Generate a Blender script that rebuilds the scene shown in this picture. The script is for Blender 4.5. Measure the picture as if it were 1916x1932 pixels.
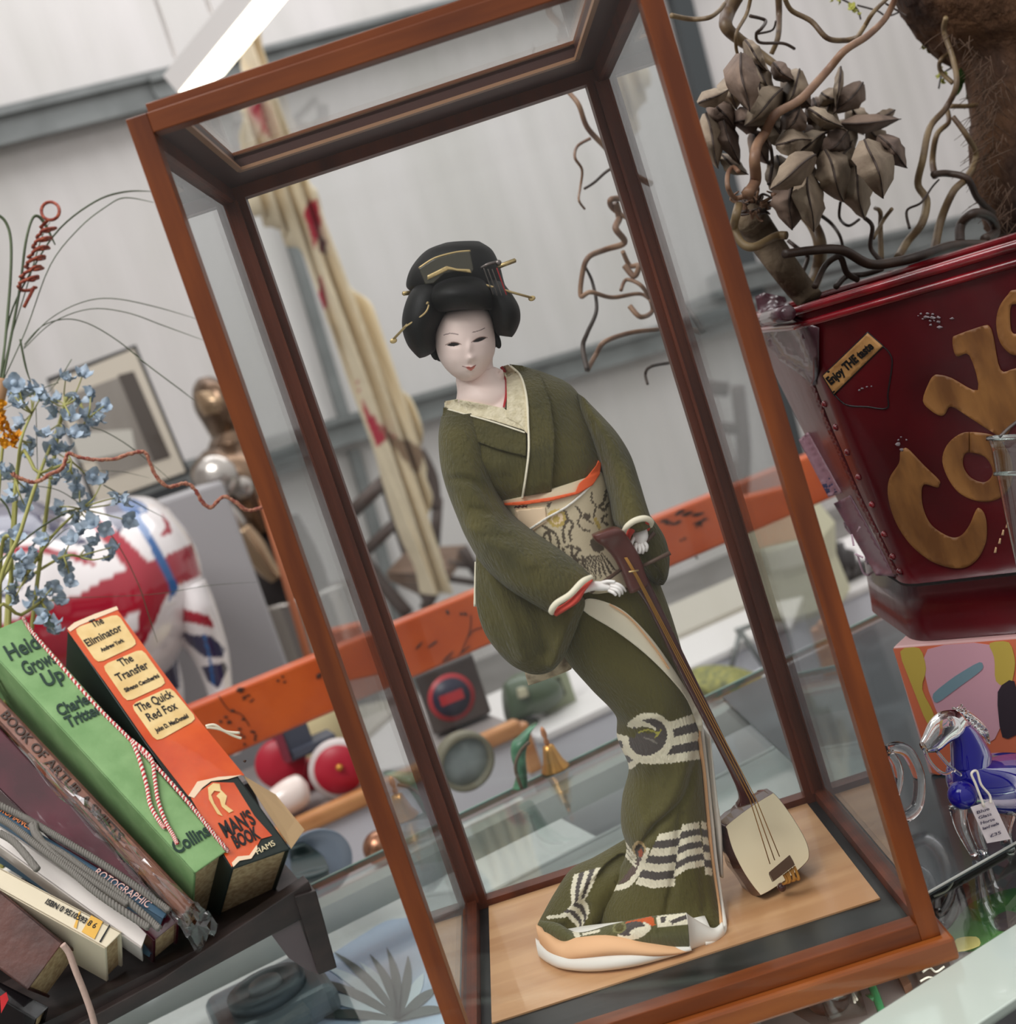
import bpy, math, random
import numpy as np
from mathutils import Vector, Matrix
from mathutils.bvhtree import BVHTree
random.seed(7); RNG = np.random.default_rng(7)
for _o in list(bpy.data.objects): bpy.data.objects.remove(_o)
SC = bpy.context.scene; COL = SC.collection

# ------------------------------------------------------------------ camera
CAMP = (0.152413, -0.755118, 0.446357); YAW, PITCH, ROLL, FPX = 0.009847, -0.117422, -0.316839, 2283.49
CROT = Matrix.Rotation(YAW, 3, 'Z') @ Matrix.Rotation(math.pi/2+PITCH, 3, 'X') @ Matrix.Rotation(ROLL, 3, 'Z')
cam_d = bpy.data.cameras.new('camera'); cam = bpy.data.objects.new('camera', cam_d); COL.objects.link(cam)
cam.matrix_world = Matrix.Translation(CAMP) @ CROT.to_4x4()
cam_d.sensor_fit = 'HORIZONTAL'; cam_d.sensor_width = 36.0; cam_d.lens = FPX*36.0/1916.0
cam_d.clip_start = 0.02; cam_d.clip_end = 60
cam_d.dof.use_dof = True; cam_d.dof.focus_distance = 0.93; cam_d.dof.aperture_fstop = 7.0
SC.camera = cam
# ------------------------------------------------------------------ light
world = bpy.data.worlds.new('world'); SC.world = world; world.use_nodes = True
wn = world.node_tree; bg = wn.nodes['Background']
tc = wn.nodes.new('ShaderNodeTexCoord'); sep = wn.nodes.new('ShaderNodeSeparateXYZ'); rp = wn.nodes.new('ShaderNodeValToRGB')
wn.links.new(tc.outputs['Generated'], sep.inputs[0]); wn.links.new(sep.outputs['Z'], rp.inputs['Fac'])
rp.color_ramp.elements[0].position = 0.0; rp.color_ramp.elements[0].color = (0.52, 0.51, 0.50, 1)
rp.color_ramp.elements[1].position = 0.75; rp.color_ramp.elements[1].color = (1.0, 0.982, 0.965, 1)
wn.links.new(rp.outputs['Color'], bg.inputs['Color']); bg.inputs['Strength'].default_value = 1.0
def area(name, loc, target, sx, sy, power, col=(1, 1, 1)):
    l = bpy.data.lights.new(name, 'AREA'); l.shape = 'RECTANGLE'; l.size = sx; l.size_y = sy; l.energy = power; l.color = col
    o = bpy.data.objects.new(name, l); COL.objects.link(o); o.location = loc
    o.rotation_euler = (Vector(target)-Vector(loc)).to_track_quat('-Z', 'Y').to_euler(); return o
area('front_fill_light', (-1.2, -0.9, 3.0), (0.2, 0.3, 0.2), 2.2, 1.4, 95, (1.0, 0.985, 0.97))  # added area light, brightens case and doll from the front
area('rear_fill_light', (0.4, 4.5, 4.6), (0.3, 5.5, 0), 6.0, 3.0, 150, (0.97, 0.98, 1.0))  # added area light, brightens the back wall from above
SC.view_settings.view_transform = 'Standard'; SC.view_settings.look = 'None'
SC.view_settings.exposure = 0.0; SC.view_settings.gamma = 1.0; SC.view_settings.use_curve_mapping = False
SC.cycles.transparent_max_bounces = 24; SC.cycles.max_bounces = 10
SC.cycles.caustics_reflective = False; SC.cycles.caustics_refractive = False

# ------------------------------------------------------------------ geometry helpers
MROT = np.array(CROT); CP = np.array(CAMP)
def ray(x, y): return MROT @ np.array([(x-958)/FPX, -(y-966)/FPX, -1.0])
def at(x, y, Y):
    d = ray(x, y); return CP + d*(Y-CP[1])/d[1]
def atz(x, y, Z):
    d = ray(x, y); return CP + d*(Z-CP[2])/d[2]
def topx(P):
    q = (np.asarray(P, float)-CP) @ MROT
    return np.stack([958+FPX*q[..., 0]/-q[..., 2], 966-FPX*q[..., 1]/-q[..., 2]], -1)
def lin(c):
    c = np.array(c[:3], float)/255.0
    return tuple(np.where(c <= 0.04045, c/12.92, ((c+0.055)/1.055)**2.4))
ORG = {}
def props(o, label=None, cat=None, group=None, kind=None):
    if label: o['label'] = label
    if cat: o['category'] = cat
    if group: o['group'] = group
    if kind: o['kind'] = kind
    return o
def thing(name, loc, label, cat, group=None):
    o = bpy.data.objects.new(name, None); COL.objects.link(o); o.location = tuple(float(v) for v in loc); o.empty_display_size = 0.02
    ORG[o.name] = np.array(loc, float); return props(o, label, cat, group)
def mk(name, V, F, m, parent=None, smooth=True, label=None, cat=None, group=None, kind=None, mi=None):
    V = np.asarray(V, float)
    if parent is not None: org = ORG[parent.name]
    else: org = np.array([(V[:, 0].min()+V[:, 0].max())/2, (V[:, 1].min()+V[:, 1].max())/2, V[:, 2].min()])
    me = bpy.data.meshes.new(name); me.from_pydata((V-org).tolist(), [], [list(map(int, f)) for f in F]); me.update()
    for mm in (m if isinstance(m, (list, tuple)) else [m]): me.materials.append(mm)
    if smooth: me.polygons.foreach_set('use_smooth', [True]*len(me.polygons))
    if mi is not None: me.polygons.foreach_set('material_index', list(mi))
    o = bpy.data.objects.new(name, me); COL.objects.link(o)
    if parent is not None: o.parent = parent
    else: o.location = tuple(org)
    ORG[o.name] = org; return props(o, label, cat, group, kind)
def wverts(o):
    n = len(o.data.vertices); a = np.empty(n*3, np.float32); o.data.vertices.foreach_get('co', a)
    return a.reshape(-1, 3).astype(float)+ORG[o.name]
def crom(A, m, closed=False):
    A = np.asarray(A, float); n = len(A)
    if n < 3 and not closed: t = np.linspace(0, 1, m+1)[:, None]; return A[0]*(1-t)+A[1]*t
    out = []
    for i in range(n if closed else n-1):
        if closed: p0, p1, p2, p3 = A[i-1], A[i], A[(i+1) % n], A[(i+2) % n]
        else: p0, p1, p2, p3 = A[max(i-1, 0)], A[i], A[i+1], A[min(i+2, n-1)]
        for k in range(m):
            t = k/m
            out.append(0.5*((2*p1)+(-p0+p2)*t+(2*p0-5*p1+4*p2-p3)*t*t+(-p0+3*p1-3*p2+p3)*t**3))
    if not closed: out.append(A[-1])
    return np.array(out)
def gridfaces(r, c, wrap=True):
    i = np.arange(r-1)[:, None]; j = np.arange(c if wrap else c-1)[None, :]; j2 = (j+1) % c
    return np.stack([i*c+j, i*c+j2, (i+1)*c+j2, (i+1)*c+j], -1).reshape(-1, 4).tolist()
def loftm(secs, seg=6, n=40, ex=1.0, closed_ends=True):
    """secs: (Lx,Ly,Rx,Ry,Y,d[,YR]) in photo pixels; sections span L-R at depth Y, half depth d"""
    S = []
    for s in secs:
        YR = s[6] if len(s) > 6 else s[4]
        S.append(np.concatenate([at(s[0], s[1], s[4]), at(s[2], s[3], YR), [s[5]]]))
    S = crom(np.array(S), seg); th = np.linspace(0, 2*math.pi, n, endpoint=False)
    c = np.cos(th); s_ = np.sin(th); cc = np.sign(c)*np.abs(c)**ex; ss = np.sign(s_)*np.abs(s_)**ex
    L = S[:, None, 0:3]; R = S[:, None, 3:6]; d = S[:, None, 6:7]
    V = (L+R)/2+cc[None, :, None]*(R-L)/2+ss[None, :, None]*d*np.array([0, -1.0, 0])
    r = len(S); V = V.reshape(-1, 3); F = gridfaces(r, n)
    if closed_ends:
        V = np.vstack([V, V[:n].mean(0), V[(r-1)*n:r*n].mean(0)]); a = len(V)-2
        F += [[(i+1) % n, i, a] for i in range(n)]+[[(r-1)*n+i, (r-1)*n+(i+1) % n, a+1] for i in range(n)]
    return V, F
def loft(name, secs, m, parent=None, seg=6, n=40, ex=1.0, disp=None, **k):
    V, F = loftm(secs, seg, n, ex)
    if disp is not None: V = disp(V)
    return mk(name, V, F, m, parent, **k)
def tubem(P, R, n=10, seg=5, smooth=True, flat=None):
    P = np.asarray(P, float); R = np.full(len(P), R, float) if np.isscalar(R) else np.asarray(R, float)
    A = np.hstack([P, R[:, None]])
    if smooth and len(P) > 2: A = crom(A, seg)
    P, R = A[:, :3], np.maximum(A[:, 3], 1e-5); T = np.gradient(P, axis=0); T /= np.linalg.norm(T, axis=1)[:, None]+1e-12
    up = np.array([0, 0, 1.0]) if abs(T[0][2]) < 0.9 else np.array([1.0, 0, 0])
    V = []; u = np.cross(T[0], up); u /= np.linalg.norm(u); th = np.linspace(0, 2*math.pi, n, endpoint=False)
    for i in range(len(P)):
        u = u-T[i]*np.dot(u, T[i]); u /= np.linalg.norm(u)+1e-12; w = np.cross(T[i], u)
        k = 1.0 if flat is None else flat
        V.append(P[i]+R[i]*(np.cos(th)[:, None]*u+k*np.sin(th)[:, None]*w))
    r = len(P); V = np.vstack(V+[P[0], P[-1]]); F = gridfaces(r, n); a = r*n
    F += [[(i+1) % n, i, a] for i in range(n)]+[[(r-1)*n+i, (r-1)*n+(i+1) % n, a+1] for i in range(n)]
    return V, F
def tube(name, P, R, m, parent=None, n=10, seg=5, flat=None, smoothpath=True, **k):
    V, F = tubem(P, R, n, seg, smoothpath, flat); return mk(name, V, F, m, parent, **k)
def pp(L): return [at(x, y, Y) for x, y, Y in L]
def join(parts):
    V = []; F = []; o = 0
    for v, f in parts:
        V.append(np.asarray(v)); F += [[i+o for i in q] for q in f]; o += len(v)
    return np.vstack(V), F
def hexm(c8): return np.array(c8, float), [[0, 3, 2, 1], [4, 5, 6, 7], [0, 1, 5, 4], [1, 2, 6, 5], [2, 3, 7, 6], [3, 0, 4, 7]]
def boxm(a, b):
    x0, y0, z0 = a; x1, y1, z1 = b
    return hexm([(x0, y0, z0), (x1, y0, z0), (x1, y1, z0), (x0, y1, z0), (x0, y0, z1), (x1, y0, z1), (x1, y1, z1), (x0, y1, z1)])
def obm(o, ax, ay, az):
    o, ax, ay, az = [np.asarray(v, float) for v in (o, ax, ay, az)]
    return hexm([o, o+ax, o+ax+ay, o+ay, o+az, o+ax+az, o+ax+ay+az, o+ay+az])
def bevel(o, w, s=2):
    md = o.modifiers.new('bevel', 'BEVEL'); md.width = w; md.segments = s; md.limit_method = 'ANGLE'; return o
def box(name, a, b, m, parent=None, bev=0.0, **k):
    V, F = boxm(a, b); o = mk(name, V, F, m, parent, smooth=False, **k)
    return bevel(o, bev) if bev else o
def obox(name, o_, ax, ay, az, m, parent=None, bev=0.0, **k):
    V, F = obm(o_, ax, ay, az); o = mk(name, V, F, m, parent, smooth=False, **k)
    return bevel(o, bev) if bev else o
def prismm(poly3, vec):
    P = np.asarray(poly3, float); n = len(P); V = np.vstack([P, P+np.asarray(vec, float)])
    if n > 4:
        from mathutils.geometry import tessellate_polygon
        T = [list(t) for t in tessellate_polygon([[Vector(p) for p in P]])]
        nn = sum((np.cross(P[i]-P[0], P[(i+1) % n]-P[0]) for i in range(n)), np.zeros(3))
        T = [t if np.cross(P[t[1]]-P[t[0]], P[t[2]]-P[t[0]])@nn > 0 else t[::-1] for t in T]
        return V, T+[[i+n for i in t[::-1]] for t in T]+[[(i+1) % n, i, n+i, n+(i+1) % n] for i in range(n)]
    return V, [list(range(n)), list(range(2*n-1, n-1, -1))]+[[(i+1) % n, i, n+i, n+(i+1) % n] for i in range(n)]
def lathem(prof, c, n=32, axis=(0, 0, 1), sx=1, sy=1):
    """prof: (r,h) pairs along axis"""
    ax = Vector(axis).normalized(); q = np.array(Vector((0, 0, 1)).rotation_difference(ax).to_matrix()); th = np.linspace(0, 2*math.pi, n, endpoint=False)
    V = np.vstack([np.stack([r*np.cos(th)*sx, r*np.sin(th)*sy, np.full(n, h)], 1) for r, h in prof]) @ q.T+np.asarray(c, float)
    F = gridfaces(len(prof), n); r = len(prof)
    return V, F+[list(range(n))[::-1], list(range((r-1)*n, r*n))]
def lathe(name, prof, c, m, parent=None, n=32, axis=(0, 0, 1), sx=1, sy=1, **k):
    V, F = lathem(prof, c, n, axis, sx, sy); return mk(name, V, F, m, parent, **k)
def ballm(c, r, n=16, sc=(1, 1, 1)):
    pr = [(max(r*math.sin(math.pi*i/n), r*0.002), -r*math.cos(math.pi*i/n)) for i in range(n+1)]
    V, F = lathem(pr, (0, 0, 0), n*2); return V*np.array(sc)+np.asarray(c, float), F
def ball(name, c, r, m, parent=None, n=12, sc=(1, 1, 1), **k):
    V, F = ballm(c, r, n, sc); return mk(name, V, F, m, parent, **k)
def inpoly(P, poly):
    x, y = P[:, 0], P[:, 1]; r = np.zeros(len(P), bool); n = len(poly)
    for i in range(n):
        x1, y1 = poly[i]; x2, y2 = poly[(i+1) % n]
        if y1 == y2: continue
        r ^= ((y1 > y) != (y2 > y)) & (x < (x2-x1)*(y-y1)/(y2-y1)+x1)
    return r
def nearline(P, line, w):
    d = np.full(len(P), 1e9)
    for a, b in zip(line[:-1], line[1:]):
        a = np.array(a, float); b = np.array(b, float); ab = b-a; t = np.clip(((P-a)@ab)/(ab@ab+1e-9), 0, 1)
        d = np.minimum(d, np.linalg.norm(P-(a+t[:, None]*ab), axis=1))
    return d < w
def paint(o, base, shapes, front=True, wob=0.0):
    """real surface pattern: each vertex takes the dye of the shape it lies in"""
    V = wverts(o); P = topx(V); C = np.tile(np.array([*base, 1.0]), (len(V), 1))
    if wob: P = P+wob*np.stack([np.sin(P[:, 1]*0.9+P[:, 0]*0.35), np.sin(P[:, 0]*0.8+1.7-P[:, 1]*0.4)], 1)
    ok = np.ones(len(V), bool)
    if front:
        nr = np.empty(len(V)*3, np.float32); o.data.vertices.foreach_get('normal', nr); nr = nr.reshape(-1, 3); ok = ((V-CP)*nr).sum(1) < 0
    for s in shapes:
        if s[0] == 'p': k = inpoly(P, s[1]); c = s[2]
        elif s[0] == 'l': k = nearline(P, s[1], s[2]); c = s[3]
        elif s[0] == 's': k = nearline(P, list(map(tuple, crom(np.array(s[1], float), 8))), s[2]); c = s[3]
        elif s[0] == 'e':
            dx, dy = P[:, 0]-s[1][0], P[:, 1]-s[1][1]; a = s[4] if len(s) > 4 else 0
            k = ((dx*math.cos(a)+dy*math.sin(a))/s[2][0])**2+((dy*math.cos(a)-dx*math.sin(a))/s[2][1])**2 < 1; c = s[3]
        C[k & ok, :3] = c
    at_ = o.data.color_attributes.new('Col', 'FLOAT_COLOR', 'POINT'); at_.data.foreach_set('color', C.ravel().astype(np.float32)); return o
def bvh(objs):
    V = []; F = []; k = 0
    for o in objs:
        v = wverts(o); V.append(v); F += [[i+k for i in p.vertices] for p in o.data.polygons]; k += len(v)
    return BVHTree.FromPolygons(np.vstack(V).tolist(), F)
def drapem(poly, tree, lift=0.0006, thick=0.0012, step=2.0, fallback=0.1):
    """cloth piece with the given outline lying on what is beneath it"""
    poly = [tuple(p) for p in poly]; xs = [p[0] for p in poly]; ys = [p[1] for p in poly]; pts = []
    n = len(poly)
    for i in range(n):
        a, b = np.array(poly[i], float), np.array(poly[(i+1) % n], float); k = max(1, int(np.linalg.norm(b-a)/step))
        pts += [tuple(a+(b-a)*j/k) for j in range(k)]
    nb = len(pts); g = [(x, y) for x in np.arange(min(xs)+step/2, max(xs), step) for y in np.arange(min(ys)+step/2, max(ys), step)]
    G = np.array(g) if g else np.zeros((0, 2)); B = np.array(pts)
    if len(G):
        G = G[inpoly(G, poly)]; 
        if len(G): G = G[np.array([np.min(((B-q)**2).sum(1)) > (0.55*step)**2 for q in G])]
    A = np.vstack([B, G]) if len(G) else B
    from mathutils.geometry import delaunay_2d_cdt
    r = delaunay_2d_cdt([Vector(p) for p in A], [(i, (i+1) % nb) for i in range(nb)], [], 1, 1e-4)
    A = np.array([tuple(v) for v in r[0]]); T = [list(f) for f in r[2]]
    Q = []; last = fallback; hit = []
    for x, y in A:
        d = Vector(ray(x, y)).normalized(); h = tree.ray_cast(Vector(CP), d) if tree else (None,)
        Q.append(np.array(h[0]) if h[0] is not None else None); hit.append(h[0] is not None)
    hi = np.array([i for i, b in enumerate(hit) if b])
    P = np.zeros((len(A), 3))
    for i in range(len(A)):
        if Q[i] is None:
            Y = Q[hi[np.argmin(((A[hi]-A[i])**2).sum(1))]][1] if len(hi) else fallback
            P[i] = at(A[i][0], A[i][1], Y)
        else: P[i] = Q[i]
    nb_ = [[] for _ in A]
    for f in T:
        for i in range(3): nb_[f[i]] += [f[(i+1) % 3], f[(i+2) % 3]]
    Yv = P[:, 1].copy()
    for _ in range(3): Yv = np.array([min(Yv[i], 0.5*Yv[i]+0.5*np.mean(Yv[nb_[i]])) if nb_[i] else Yv[i] for i in range(len(Yv))])
    P = np.array([at(A[i][0], A[i][1], Yv[i]) for i in range(len(A))])
    dirs = (CP-P); dirs /= np.linalg.norm(dirs, axis=1)[:, None]; top = P+dirs*(lift+thick); bot = P+dirs*lift*0.2-dirs*0.0004
    k = len(P); from collections import Counter
    ec = Counter(); 
    for f in T:
        for i in range(3): ec[(f[i], f[(i+1) % 3])] += 1
    F = [list(f) for f in T]+[[i+k for i in f[::-1]] for f in T]
    for (a, b) in ec:
        if (b, a) not in ec: F.append([b, a, a+k, b+k])
    V = np.vstack([top, bot])
    # orient: front faces should look at the camera
    f = T[0]; nn = np.cross(top[f[1]]-top[f[0]], top[f[2]]-top[f[0]])
    if nn@dirs[f[0]] < 0: F = [q[::-1] for q in F]
    return V, F
def drape(name, poly, tree, m, parent=None, lift=0.0006, thick=0.0012, step=2.5, fallback=0.1, smoothpoly=False, **k):
    if smoothpoly: poly = list(map(tuple, crom(np.array(poly, float), 4, closed=True)))
    V, F = drapem(poly, tree, lift, thick, step, fallback); return mk(name, V, F, m, parent, **k)
def strip(line, w0, w1=None):
    """outline of a band along a pixel line"""
    L = crom(np.array(line, float), 6) if len(line) > 2 else np.array(line, float); T = np.gradient(L, axis=0); T /= np.linalg.norm(T, axis=1)[:, None]
    N = np.stack([-T[:, 1], T[:, 0]], 1); w = np.linspace(w0, w1 if w1 is not None else w0, len(L))[:, None]/2
    return [tuple(p) for p in np.vstack([L+N*w, (L-N*w)[::-1]])]

# ------------------------------------------------------------------ materials
MC = {}
def M(name, col=(128, 128, 128), rough=0.6, metal=0.0, bump=None, var=None, attr=False, emit=0.0, coat=0.0, trans=0.0, spec=0.5, ior=1.45, sheen=0.0, alpha=None, rawcol=None):
    """var=(colour2, scale, (stretch)), bump=(scale, strength, dist, (stretch))"""
    if name in MC: return MC[name]
    m = bpy.data.materials.new(name); m.use_nodes = True; nt = m.node_tree; b = nt.nodes['Principled BSDF']; c = rawcol or lin(col)
    b.inputs['Base Color'].default_value = (*c, 1); b.inputs['Roughness'].default_value = rough; b.inputs['Metallic'].default_value = metal
    b.inputs['Specular IOR Level'].default_value = spec; b.inputs['IOR'].default_value = ior
    b.inputs['Coat Weight'].default_value = coat; b.inputs['Transmission Weight'].default_value = trans; b.inputs['Sheen Weight'].default_value = sheen
    if alpha is not None: b.inputs['Alpha'].default_value = alpha
    if emit: b.inputs['Emission Color'].default_value = (*c, 1); b.inputs['Emission Strength'].default_value = emit
    src = None
    def tcoord(st):
        t = nt.nodes.new('ShaderNodeTexCoord'); mp = nt.nodes.new('ShaderNodeMapping'); nt.links.new(t.outputs['Object'], mp.inputs[0]); mp.inputs['Scale'].default_value = st; return mp.outputs[0]
    if attr:
        a = nt.nodes.new('ShaderNodeAttribute'); a.attribute_name = 'Col'; src = a.outputs['Color']
    if var:
        nz = nt.nodes.new('ShaderNodeTexNoise'); nz.inputs['Scale'].default_value = var[1]; nz.inputs['Detail'].default_value = 6
        nt.links.new(tcoord(var[2] if len(var) > 2 else (1, 1, 1)), nz.inputs['Vector'])
        r = nt.nodes.new('ShaderNodeMapRange'); nt.links.new(nz.outputs['Fac'], r.inputs[0]); lo, hi = var[3] if len(var) > 3 else (0.35, 0.65); r.inputs[1].default_value = lo; r.inputs[2].default_value = hi
        mx = nt.nodes.new('ShaderNodeMix'); mx.data_type = 'RGBA'; nt.links.new(r.outputs[0], mx.inputs[0])
        if src:
            nt.links.new(src, mx.inputs[6]); ml = nt.nodes.new('ShaderNodeMix'); ml.data_type = 'RGBA'; ml.blend_type = 'MULTIPLY'; ml.inputs[0].default_value = 1; nt.links.new(src, ml.inputs[6]); ml.inputs[7].default_value = (*lin(var[0]), 1); nt.links.new(ml.outputs[2], mx.inputs[7])
        else: mx.inputs[6].default_value = (*c, 1); mx.inputs[7].default_value = (*lin(var[0]), 1)
        src = mx.outputs[2]
    if src: nt.links.new(src, b.inputs['Base Color'])
    if bump:
        nz = nt.nodes.new('ShaderNodeTexNoise'); nz.inputs['Scale'].default_value = bump[0]; nz.inputs['Detail'].default_value = 4
        nt.links.new(tcoord(bump[3] if len(bump) > 3 else (1, 1, 1)), nz.inputs['Vector']); bp = nt.nodes.new('ShaderNodeBump')
        bp.inputs['Strength'].default_value = bump[1]; bp.inputs['Distance'].default_value = bump[2]; nt.links.new(nz.outputs['Fac'], bp.inputs['Height']); nt.links.new(bp.outputs[0], b.inputs['Normal'])
    MC[name] = m; return m
def pane_mat(name, tint=(1, 1, 1), ior=1.45, gain=1.0, rough=0.0):
    if name in MC: return MC[name]
    m = bpy.data.materials.new(name); m.use_nodes = True; nt = m.node_tree; nt.nodes.clear(); N = nt.nodes.new; L = nt.links.new
    out = N('ShaderNodeOutputMaterial'); mix = N('ShaderNodeMixShader'); tr = N('ShaderNodeBsdfTransparent'); gl = N('ShaderNodeBsdfGlossy'); fr = N('ShaderNodeFresnel'); mu = N('ShaderNodeMath'); mu.operation = 'MULTIPLY'; mu.use_clamp = True
    tr.inputs[0].default_value = (*tint, 1); gl.inputs['Roughness'].default_value = rough; mu.inputs[1].default_value = gain
    ge = N('ShaderNodeNewGeometry'); im = N('ShaderNodeMath'); im.operation = 'MULTIPLY_ADD'; L(ge.outputs['Backfacing'], im.inputs[0]); im.inputs[1].default_value = 1/ior-ior; im.inputs[2].default_value = ior; L(im.outputs[0], fr.inputs[0])
    L(fr.outputs[0], mu.inputs[0]); L(mu.outputs[0], mix.inputs[0]); L(tr.outputs[0], mix.inputs[1]); L(gl.outputs[0], mix.inputs[2]); L(mix.outputs[0], out.inputs[0]); MC[name] = m; return m
GLASS = pane_mat('clear_pane', (0.985, 0.992, 0.99)); CTOP = pane_mat('counter_glass', (0.92, 0.96, 0.945), gain=1.3)
def text(name, s, o, xd, yd, size, m, parent, align='LEFT', thick=0.0002, bold=0.0, xs=1.0, fit=None, shear=0.0):
    """raised lettering: o origin (baseline), xd reading direction, yd up direction"""
    cu = bpy.data.curves.new('t', 'FONT'); cu.body = s; cu.size = size; cu.align_x = align; cu.extrude = thick; cu.offset = bold; cu.shear = shear; cu.resolution_u = 3
    t = bpy.data.objects.new('t', cu); COL.objects.link(t); dg = bpy.context.evaluated_depsgraph_get(); me = bpy.data.meshes.new_from_object(t.evaluated_get(dg))
    bpy.data.objects.remove(t); V = np.array([v.co[:] for v in me.vertices]); F = [list(p.vertices) for p in me.polygons]; bpy.data.meshes.remove(me)
    if fit:
        w = V[:, 0].max()-V[:, 0].min(); V[:, 0] = (V[:, 0]-V[:, 0].min())*fit/w
    xd = np.asarray(xd, float); xd = xd/np.linalg.norm(xd); yd = np.asarray(yd, float); yd = yd-xd*(yd@xd); yd /= np.linalg.norm(yd); zd = np.cross(xd, yd)
    return mk(name, np.asarray(o)+V[:, :1]*xd*xs+V[:, 1:2]*yd+V[:, 2:3]*zd, F, m, parent, smooth=False)
# ------------------------------------------------------------------ setting
TH = math.atan(0.41); E1 = np.array([math.cos(TH), math.sin(TH), 0]); E2 = np.array([-math.sin(TH), math.cos(TH), 0]); UP = np.array([0, 0, 1.0])
ZC = -0.017; ZF = -1.15
def sh(s, t, z): return np.array([0.318, -0.012, 0])+s*E1+t*E2+z*UP     # shop frame: s along the counter, t away from the viewer
def atT(x, y, T):
    """point of the photo's ray lying T behind the counter's front edge"""
    d = ray(x, y); o = CP-sh(0, 0, 0); return CP+d*(T-o@E2)/(d@E2)
WT = 6.0
wall_m = M('white sheet cladding', (214, 209, 207), rough=0.55, var=((204, 200, 196), 3.0, (1, 1, 0.3)))
girt_m = M('grey green steel', (124, 127, 126), rough=0.5, metal=0.05, var=((108, 111, 110), 6))
dark_steel = M('dark steel', (72, 76, 78), rough=0.5, metal=0.3)
V = []; S_ = np.arange(-7.5, 8.5, 0.02)
prof = 0.0025*np.clip(np.sin(S_*2*math.pi/0.16)*2.2, -1, 1)
for z in (ZF, 6.5): V += [sh(s, WT-p, z) for s, p in zip(S_, prof)]
n = len(S_)
mk('wall_back', V, [[i, i+1, n+i+1, n+i] for i in range(n-1)], wall_m, smooth=False, kind='structure')
V, F = obm(sh(-7.5, -2.5, ZF-0.05), E1*16, E2*(WT+2.5), UP*0.05)
mk('floor', V, F, M('grey concrete', (128, 124, 120), rough=0.7, var=((108, 104, 100), 2.5)), smooth=False, kind='structure')
V, F = obm(sh(-7.55, -2.5, ZF), E1*0.05, E2*(WT+2.5), UP*7.5)
mk('wall_left', V, F, wall_m, smooth=False, kind='structure')
TR = [0]
def wbar(name, p0, p1, w, off=0.0, depth=0.08, m=girt_m, ext=(0, 0), lip=True):
    w *= 1.7; ext = (ext[0]*1.8, ext[1]*1.8); depth *= 1.5; a = atT(*p0, WT-off-depth); b = atT(*p1, WT-off-depth); d = (b-a)/np.linalg.norm(b-a); a = a-d*ext[0]; b = b+d*ext[1]
    n_ = np.cross(d, E2); n_ /= np.linalg.norm(n_)
    if n_[2] < 0 and abs(n_[2]) > 0.5: n_ = -n_
    parts = [obm(a-n_*w/2, b-a, E2*depth*0.75, n_*w)]
    if lip: parts += [obm(a-n_*w*0.62-E2*0.02, b-a, E2*0.03, n_*w*0.3), obm(a+n_*w*0.32-E2*0.03, b-a, E2*0.03, n_*w*0.3)]
    V, F = join(parts); TR[0] += 1
    return mk('trim_%d' % TR[0], V, F, m, smooth=False, kind='structure')
wbar('g', (0, 240), (340, 158), 0.085, ext=(1.0, 0.05))
wbar('g', (500, 113), (760, 45), 0.06, ext=(0.35, 1.2), off=0.02)
wbar('g', (615, 822), (1240, 640), 0.075, ext=(0.7, 2.2))
wbar('g', (1480, 507), (1916, 405), 0.075, ext=(0.3, 1.5), off=0.0)
wbar('g', (545, 430), (655, 800), 0.035, off=0.01, depth=0.05, ext=(0.25, 0.0), lip=False)
wbar('g', (672, 860), (745, 1130), 0.035, off=0.01, depth=0.05, ext=(0.02, 0.6), lip=False)
wbar('g', (1278, -40), (1345, 230), 0.085, off=0.01, depth=0.06, m=dark_steel, ext=(0.8, 1.4), lip=False)

# ------------------------------------------------------------------ glass counter
ct = thing('glass_counter', sh(0, 0.32, ZF), 'long glass topped shop counter with pale metal edging under the wooden display case', 'counter')
alu = M('pale green white metal', (196, 208, 198), rough=0.18, metal=0.15, coat=0.6)
cgrey = M('counter grey panel', (150, 152, 150), rough=0.5); cdark = M('counter dark panel', (40, 44, 48), rough=0.35)
W0, W1 = -1.5, 1.5; CT = 0.655
V, F = obm(sh(W0, 0, ZC-0.006), E1*(W1-W0), E2*CT, UP*0.006); mk('glass_top', V, F, CTOP, ct, smooth=False)
edge_m = M('green glass edge', (128, 156, 148), rough=0.15, spec=0.8)
V, F = obm(sh(W0, CT, ZC-0.006), E1*(W1-W0), E2*0.003, UP*0.007); mk('glass_edge', V, F, edge_m, ct, smooth=False)
V, F = obm(sh(W0, -0.058, ZC-0.012), E1*(W1-W0), E2*0.0575, UP*0.012); bevel(mk('metal_edging', V, F, alu, ct, smooth=False), 0.001)
V, F = join([obm(sh(W0, -0.085, ZC-0.03), E1*(W1-W0), E2*0.024, UP*0.026), obm(sh(W0, -0.063, ZC-0.03), E1*(W1-W0), E2*0.006, UP*0.018)]); mk('edging_lip', V, F, M('dark trim', (34, 34, 36), rough=0.4), ct, smooth=False)
V, F = obm(sh(W0, -0.001, ZC-0.11), E1*(W1-W0), E2*0.66, UP*0.012); mk('inner_shelf', V, F, M('white shelf board', (196, 199, 200), rough=0.35), ct, smooth=False)
V, F = obm(sh(W0, 0.0, ZF), E1*(W1-W0), E2*0.655, UP*(ZC-0.11-ZF)); mk('base_cabinet', V, F, cgrey, ct, smooth=False)
V, F = obm(sh(W0, -0.004, ZC-0.098), E1*(W1-W0), E2*0.003, UP*0.09); mk('front_pane', V, F, GLASS, ct, smooth=False)
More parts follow.
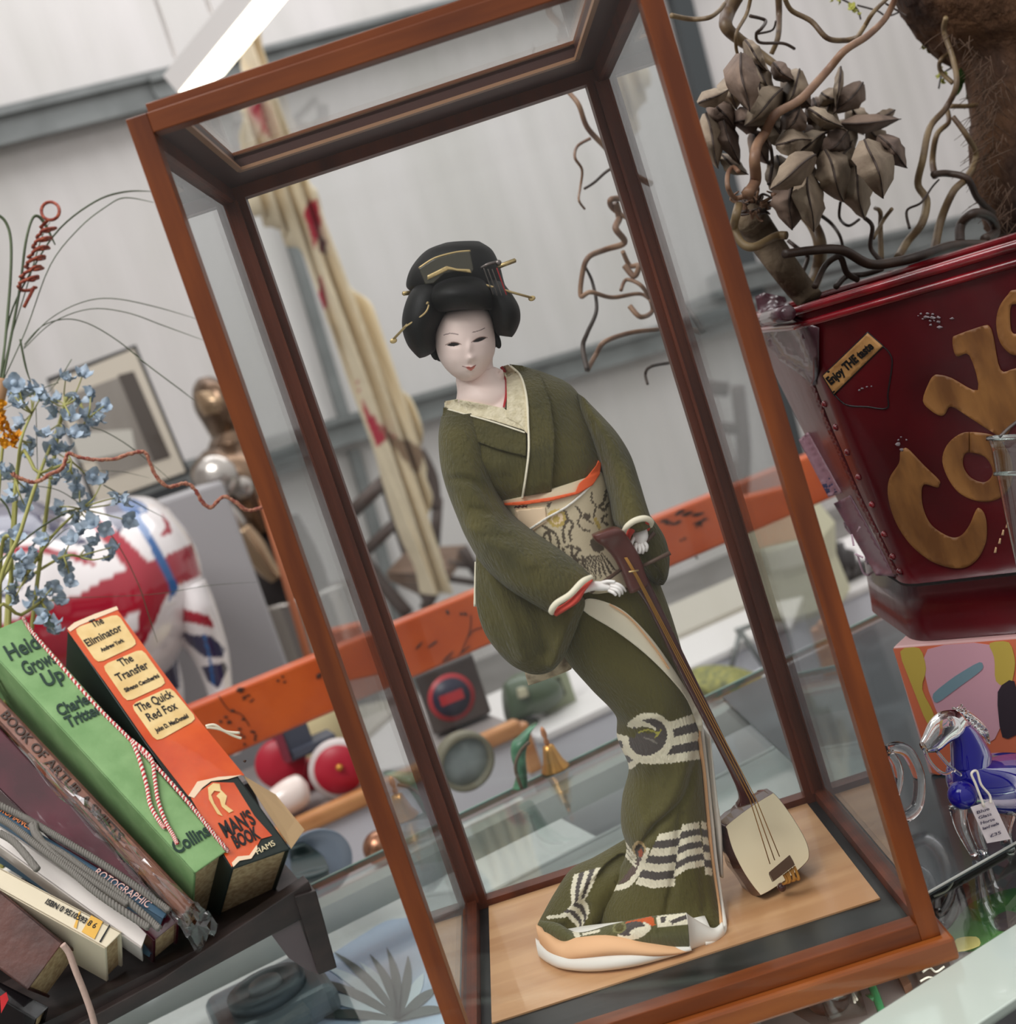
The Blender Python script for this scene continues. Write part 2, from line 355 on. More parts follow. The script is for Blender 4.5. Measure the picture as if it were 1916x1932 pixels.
V, F = obm(sh(W0, 0.648, ZC-0.098), E1*(W1-W0), E2*0.004, UP*0.09); mk('rear_pane', V, F, GLASS, ct, smooth=False)
for s in (W0, W1-0.03):
    V, F = obm(sh(s, 0.0, ZC-0.098), E1*0.03, E2*0.65, UP*0.09); mk('end_panel', V, F, alu, ct, smooth=False)
V, F = obm(sh(W0+0.03, 0.60, ZC-0.035), E1*(W1-W0-0.06), E2*0.03, UP*0.028); mk('rear_rail', V, F, M('rail grey', (165, 168, 166), rough=0.3, metal=0.5), ct, smooth=False)

# ------------------------------------------------------------------ display case
W, H, D, PW, RA = 0.33, 0.65474, 0.25734, 0.01344, 0.01226; BP = 0.019
wood = M('orange brown varnished wood', (122, 60, 18), rough=0.4, coat=0.1, spec=0.35, var=((90, 40, 11), 60, (1, 1, 0.12)), bump=(90, 0.15, 0.001, (1, 1, 0.1)))
woodx = M('orange brown rail wood', (122, 60, 18), rough=0.4, coat=0.1, spec=0.35, var=((90, 40, 11), 60, (0.12, 1, 1)), bump=(90, 0.15, 0.001, (0.1, 1, 1)))
wood_in = M('reddish inner wood', (106, 50, 28), rough=0.42, coat=0.08, spec=.3, var=((80, 36, 20), 55, (1, 1, 0.15)))
base_w = M('golden brown base wood', (156, 88, 36), rough=0.35, coat=0.25, var=((122, 62, 24), 50, (0.12, 1, 1)))
beech = M('pale beech board', (206, 160, 116), rough=0.38, coat=0.2, var=((186, 138, 96), 45, (0.12, 1, 1), (0.4, 0.62)))
black_w = M('black painted strip', (38, 38, 38), rough=0.3, var=((24, 24, 24), 80, (0.1, 1, 1)))
case = thing('display_case', (W/2, 0.13, ZC), 'tall glazed wooden display case holding the doll, centre of the glass counter', 'display case')
yb = D+0.0135
box('front_post', (0, 0, 0), (PW, PW, H), wood, case, bev=0.0006)
box('front_post', (W-PW, 0, 0), (W, PW, H), wood, case, bev=0.0006)
box('front_rail', (PW, 0, H-RA), (W-PW, PW, H), woodx, case, bev=0.0006)
box('front_rail', (PW, 0.0, 0), (W-PW, PW, RA), woodx, case, bev=0.0006)
for x0 in (0.0, W-BP):
    box('rear_post', (x0, D, 0), (x0+BP, yb, H-0.002), wood_in, case, bev=0.0005)
for x0, x1 in ((0.0, 0.0105), (W-0.0105, W)):
    xi = (x1, x1+0.0025) if x0 == 0 else (x0-0.0025, x0)
    box('side_rail', (x0, PW, H-0.017), (x1, D, H-0.002), wood_in, case)
    box('side_rail', (x0, PW, 0), (x1, D, 0.011), wood_in, case)
    box('side_moulding', (xi[0], D-0.006, 0.011), (xi[1], D-0.0005, H-0.017), wood_in, case)
box('rear_rail', (BP, D, 0.639), (W-BP, yb, H-0.002), wood_in, case)
box('rear_rail', (BP, D, 0), (W-BP, yb, 0.008), wood_in, case)
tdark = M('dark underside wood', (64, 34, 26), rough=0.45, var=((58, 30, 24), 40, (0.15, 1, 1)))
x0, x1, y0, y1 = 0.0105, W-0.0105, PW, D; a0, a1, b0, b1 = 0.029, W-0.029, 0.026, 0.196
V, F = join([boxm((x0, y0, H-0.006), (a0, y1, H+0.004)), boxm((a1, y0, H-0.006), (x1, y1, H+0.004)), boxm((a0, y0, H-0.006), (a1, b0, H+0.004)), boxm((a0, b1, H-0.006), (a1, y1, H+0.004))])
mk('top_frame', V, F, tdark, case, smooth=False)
pale_in = M('worn inner moulding', (150, 112, 84), rough=0.4)
w_ = 0.003
V, F = join([boxm((a0-0.001, b0, H-0.0085), (a0+w_, b1, H-0.006)), boxm((a1-w_, b0, H-0.0085), (a1+0.001, b1, H-0.006)), boxm((a0, b1-w_, H-0.0085), (a1, b1+0.004, H-0.006))])
mk('top_moulding', V, F, pale_in, case, smooth=False)
c0 = 0.0135
V, F = join([boxm((c0, 0.005, H), (W-c0, 0.026, H+0.0065)), boxm((c0, 0.196, H), (W-c0, yb-0.005, H+0.0065)), boxm((c0, 0.026, H+0.0042), (a0, 0.196, H+0.0065)), boxm((a1, 0.026, H+0.0042), (W-c0, 0.196, H+0.0065))])
bevel(mk('top_cap', V, F, woodx, case, smooth=False), 0.0006)
box('top_pane', (a0-0.002, 0.024, H-0.0015), (a1+0.002, 0.198, H+0.0005), pane_mat('top_pane', (0.985, 0.99, 0.99), gain=0.8), case)
box('front_pane', (PW-0.001, 0.0055, RA-0.001), (W-PW+0.001, 0.0075, H-RA+0.001), pane_mat('front_clear_pane', (0.985, 0.992, 0.99), gain=0.35), case)
box('rear_pane', (BP-0.002, D+0.005, 0.006), (W-BP+0.002, D+0.007, 0.641), pane_mat('front_clear_pane'), case)
side_g = pane_mat('side_pane', (0.93, 0.95, 0.96), gain=1.15)
box('side_pane', (0.0045, PW-0.001, 0.010), (0.0065, D+0.001, H-0.016), side_g, case)
box('side_pane', (W-0.0065, PW-0.001, 0.010), (W-0.0045, D+0.001, H-0.016), side_g, case)
bevel(box('base_slab', (-0.0065, -0.0065, ZC+0.0002), (W+0.0065, yb+0.006, -0.0002), base_w, case), 0.0025)
box('black_border', (PW*0.8, PW, -0.0002), (W-PW*0.8, D, 0.0012), black_w, case)
bevel(box('floor_board', (BP, 0.0652, 0.001), (W-BP, D-0.0005, 0.0026), beech, case), 0.0002)
ZB = 0.0026

sl_ = bpy.data.lights.new('counter_fill_light', 'AREA'); sl_.shape = 'RECTANGLE'; sl_.size = 2.6; sl_.size_y = 0.05; sl_.energy = 3; sl_.color = (1, 0.98, 0.95)  # added lamp that brightens the counter's inside, no fixture is built
so_ = bpy.data.objects.new('counter_fill_light', sl_); COL.objects.link(so_); so_.location = tuple(sh(0, 0.02, ZC-0.012)); so_.rotation_euler = (-0.25, 0, TH)
# ------------------------------------------------------------------ doll
doll = thing('kimono_doll', at(1150, 1700, 0.15)*np.array([1, 1, 0])+np.array([0, 0, ZB]), 'porcelain faced doll in an olive green kimono bending towards a long necked lute', 'doll')
GREEN = lin((86, 79, 37)); CREAM = lin((232, 222, 196)); GREY = lin((84, 76, 72))
crepe = dict(rough=0.85, bump=(520, 1.0, 0.0022, (1, 1, 0.3)), sheen=0.15)
cloth = M('olive green crepe', (87, 79, 36), var=((68, 63, 30), 30), **crepe)
cloth_p = M('olive green patterned crepe', attr=True, rough=0.85, bump=(520, 0.9, 0.0018, (1, 1, 0.3)), sheen=0.15)
cream = M('cream silk', (234, 224, 200), rough=0.7); white_s = M('white silk', (236, 230, 220), rough=0.7)
coll = M('cream woven collar', (226, 214, 186), rough=0.8, bump=(500, 0.9, 0.0015), var=((205, 192, 160), 260))
peach = M('peach lining', (232, 180, 134), rough=0.75); red_s = M('coral red lining', (206, 70, 56), rough=0.7); orange_s = M('orange sash silk', (224, 92, 44), rough=0.65)
dred = M('dark red lining', (170, 34, 40), rough=0.6)
skin = M('porcelain skin', (222, 196, 188), rough=0.42, spec=0.4, attr=True); skinh = M('white hand', (236, 230, 226), rough=0.45)
hairm = M('black hair', (10, 9, 8), rough=0.55, bump=(900, 0.35, 0.0006, (1, 1, 0.08)), spec=0.35)
def swave(V, fs):
    """soft cloth folds: fs = (line px, width px, amplitude m)"""
    P = topx(V); V = V.copy()
    for line, w, a in fs:
        L = crom(np.array(line, float), 6); d = np.full(len(P), 1e9)
        for p, q in zip(L[:-1], L[1:]):
            pq = q-p; t = np.clip(((P-p)@pq)/(pq@pq+1e-9), 0, 1); d = np.minimum(d, np.linalg.norm(P-(p+t[:, None]*pq), axis=1))
        g = a*np.exp(-(d/w)**2); V[:, 1] -= g
    return V
# lower kimono
def skirt_d(V): return swave(V, [([(1190, 1440), (1200, 1500), (1215, 1560)], 10, 0.0016), ([(1235, 1460), (1228, 1520), (1235, 1570)], 12, -0.0014),
    ([(1320, 1400), (1308, 1450), (1290, 1510), (1240, 1560), (1205, 1605)], 7, -0.004), ([(1305, 1380), (1290, 1450), (1262, 1510), (1222, 1550)], 14, 0.003),
    ([(1284, 1540), (1275, 1640), (1256, 1730)], 9, -0.003), ([(1120, 1755), (1125, 1715), (1160, 1670), (1195, 1630)], 12, -0.007), ([(1320, 1560), (1325, 1640), (1330, 1720)], 8, -0.002),
    ([(1165, 1345), (1200, 1360), (1250, 1345)], 14, 0.002), ([(1100, 1200), (1160, 1260), (1240, 1320)], 30, 0.003)])
skirt = loft('kimono_skirt', [(990, 1075, 1222, 1040, .135, .040), (1010, 1130, 1240, 1090, .133, .042), (1040, 1190, 1262, 1150, .13, .044), (1064, 1240, 1282, 1215, .128, .044), (1112, 1296, 1298, 1278, .128, .042),
    (1160, 1348, 1312, 1338, .13, .038), (1165, 1395, 1317, 1390, .132, .036), (1186, 1450, 1322, 1446, .135, .034), (1174, 1510, 1328, 1508, .137, .035), (1172, 1560, 1334, 1566, .138, .038), (1182, 1606, 1342, 1632, .144, .038, .131),
    (1168, 1650, 1352, 1690, .148, .034, .120), (1128, 1700, 1360, 1738, .152, .028, .102), (1112, 1742, 1364, 1766, .154, .019, .087)], cloth_p, doll, seg=30, n=420, disp=skirt_d)
stripes = []
def band(name_, L0, L1, cols):
    """stack of stripes between an upper and a lower line"""
    L0 = np.array(L0, float); L1 = np.array(L1, float); k = len(cols)
    for i, c in enumerate(cols):
        a = L0+(L1-L0)*i/k; b = L0+(L1-L0)*(i+1)/k; stripes.append(('p', [tuple(p) for p in a]+[tuple(p) for p in b[::-1]], c))
CG = [CREAM, GREY, CREAM, GREY, CREAM]
band('r', [(1248, 1364), (1270, 1360), (1292, 1352), (1312, 1345)], [(1225, 1442), (1262, 1440), (1292, 1436), (1322, 1432)], CG)
band('l', [(1150, 1380), (1175, 1387), (1200, 1382), (1216, 1375)], [(1170, 1446), (1190, 1452), (1206, 1438), (1222, 1420)], CG)
stripes += [('e', (1222, 1393), (47, 50), CREAM, 0.9), ('e', (1222, 1391), (33, 38), GREY, 0.9), ('e', (1215, 1371), (24, 9), CREAM, 0.35), ('e', (1220, 1378), (19, 6), GREEN, 0.2), ('p', [(1172, 1362), (1186, 1372), (1205, 1378), (1196, 1392), (1170, 1386)], GREEN),
            ('p', [(1203, 1388), (1225, 1384), (1246, 1380), (1240, 1405), (1218, 1412)], GREY), ('s', [(1204, 1382), (1222, 1377), (1240, 1384), (1236, 1391), (1246, 1378)], 1.6, lin((168, 160, 70))), ('s', [(1215, 1392), (1228, 1396), (1238, 1402)], 1.8, lin((128, 120, 112)))]
band('a', [(1243, 1573), (1262, 1570), (1284, 1565)], [(1198, 1668), (1230, 1676), (1272, 1672)], [CREAM, GREY, CREAM, GREY, CREAM, GREY, CREAM])
band('b', [(1286, 1556), (1300, 1554), (1318, 1551)], [(1270, 1656), (1296, 1640), (1330, 1634)], [CREAM, GREY, CREAM, GREY, CREAM, GREY, CREAM, GREY, CREAM][:7])
band('c', [(1322, 1549), (1332, 1552)], [(1330, 1650), (1344, 1652)], [CREAM, GREY]*3+[CREAM])
stripes += [('s', [(1158, 1676), (1185, 1668), (1206, 1640), (1220, 1604)], 5, CREAM), ('p', [(1166, 1668), (1182, 1648), (1208, 1612), (1214, 1610), (1198, 1648), (1178, 1665)], lin((92, 70, 62))),
            ('e', (1205, 1602), (13, 15), lin((176, 150, 104))), ('e', (1206, 1605), (9, 12), lin((70, 60, 50))), ('e', (1208, 1610), (4, 8), lin((160, 74, 40)))]
for i in range(3): stripes.append(('l', [(1170+i, 1580+i*11), (1186, 1600+i*10), (1198, 1618+i*8)], 2.4, CREAM))
paint(skirt, GREEN, stripes, wob=0.7)
train = loft('kimono_train', [(1180, 1585, 1215, 1620, .175, .012), (1118, 1625, 1196, 1655, .168, .022), (1076, 1648, 1175, 1690, .166, .028), (1046, 1690, 1150, 1725, .164, .028), (1024, 1728, 1130, 1752, .162, .024), (1014, 1746, 1116, 1768, .156, .020)], cloth_p, doll, seg=26, n=260,
    disp=lambda V: swave(V, [([(1170, 1620), (1120, 1665), (1100, 1730)], 12, -0.008), ([(1130, 1640), (1085, 1690), (1060, 1735)], 10, 0.003), ([(1190, 1600), (1130, 1640), (1112, 1700)], 9, 0.004)]))
stripes = []
band('t', [(1082, 1650), (1076, 1680), (1078, 1705), (1070, 1716)], [(1132, 1636), (1122, 1660), (1108, 1690), (1096, 1706)], CG)
band('u', [(1052, 1728), (1068, 1728), (1086, 1745), (1094, 1768)], [(1098, 1696), (1108, 1704), (1112, 1722), (1104, 1738)], CG)
stripes.append(('s', [(1034, 1731), (1052, 1729), (1066, 1728)], 3.2, CREAM))
paint(train, GREEN, stripes, wob=0.7)
# turned up hem and the padded under layers
hem = loft('kimono_hem', [(1018, 1738, 1046, 1782, .138, .008), (1052, 1744, 1058, 1784, .126, .009), (1092, 1764, 1096, 1780, .113, .009), (1150, 1748, 1152, 1776, .100, .008), (1200, 1735, 1202, 1785, .089, .008), (1250, 1727, 1254, 1790, .082, .008), (1294, 1722, 1298, 1792, .077, .007)], cloth_p, doll, seg=20, n=120)
stripes = []
band('h', [(1052, 1730), (1070, 1732), (1084, 1750)], [(1075, 1770), (1085, 1772), (1096, 1768)], [CREAM]); 
stripes = [('s', [(1062, 1735), (1080, 1748), (1090, 1768)], 5, CREAM), ('s', [(1100, 1763), (1130, 1756)], 2.5, CREAM), ('p', [(1178, 1740), (1230, 1728), (1236, 1746), (1196, 1750)], lin((204, 92, 40))), ('p', [(1238, 1728), (1296, 1722), (1298, 1744), (1240, 1750)], CREAM),
    ('p', [(1245, 1730), (1256, 1729), (1254, 1740), (1246, 1742)], GREY), ('p', [(1262, 1738), (1298, 1724), (1300, 1732), (1268, 1744)], GREY), ('e', (1196, 1757), (32, 15), CREAM, -0.3), ('e', (1190, 1752), (26, 12), GREY, -0.3), ('e', (1202, 1756), (16, 6), CREAM, -0.3), ('e', (1168, 1750), (13, 11), lin((128, 124, 80)), -0.4), ('e', (1168, 1750), (9, 8), GREEN, -0.4)]
paint(hem, lin((92, 88, 52)), stripes, front=False, wob=0.6)
loft('peach_underlayer', [(1011, 1748, 1020, 1778, .145, .011), (1030, 1758, 1034, 1796, .130, .012), (1060, 1776, 1060, 1806, .115, .012), (1090, 1774, 1094, 1803, .103, .012), (1150, 1768, 1155, 1798, .090, .011), (1220, 1776, 1224, 1800, .081, .010), (1270, 1782, 1274, 1796, .077, .008), (1298, 1786, 1300, 1792, .075, .004)], peach, doll, seg=8, n=32)
loft('white_underlayer', [(1010, 1774, 1016, 1800, .143, .010), (1028, 1786, 1034, 1812, .127, .011), (1056, 1796, 1062, 1823, .111, .011), (1110, 1796, 1116, 1828, .095, .011), (1180, 1790, 1186, 1821, .083, .010), (1240, 1784, 1246, 1807, .079, .008), (1300, 1780, 1304, 1791, .075, .005)], white_s, doll, seg=8, n=32)
loft('white_hem_fold', [(1294, 1722, 1300, 1792, .074, .003), (1308, 1732, 1314, 1788, .079, .004), (1345, 1752, 1348, 1776, .082, .005), (1362, 1740, 1366, 1764, .086, .004)], white_s, doll, seg=8, n=20)
loft('padded_hem_core', [(1060, 1760, 1100, 1785, .134, .016), (1200, 1742, 1230, 1776, .108, .014), (1330, 1730, 1345, 1762, .092, .008)], white_s, doll, seg=6, n=28)
# upper body
def tors_d(V): return swave(V, [([(840, 880), (880, 895), (930, 945)], 9, -0.003), ([(880, 860), (940, 880)], 20, 0.002), ([(1000, 855), (1010, 930)], 20, 0.002)])
torso = loft('kimono_bodice', [(880, 752, 990, 692, .150, .012), (846, 766, 1030, 704, .146, .026), (832, 790, 1080, 730, .142, .036), (828, 828, 1118, 790, .138, .044), (836, 870, 1140, 845, .134, .047), (872, 915, 1150, 880, .132, .046), (915, 945, 1146, 905, .132, .043), (940, 985, 1152, 950, .133, .040), (965, 1040, 1172, 1010, .134, .036)], cloth, doll, seg=10, n=90, disp=tors_d)
neck = loft('neck_and_chest', [(868, 690, 930, 670, .140, .016), (860, 712, 930, 690, .140, .020), (862, 738, 942, 712, .138, .026), (862, 765, 972, 738, .136, .029), (885, 790, 980, 775, .138, .028), (905, 815, 970, 808, .142, .024)], skin, doll, seg=8, n=60)
paint(neck, lin((236, 212, 203)), [])
tb = bvh([torso, neck])
obi = loft('brocade_obi', [(920, 944, 1143, 880, .131, .047), (938, 960, 1150, 905, .131, .050), (962, 1000, 1156, 940, .131, .051), (1000, 1050, 1170, 1000, .131, .050), (1050, 1092, 1196, 1055, .131, .049), (1080, 1110, 1205, 1080, .131, .046)], M('cream brocade', attr=True, rough=0.6, bump=(700, 0.4, 0.0006)), doll, seg=26, n=330)
OB = lin((206, 190, 160)); BR = lin((92, 80, 66)); GD = lin((190, 164, 92)); PK = lin((232, 205, 172))
sp = [('p', [(970, 958), (1028, 958), (1032, 985), (1005, 1005), (984, 1010), (972, 990)], PK), ('p', [(971, 955), (995, 953), (995, 957), (971, 959)], lin((92, 40, 34))), ('p', [(1031, 950), (1041, 947), (1034, 962)], BR)]
sp += [('e', (1050, 978), (18, 17), GD), ('e', (1050, 978), (12, 11), PK), ('e', (1049, 979), (7, 7), GD)]
def br(L, w=2.3, c=BR): sp.append(('s', L, w, c))
for L in ([(1024, 992), (1036, 1000), (1048, 1008), (1054, 1030), (1050, 1042)], [(1034, 1000), (1038, 1018), (1036, 1032)], [(1032, 1003), (1026, 1010), (1027, 1022)], [(1066, 965), (1070, 980), (1062, 1000), (1064, 1022)], [(1072, 980), (1080, 990), (1074, 1005), (1077, 1020)],
          [(998, 1010), (1004, 1016)], [(1012, 1022), (1022, 1024)], [(1062, 1035), (1064, 1045), (1076, 1056), (1088, 1058)], [(1068, 1032), (1078, 1030), (1078, 1045), (1086, 1056)], [(1084, 1034), (1094, 1036), (1086, 1048), (1090, 1068)], [(1098, 1050), (1102, 1056), (1090, 1056)],
          [(1142, 938), (1136, 950), (1130, 956)], [(1146, 950), (1140, 962), (1132, 958)], [(1146, 972), (1138, 975), (1136, 984), (1146, 990)], [(1144, 925), (1140, 940)], [(950, 978), (962, 990), (968, 998)], [(955, 985), (966, 985)]): br(L, 2.5)
for L in ([(1086, 955), (1096, 970), (1090, 985), (1098, 998), (1112, 1002)], [(1116, 930), (1116, 945), (1124, 955), (1120, 975), (1130, 1000)], [(1102, 970), (1112, 972), (1108, 980), (1118, 988)]): br(L, 1.7)
br([(1122, 980), (1130, 995)], 3.2, GD); sp.append(('e', (1106, 975), (7, 6), BR)); sp.append(('e', (1126, 1028), (12, 16), BR, -0.6))
for i in range(9):
    a = 0.75+i*0.17; br([(1122+18*math.cos(a), 1030+20*math.sin(a)), (1112+62*math.cos(a+0.12)+10, 1030+62*math.sin(a+0.12))], 1.3)
    br([(1122+26*math.cos(a+.08), 1030+26*math.sin(a+.08)), (1115+60*math.cos(a+.2)+8, 1030+56*math.sin(a+.2))], 1.0)
paint(obi, OB, sp, wob=1.0)
tob = bvh([torso, obi])
obt = drape('obi_fold_edge', strip([(985, 1008), (1030, 978), (1070, 955), (1108, 922), (1135, 885)], 4), bvh([obi]), white_s, doll, lift=0.0004, thick=0.0012)
drape('obi_pocket_paper', [(973, 963), (1028, 957), (1031, 984), (1004, 1002), (985, 1008), (978, 990)], bvh([obi]), M('folded pink paper', (232, 204, 172), rough=0.7), doll, lift=0.0002, thick=0.0008)
drape('orange_sash_edge', [(926, 944), (945, 950), (985, 946), (1040, 938), (1085, 928), (1092, 912), (1108, 898), (1124, 878), (1128, 868), (1134, 874), (1131, 895), (1118, 915), (1090, 932), (1040, 945), (985, 953), (940, 954)], tob, orange_s, doll, lift=0.0006, thick=0.002)
# sleeves
sl_l = loft('kimono_sleeve', [(832, 786, 905, 776, .125, .020), (827, 820, 918, 822, .118, .026), (829, 865, 925, 872, .112, .029), (838, 910, 938, 925, .106, .030), (858, 965, 962, 965, .100, .030), (882, 1020, 990, 990, .092, .030), (912, 1068, 1020, 1012, .085, .028), (955, 1108, 1058, 1038, .078, .026), (1000, 1136, 1090, 1062, .072, .022), (1038, 1158, 1116, 1086, .068, .018)], cloth, doll, seg=12, n=80,
    disp=lambda V: swave(V, [([(850, 905), (900, 915), (955, 990)], 8, -0.003), ([(890, 960), (930, 970)], 8, -0.002), ([(885, 1000), (930, 1020), (1000, 1060)], 16, 0.003), ([(905, 1010), (960, 1015)], 9, -0.002)]))
drp = loft('hanging_sleeve', [(898, 1030, 1000, 1040, .098, .014), (897, 1080, 1060, 1100, .092, .016), (898, 1140, 1102, 1130, .090, .016), (912, 1190, 1092, 1172, .090, .016), (936, 1226, 1076, 1212, .090, .015), (962, 1252, 1060, 1244, .091, .013), (992, 1268, 1040, 1264, .092, .008), (1008, 1271, 1026, 1270, .092, .003)], cloth, doll, seg=12, n=70,
    disp=lambda V: swave(V, [([(925, 1090), (960, 1160), (985, 1240)], 14, 0.004), ([(960, 1080), (1010, 1150), (1030, 1230)], 12, -0.004), ([(1090, 1120), (1060, 1200), (1040, 1255)], 9, 0.004)]))
tube('sleeve_edge', pp([(898, 1060, .097), (897, 1100, .095), (896, 1144, .094)]), 0.0012, cream, doll)
loft('under_sleeve', [(985, 1238, 1075, 1205, .125, .008), (990, 1270, 1080, 1240, .125, .008), (996, 1293, 1078, 1262, .125, .003)], M('obi end brocade', (196, 178, 150), rough=0.7, var=((120, 104, 84), 120)), doll, seg=6, n=24)
cuffs = [((1112, 1084), (1034, 1160), cream, 5.5, .062), ((1118, 1090), (1044, 1164), red_s, 10, .066)]
tube('cuff_trim', pp([(1116, 1088, .050), (1098, 1098, .046), (1075, 1122, .045), (1050, 1138, .046), (1040, 1152, .050), (1042, 1157, .056)]), [.0016, .0022, .0022, .0022, .0022, .0014], cream, doll)
loft('cuff_lining', [(1112, 1092, 1118, 1094, .058, .006), (1092, 1106, 1104, 1112, .056, .010), (1068, 1130, 1092, 1132, .056, .012), (1048, 1146, 1070, 1148, .056, .010), (1042, 1156, 1050, 1162, .058, .005)], red_s, doll, seg=8, n=24)
sl_r = loft('kimono_sleeve', [(1088, 742, 1106, 756, .135, .018), (1092, 775, 1136, 786, .130, .024), (1108, 815, 1164, 818, .124, .028), (1124, 860, 1188, 858, .118, .030), (1138, 905, 1204, 905, .110, .030), (1150, 945, 1216, 945, .102, .029), (1158, 985, 1226, 975, .096, .027), (1176, 1004, 1231, 986, .092, .020)], cloth, doll, seg=12, n=80,
    disp=lambda V: swave(V, [([(1120, 800), (1140, 860), (1155, 930)], 7, -0.003)]))
loft('hanging_sleeve', [(1150, 950, 1215, 960, .115, .016), (1150, 1000, 1236, 985, .112, .018), (1172, 1040, 1254, 1015, .110, .018), (1205, 1070, 1262, 1050, .110, .017), (1224, 1092, 1259, 1085, .110, .012), (1240, 1104, 1252, 1102, .110, .004)], cloth, doll, seg=10, n=60,
    disp=lambda V: swave(V, [([(1215, 1050), (1240, 1080), (1246, 1100)], 5, -0.003)]))
tube('cuff_trim', pp([(1176, 1010, .074), (1180, 996, .070), (1196, 983, .068), (1216, 978, .069), (1228, 984, .073), (1227, 993, .078)]), [.0014, .002, .0022, .0022, .002, .0014], cream, doll)
tube('cuff_lining', pp([(1184, 1030, .082), (1185, 1012, .078), (1194, 996, .074), (1210, 988, .074), (1221, 990, .078), (1222, 1000, .082)]), [.001, .002, .0028, .0030, .0024, .001], red_s, doll)
tall = bvh([torso, sl_l, sl_r])
drape('white_collar', [(838, 757), (860, 753), (900, 760), (950, 770), (990, 800), (990, 812), (930, 793), (870, 778), (838, 768)], tb, coll, doll, lift=0.0015, thick=0.0015)
drape('white_collar', [(944, 692), (958, 688), (975, 700), (990, 730), (996, 770), (994, 818), (978, 800), (955, 788), (956, 750), (955, 715)], tb, coll, doll, lift=0.0018, thick=0.0018)
drape('red_collar_lining', strip([(945, 692), (953, 706), (955, 740), (950, 768)], 6, 4), bvh([torso, neck]), dred, doll, lift=0.0022, thick=0.001, step=2)
drape('kimono_collar', [(836, 768), (870, 778), (930, 795), (992, 816), (992, 861), (940, 848), (890, 830), (832, 815)], tb, cloth, doll, lift=0.001, thick=0.0018, step=4)
drape('kimono_collar', [(960, 687), (985, 690), (1018, 705), (1038, 760), (1046, 820), (1044, 870), (1040, 928), (992, 936), (984, 930), (992, 890), (997, 820), (996, 760), (985, 715)], tb, cloth, doll, lift=0.0022, thick=0.002, step=4)
drape('collar_piping', strip([(962, 690), (982, 710), (993, 750), (996, 800), (997, 850), (992, 895), (985, 940)], 4), tb, cream, doll, lift=0.0045, thick=0.0012, step=2)
drape('collar_piping', strip([(838, 770), (870, 779), (930, 796), (990, 816)], 3), tb, cream, doll, lift=0.0030, thick=0.0012, step=2)
chest = drape('chest', [(866, 720), (932, 692), (948, 698), (954, 720), (956, 745), (953, 770), (930, 778), (900, 768), (864, 760)], tb, skin, doll, lift=0.0006, thick=0.0008, step=3); paint(chest, lin((236, 212, 203)), [])
ts = bvh([skirt])
drape('white_skirt_lining', [(1106, 1130), (1140, 1135), (1180, 1155), (1225, 1200), (1262, 1250), (1300, 1310), (1322, 1350), (1324, 1376), (1316, 1374), (1296, 1322), (1262, 1278), (1215, 1232), (1160, 1190), (1100, 1152)], ts, cream, doll, lift=0.0012, thick=0.0018, step=4, smoothpoly=True)
drape('peach_piping', strip([(1150, 1140), (1190, 1168), (1235, 1222), (1262, 1262)], 3), bvh([skirt]), peach, doll, lift=0.004, thick=0.001, step=2)
tube('skirt_edge', pp([(1314, 1352, .118), (1320, 1400, .120), (1328, 1460, .124), (1335, 1540, .126), (1343, 1620, .124), (1354, 1700, .112), (1361, 1748, .094)]), .0014, peach, doll)
tube('skirt_edge', pp([(1318, 1340, .124), (1326, 1400, .127), (1334, 1470, .130), (1341, 1540, .132), (1349, 1620, .129), (1360, 1700, .116), (1367, 1752, .090), (1350, 1773, .080), (1330, 1780, .077)]), .0016, white_s, doll)
loft('white_skirt_panel', [(1326, 1372, 1334, 1376, .14, .02), (1334, 1480, 1346, 1480, .145, .02), (1340, 1560, 1358, 1560, .15, .018), (1348, 1640, 1361, 1644, .15, .015)], white_s, doll, seg=6, n=20)
# hands: palm with five fingers each
def hand(name, wrist, palm, fingers, thumb, rw, m=skinh):
    parts = [tubem(pp(wrist+palm), [rw*0.95]*len(wrist)+[rw]*(len(palm)-1)+[rw*0.6], n=16, flat=0.7)]
    for f in fingers+[thumb]: parts.append(tubem(pp(f), [0.00135, 0.00125, 0.0011, 0.0006][:len(f)], n=8))
    V, F = join(parts); return mk(name, V, F, m, doll)
hand('hand', [(1098, 1112, .060), (1118, 1106, .058)], [(1136, 1106, .056), (1152, 1108, .054)], [[(1150, 1100, .053), (1164, 1102, .050), (1174, 1108, .050), (1180, 1116, .052)], [(1152, 1105, .052), (1164, 1108, .049), (1172, 1114, .049), (1174, 1121, .051)], [(1152, 1110, .052), (1162, 1113, .049), (1168, 1119, .049), (1168, 1125, .051)], [(1148, 1114, .053), (1157, 1118, .050), (1162, 1123, .050)]], [(1130, 1101, .056), (1146, 1097, .052), (1160, 1098, .050)], 0.0046)
hand('hand', [(1206, 990, .084), (1207, 1002, .082)], [(1208, 1014, .080), (1208, 1026, .079)], [[(1214, 1022, .078), (1220, 1030, .076), (1218, 1040, .077)], [(1210, 1026, .077), (1214, 1036, .075), (1211, 1044, .076)], [(1205, 1027, .077), (1207, 1038, .074), (1205, 1044, .074)], [(1200, 1026, .078), (1199, 1036, .075), (1200, 1045, .074)]], [(1196, 1014, .080), (1191, 1026, .078), (1190, 1036, .077)], 0.0056)
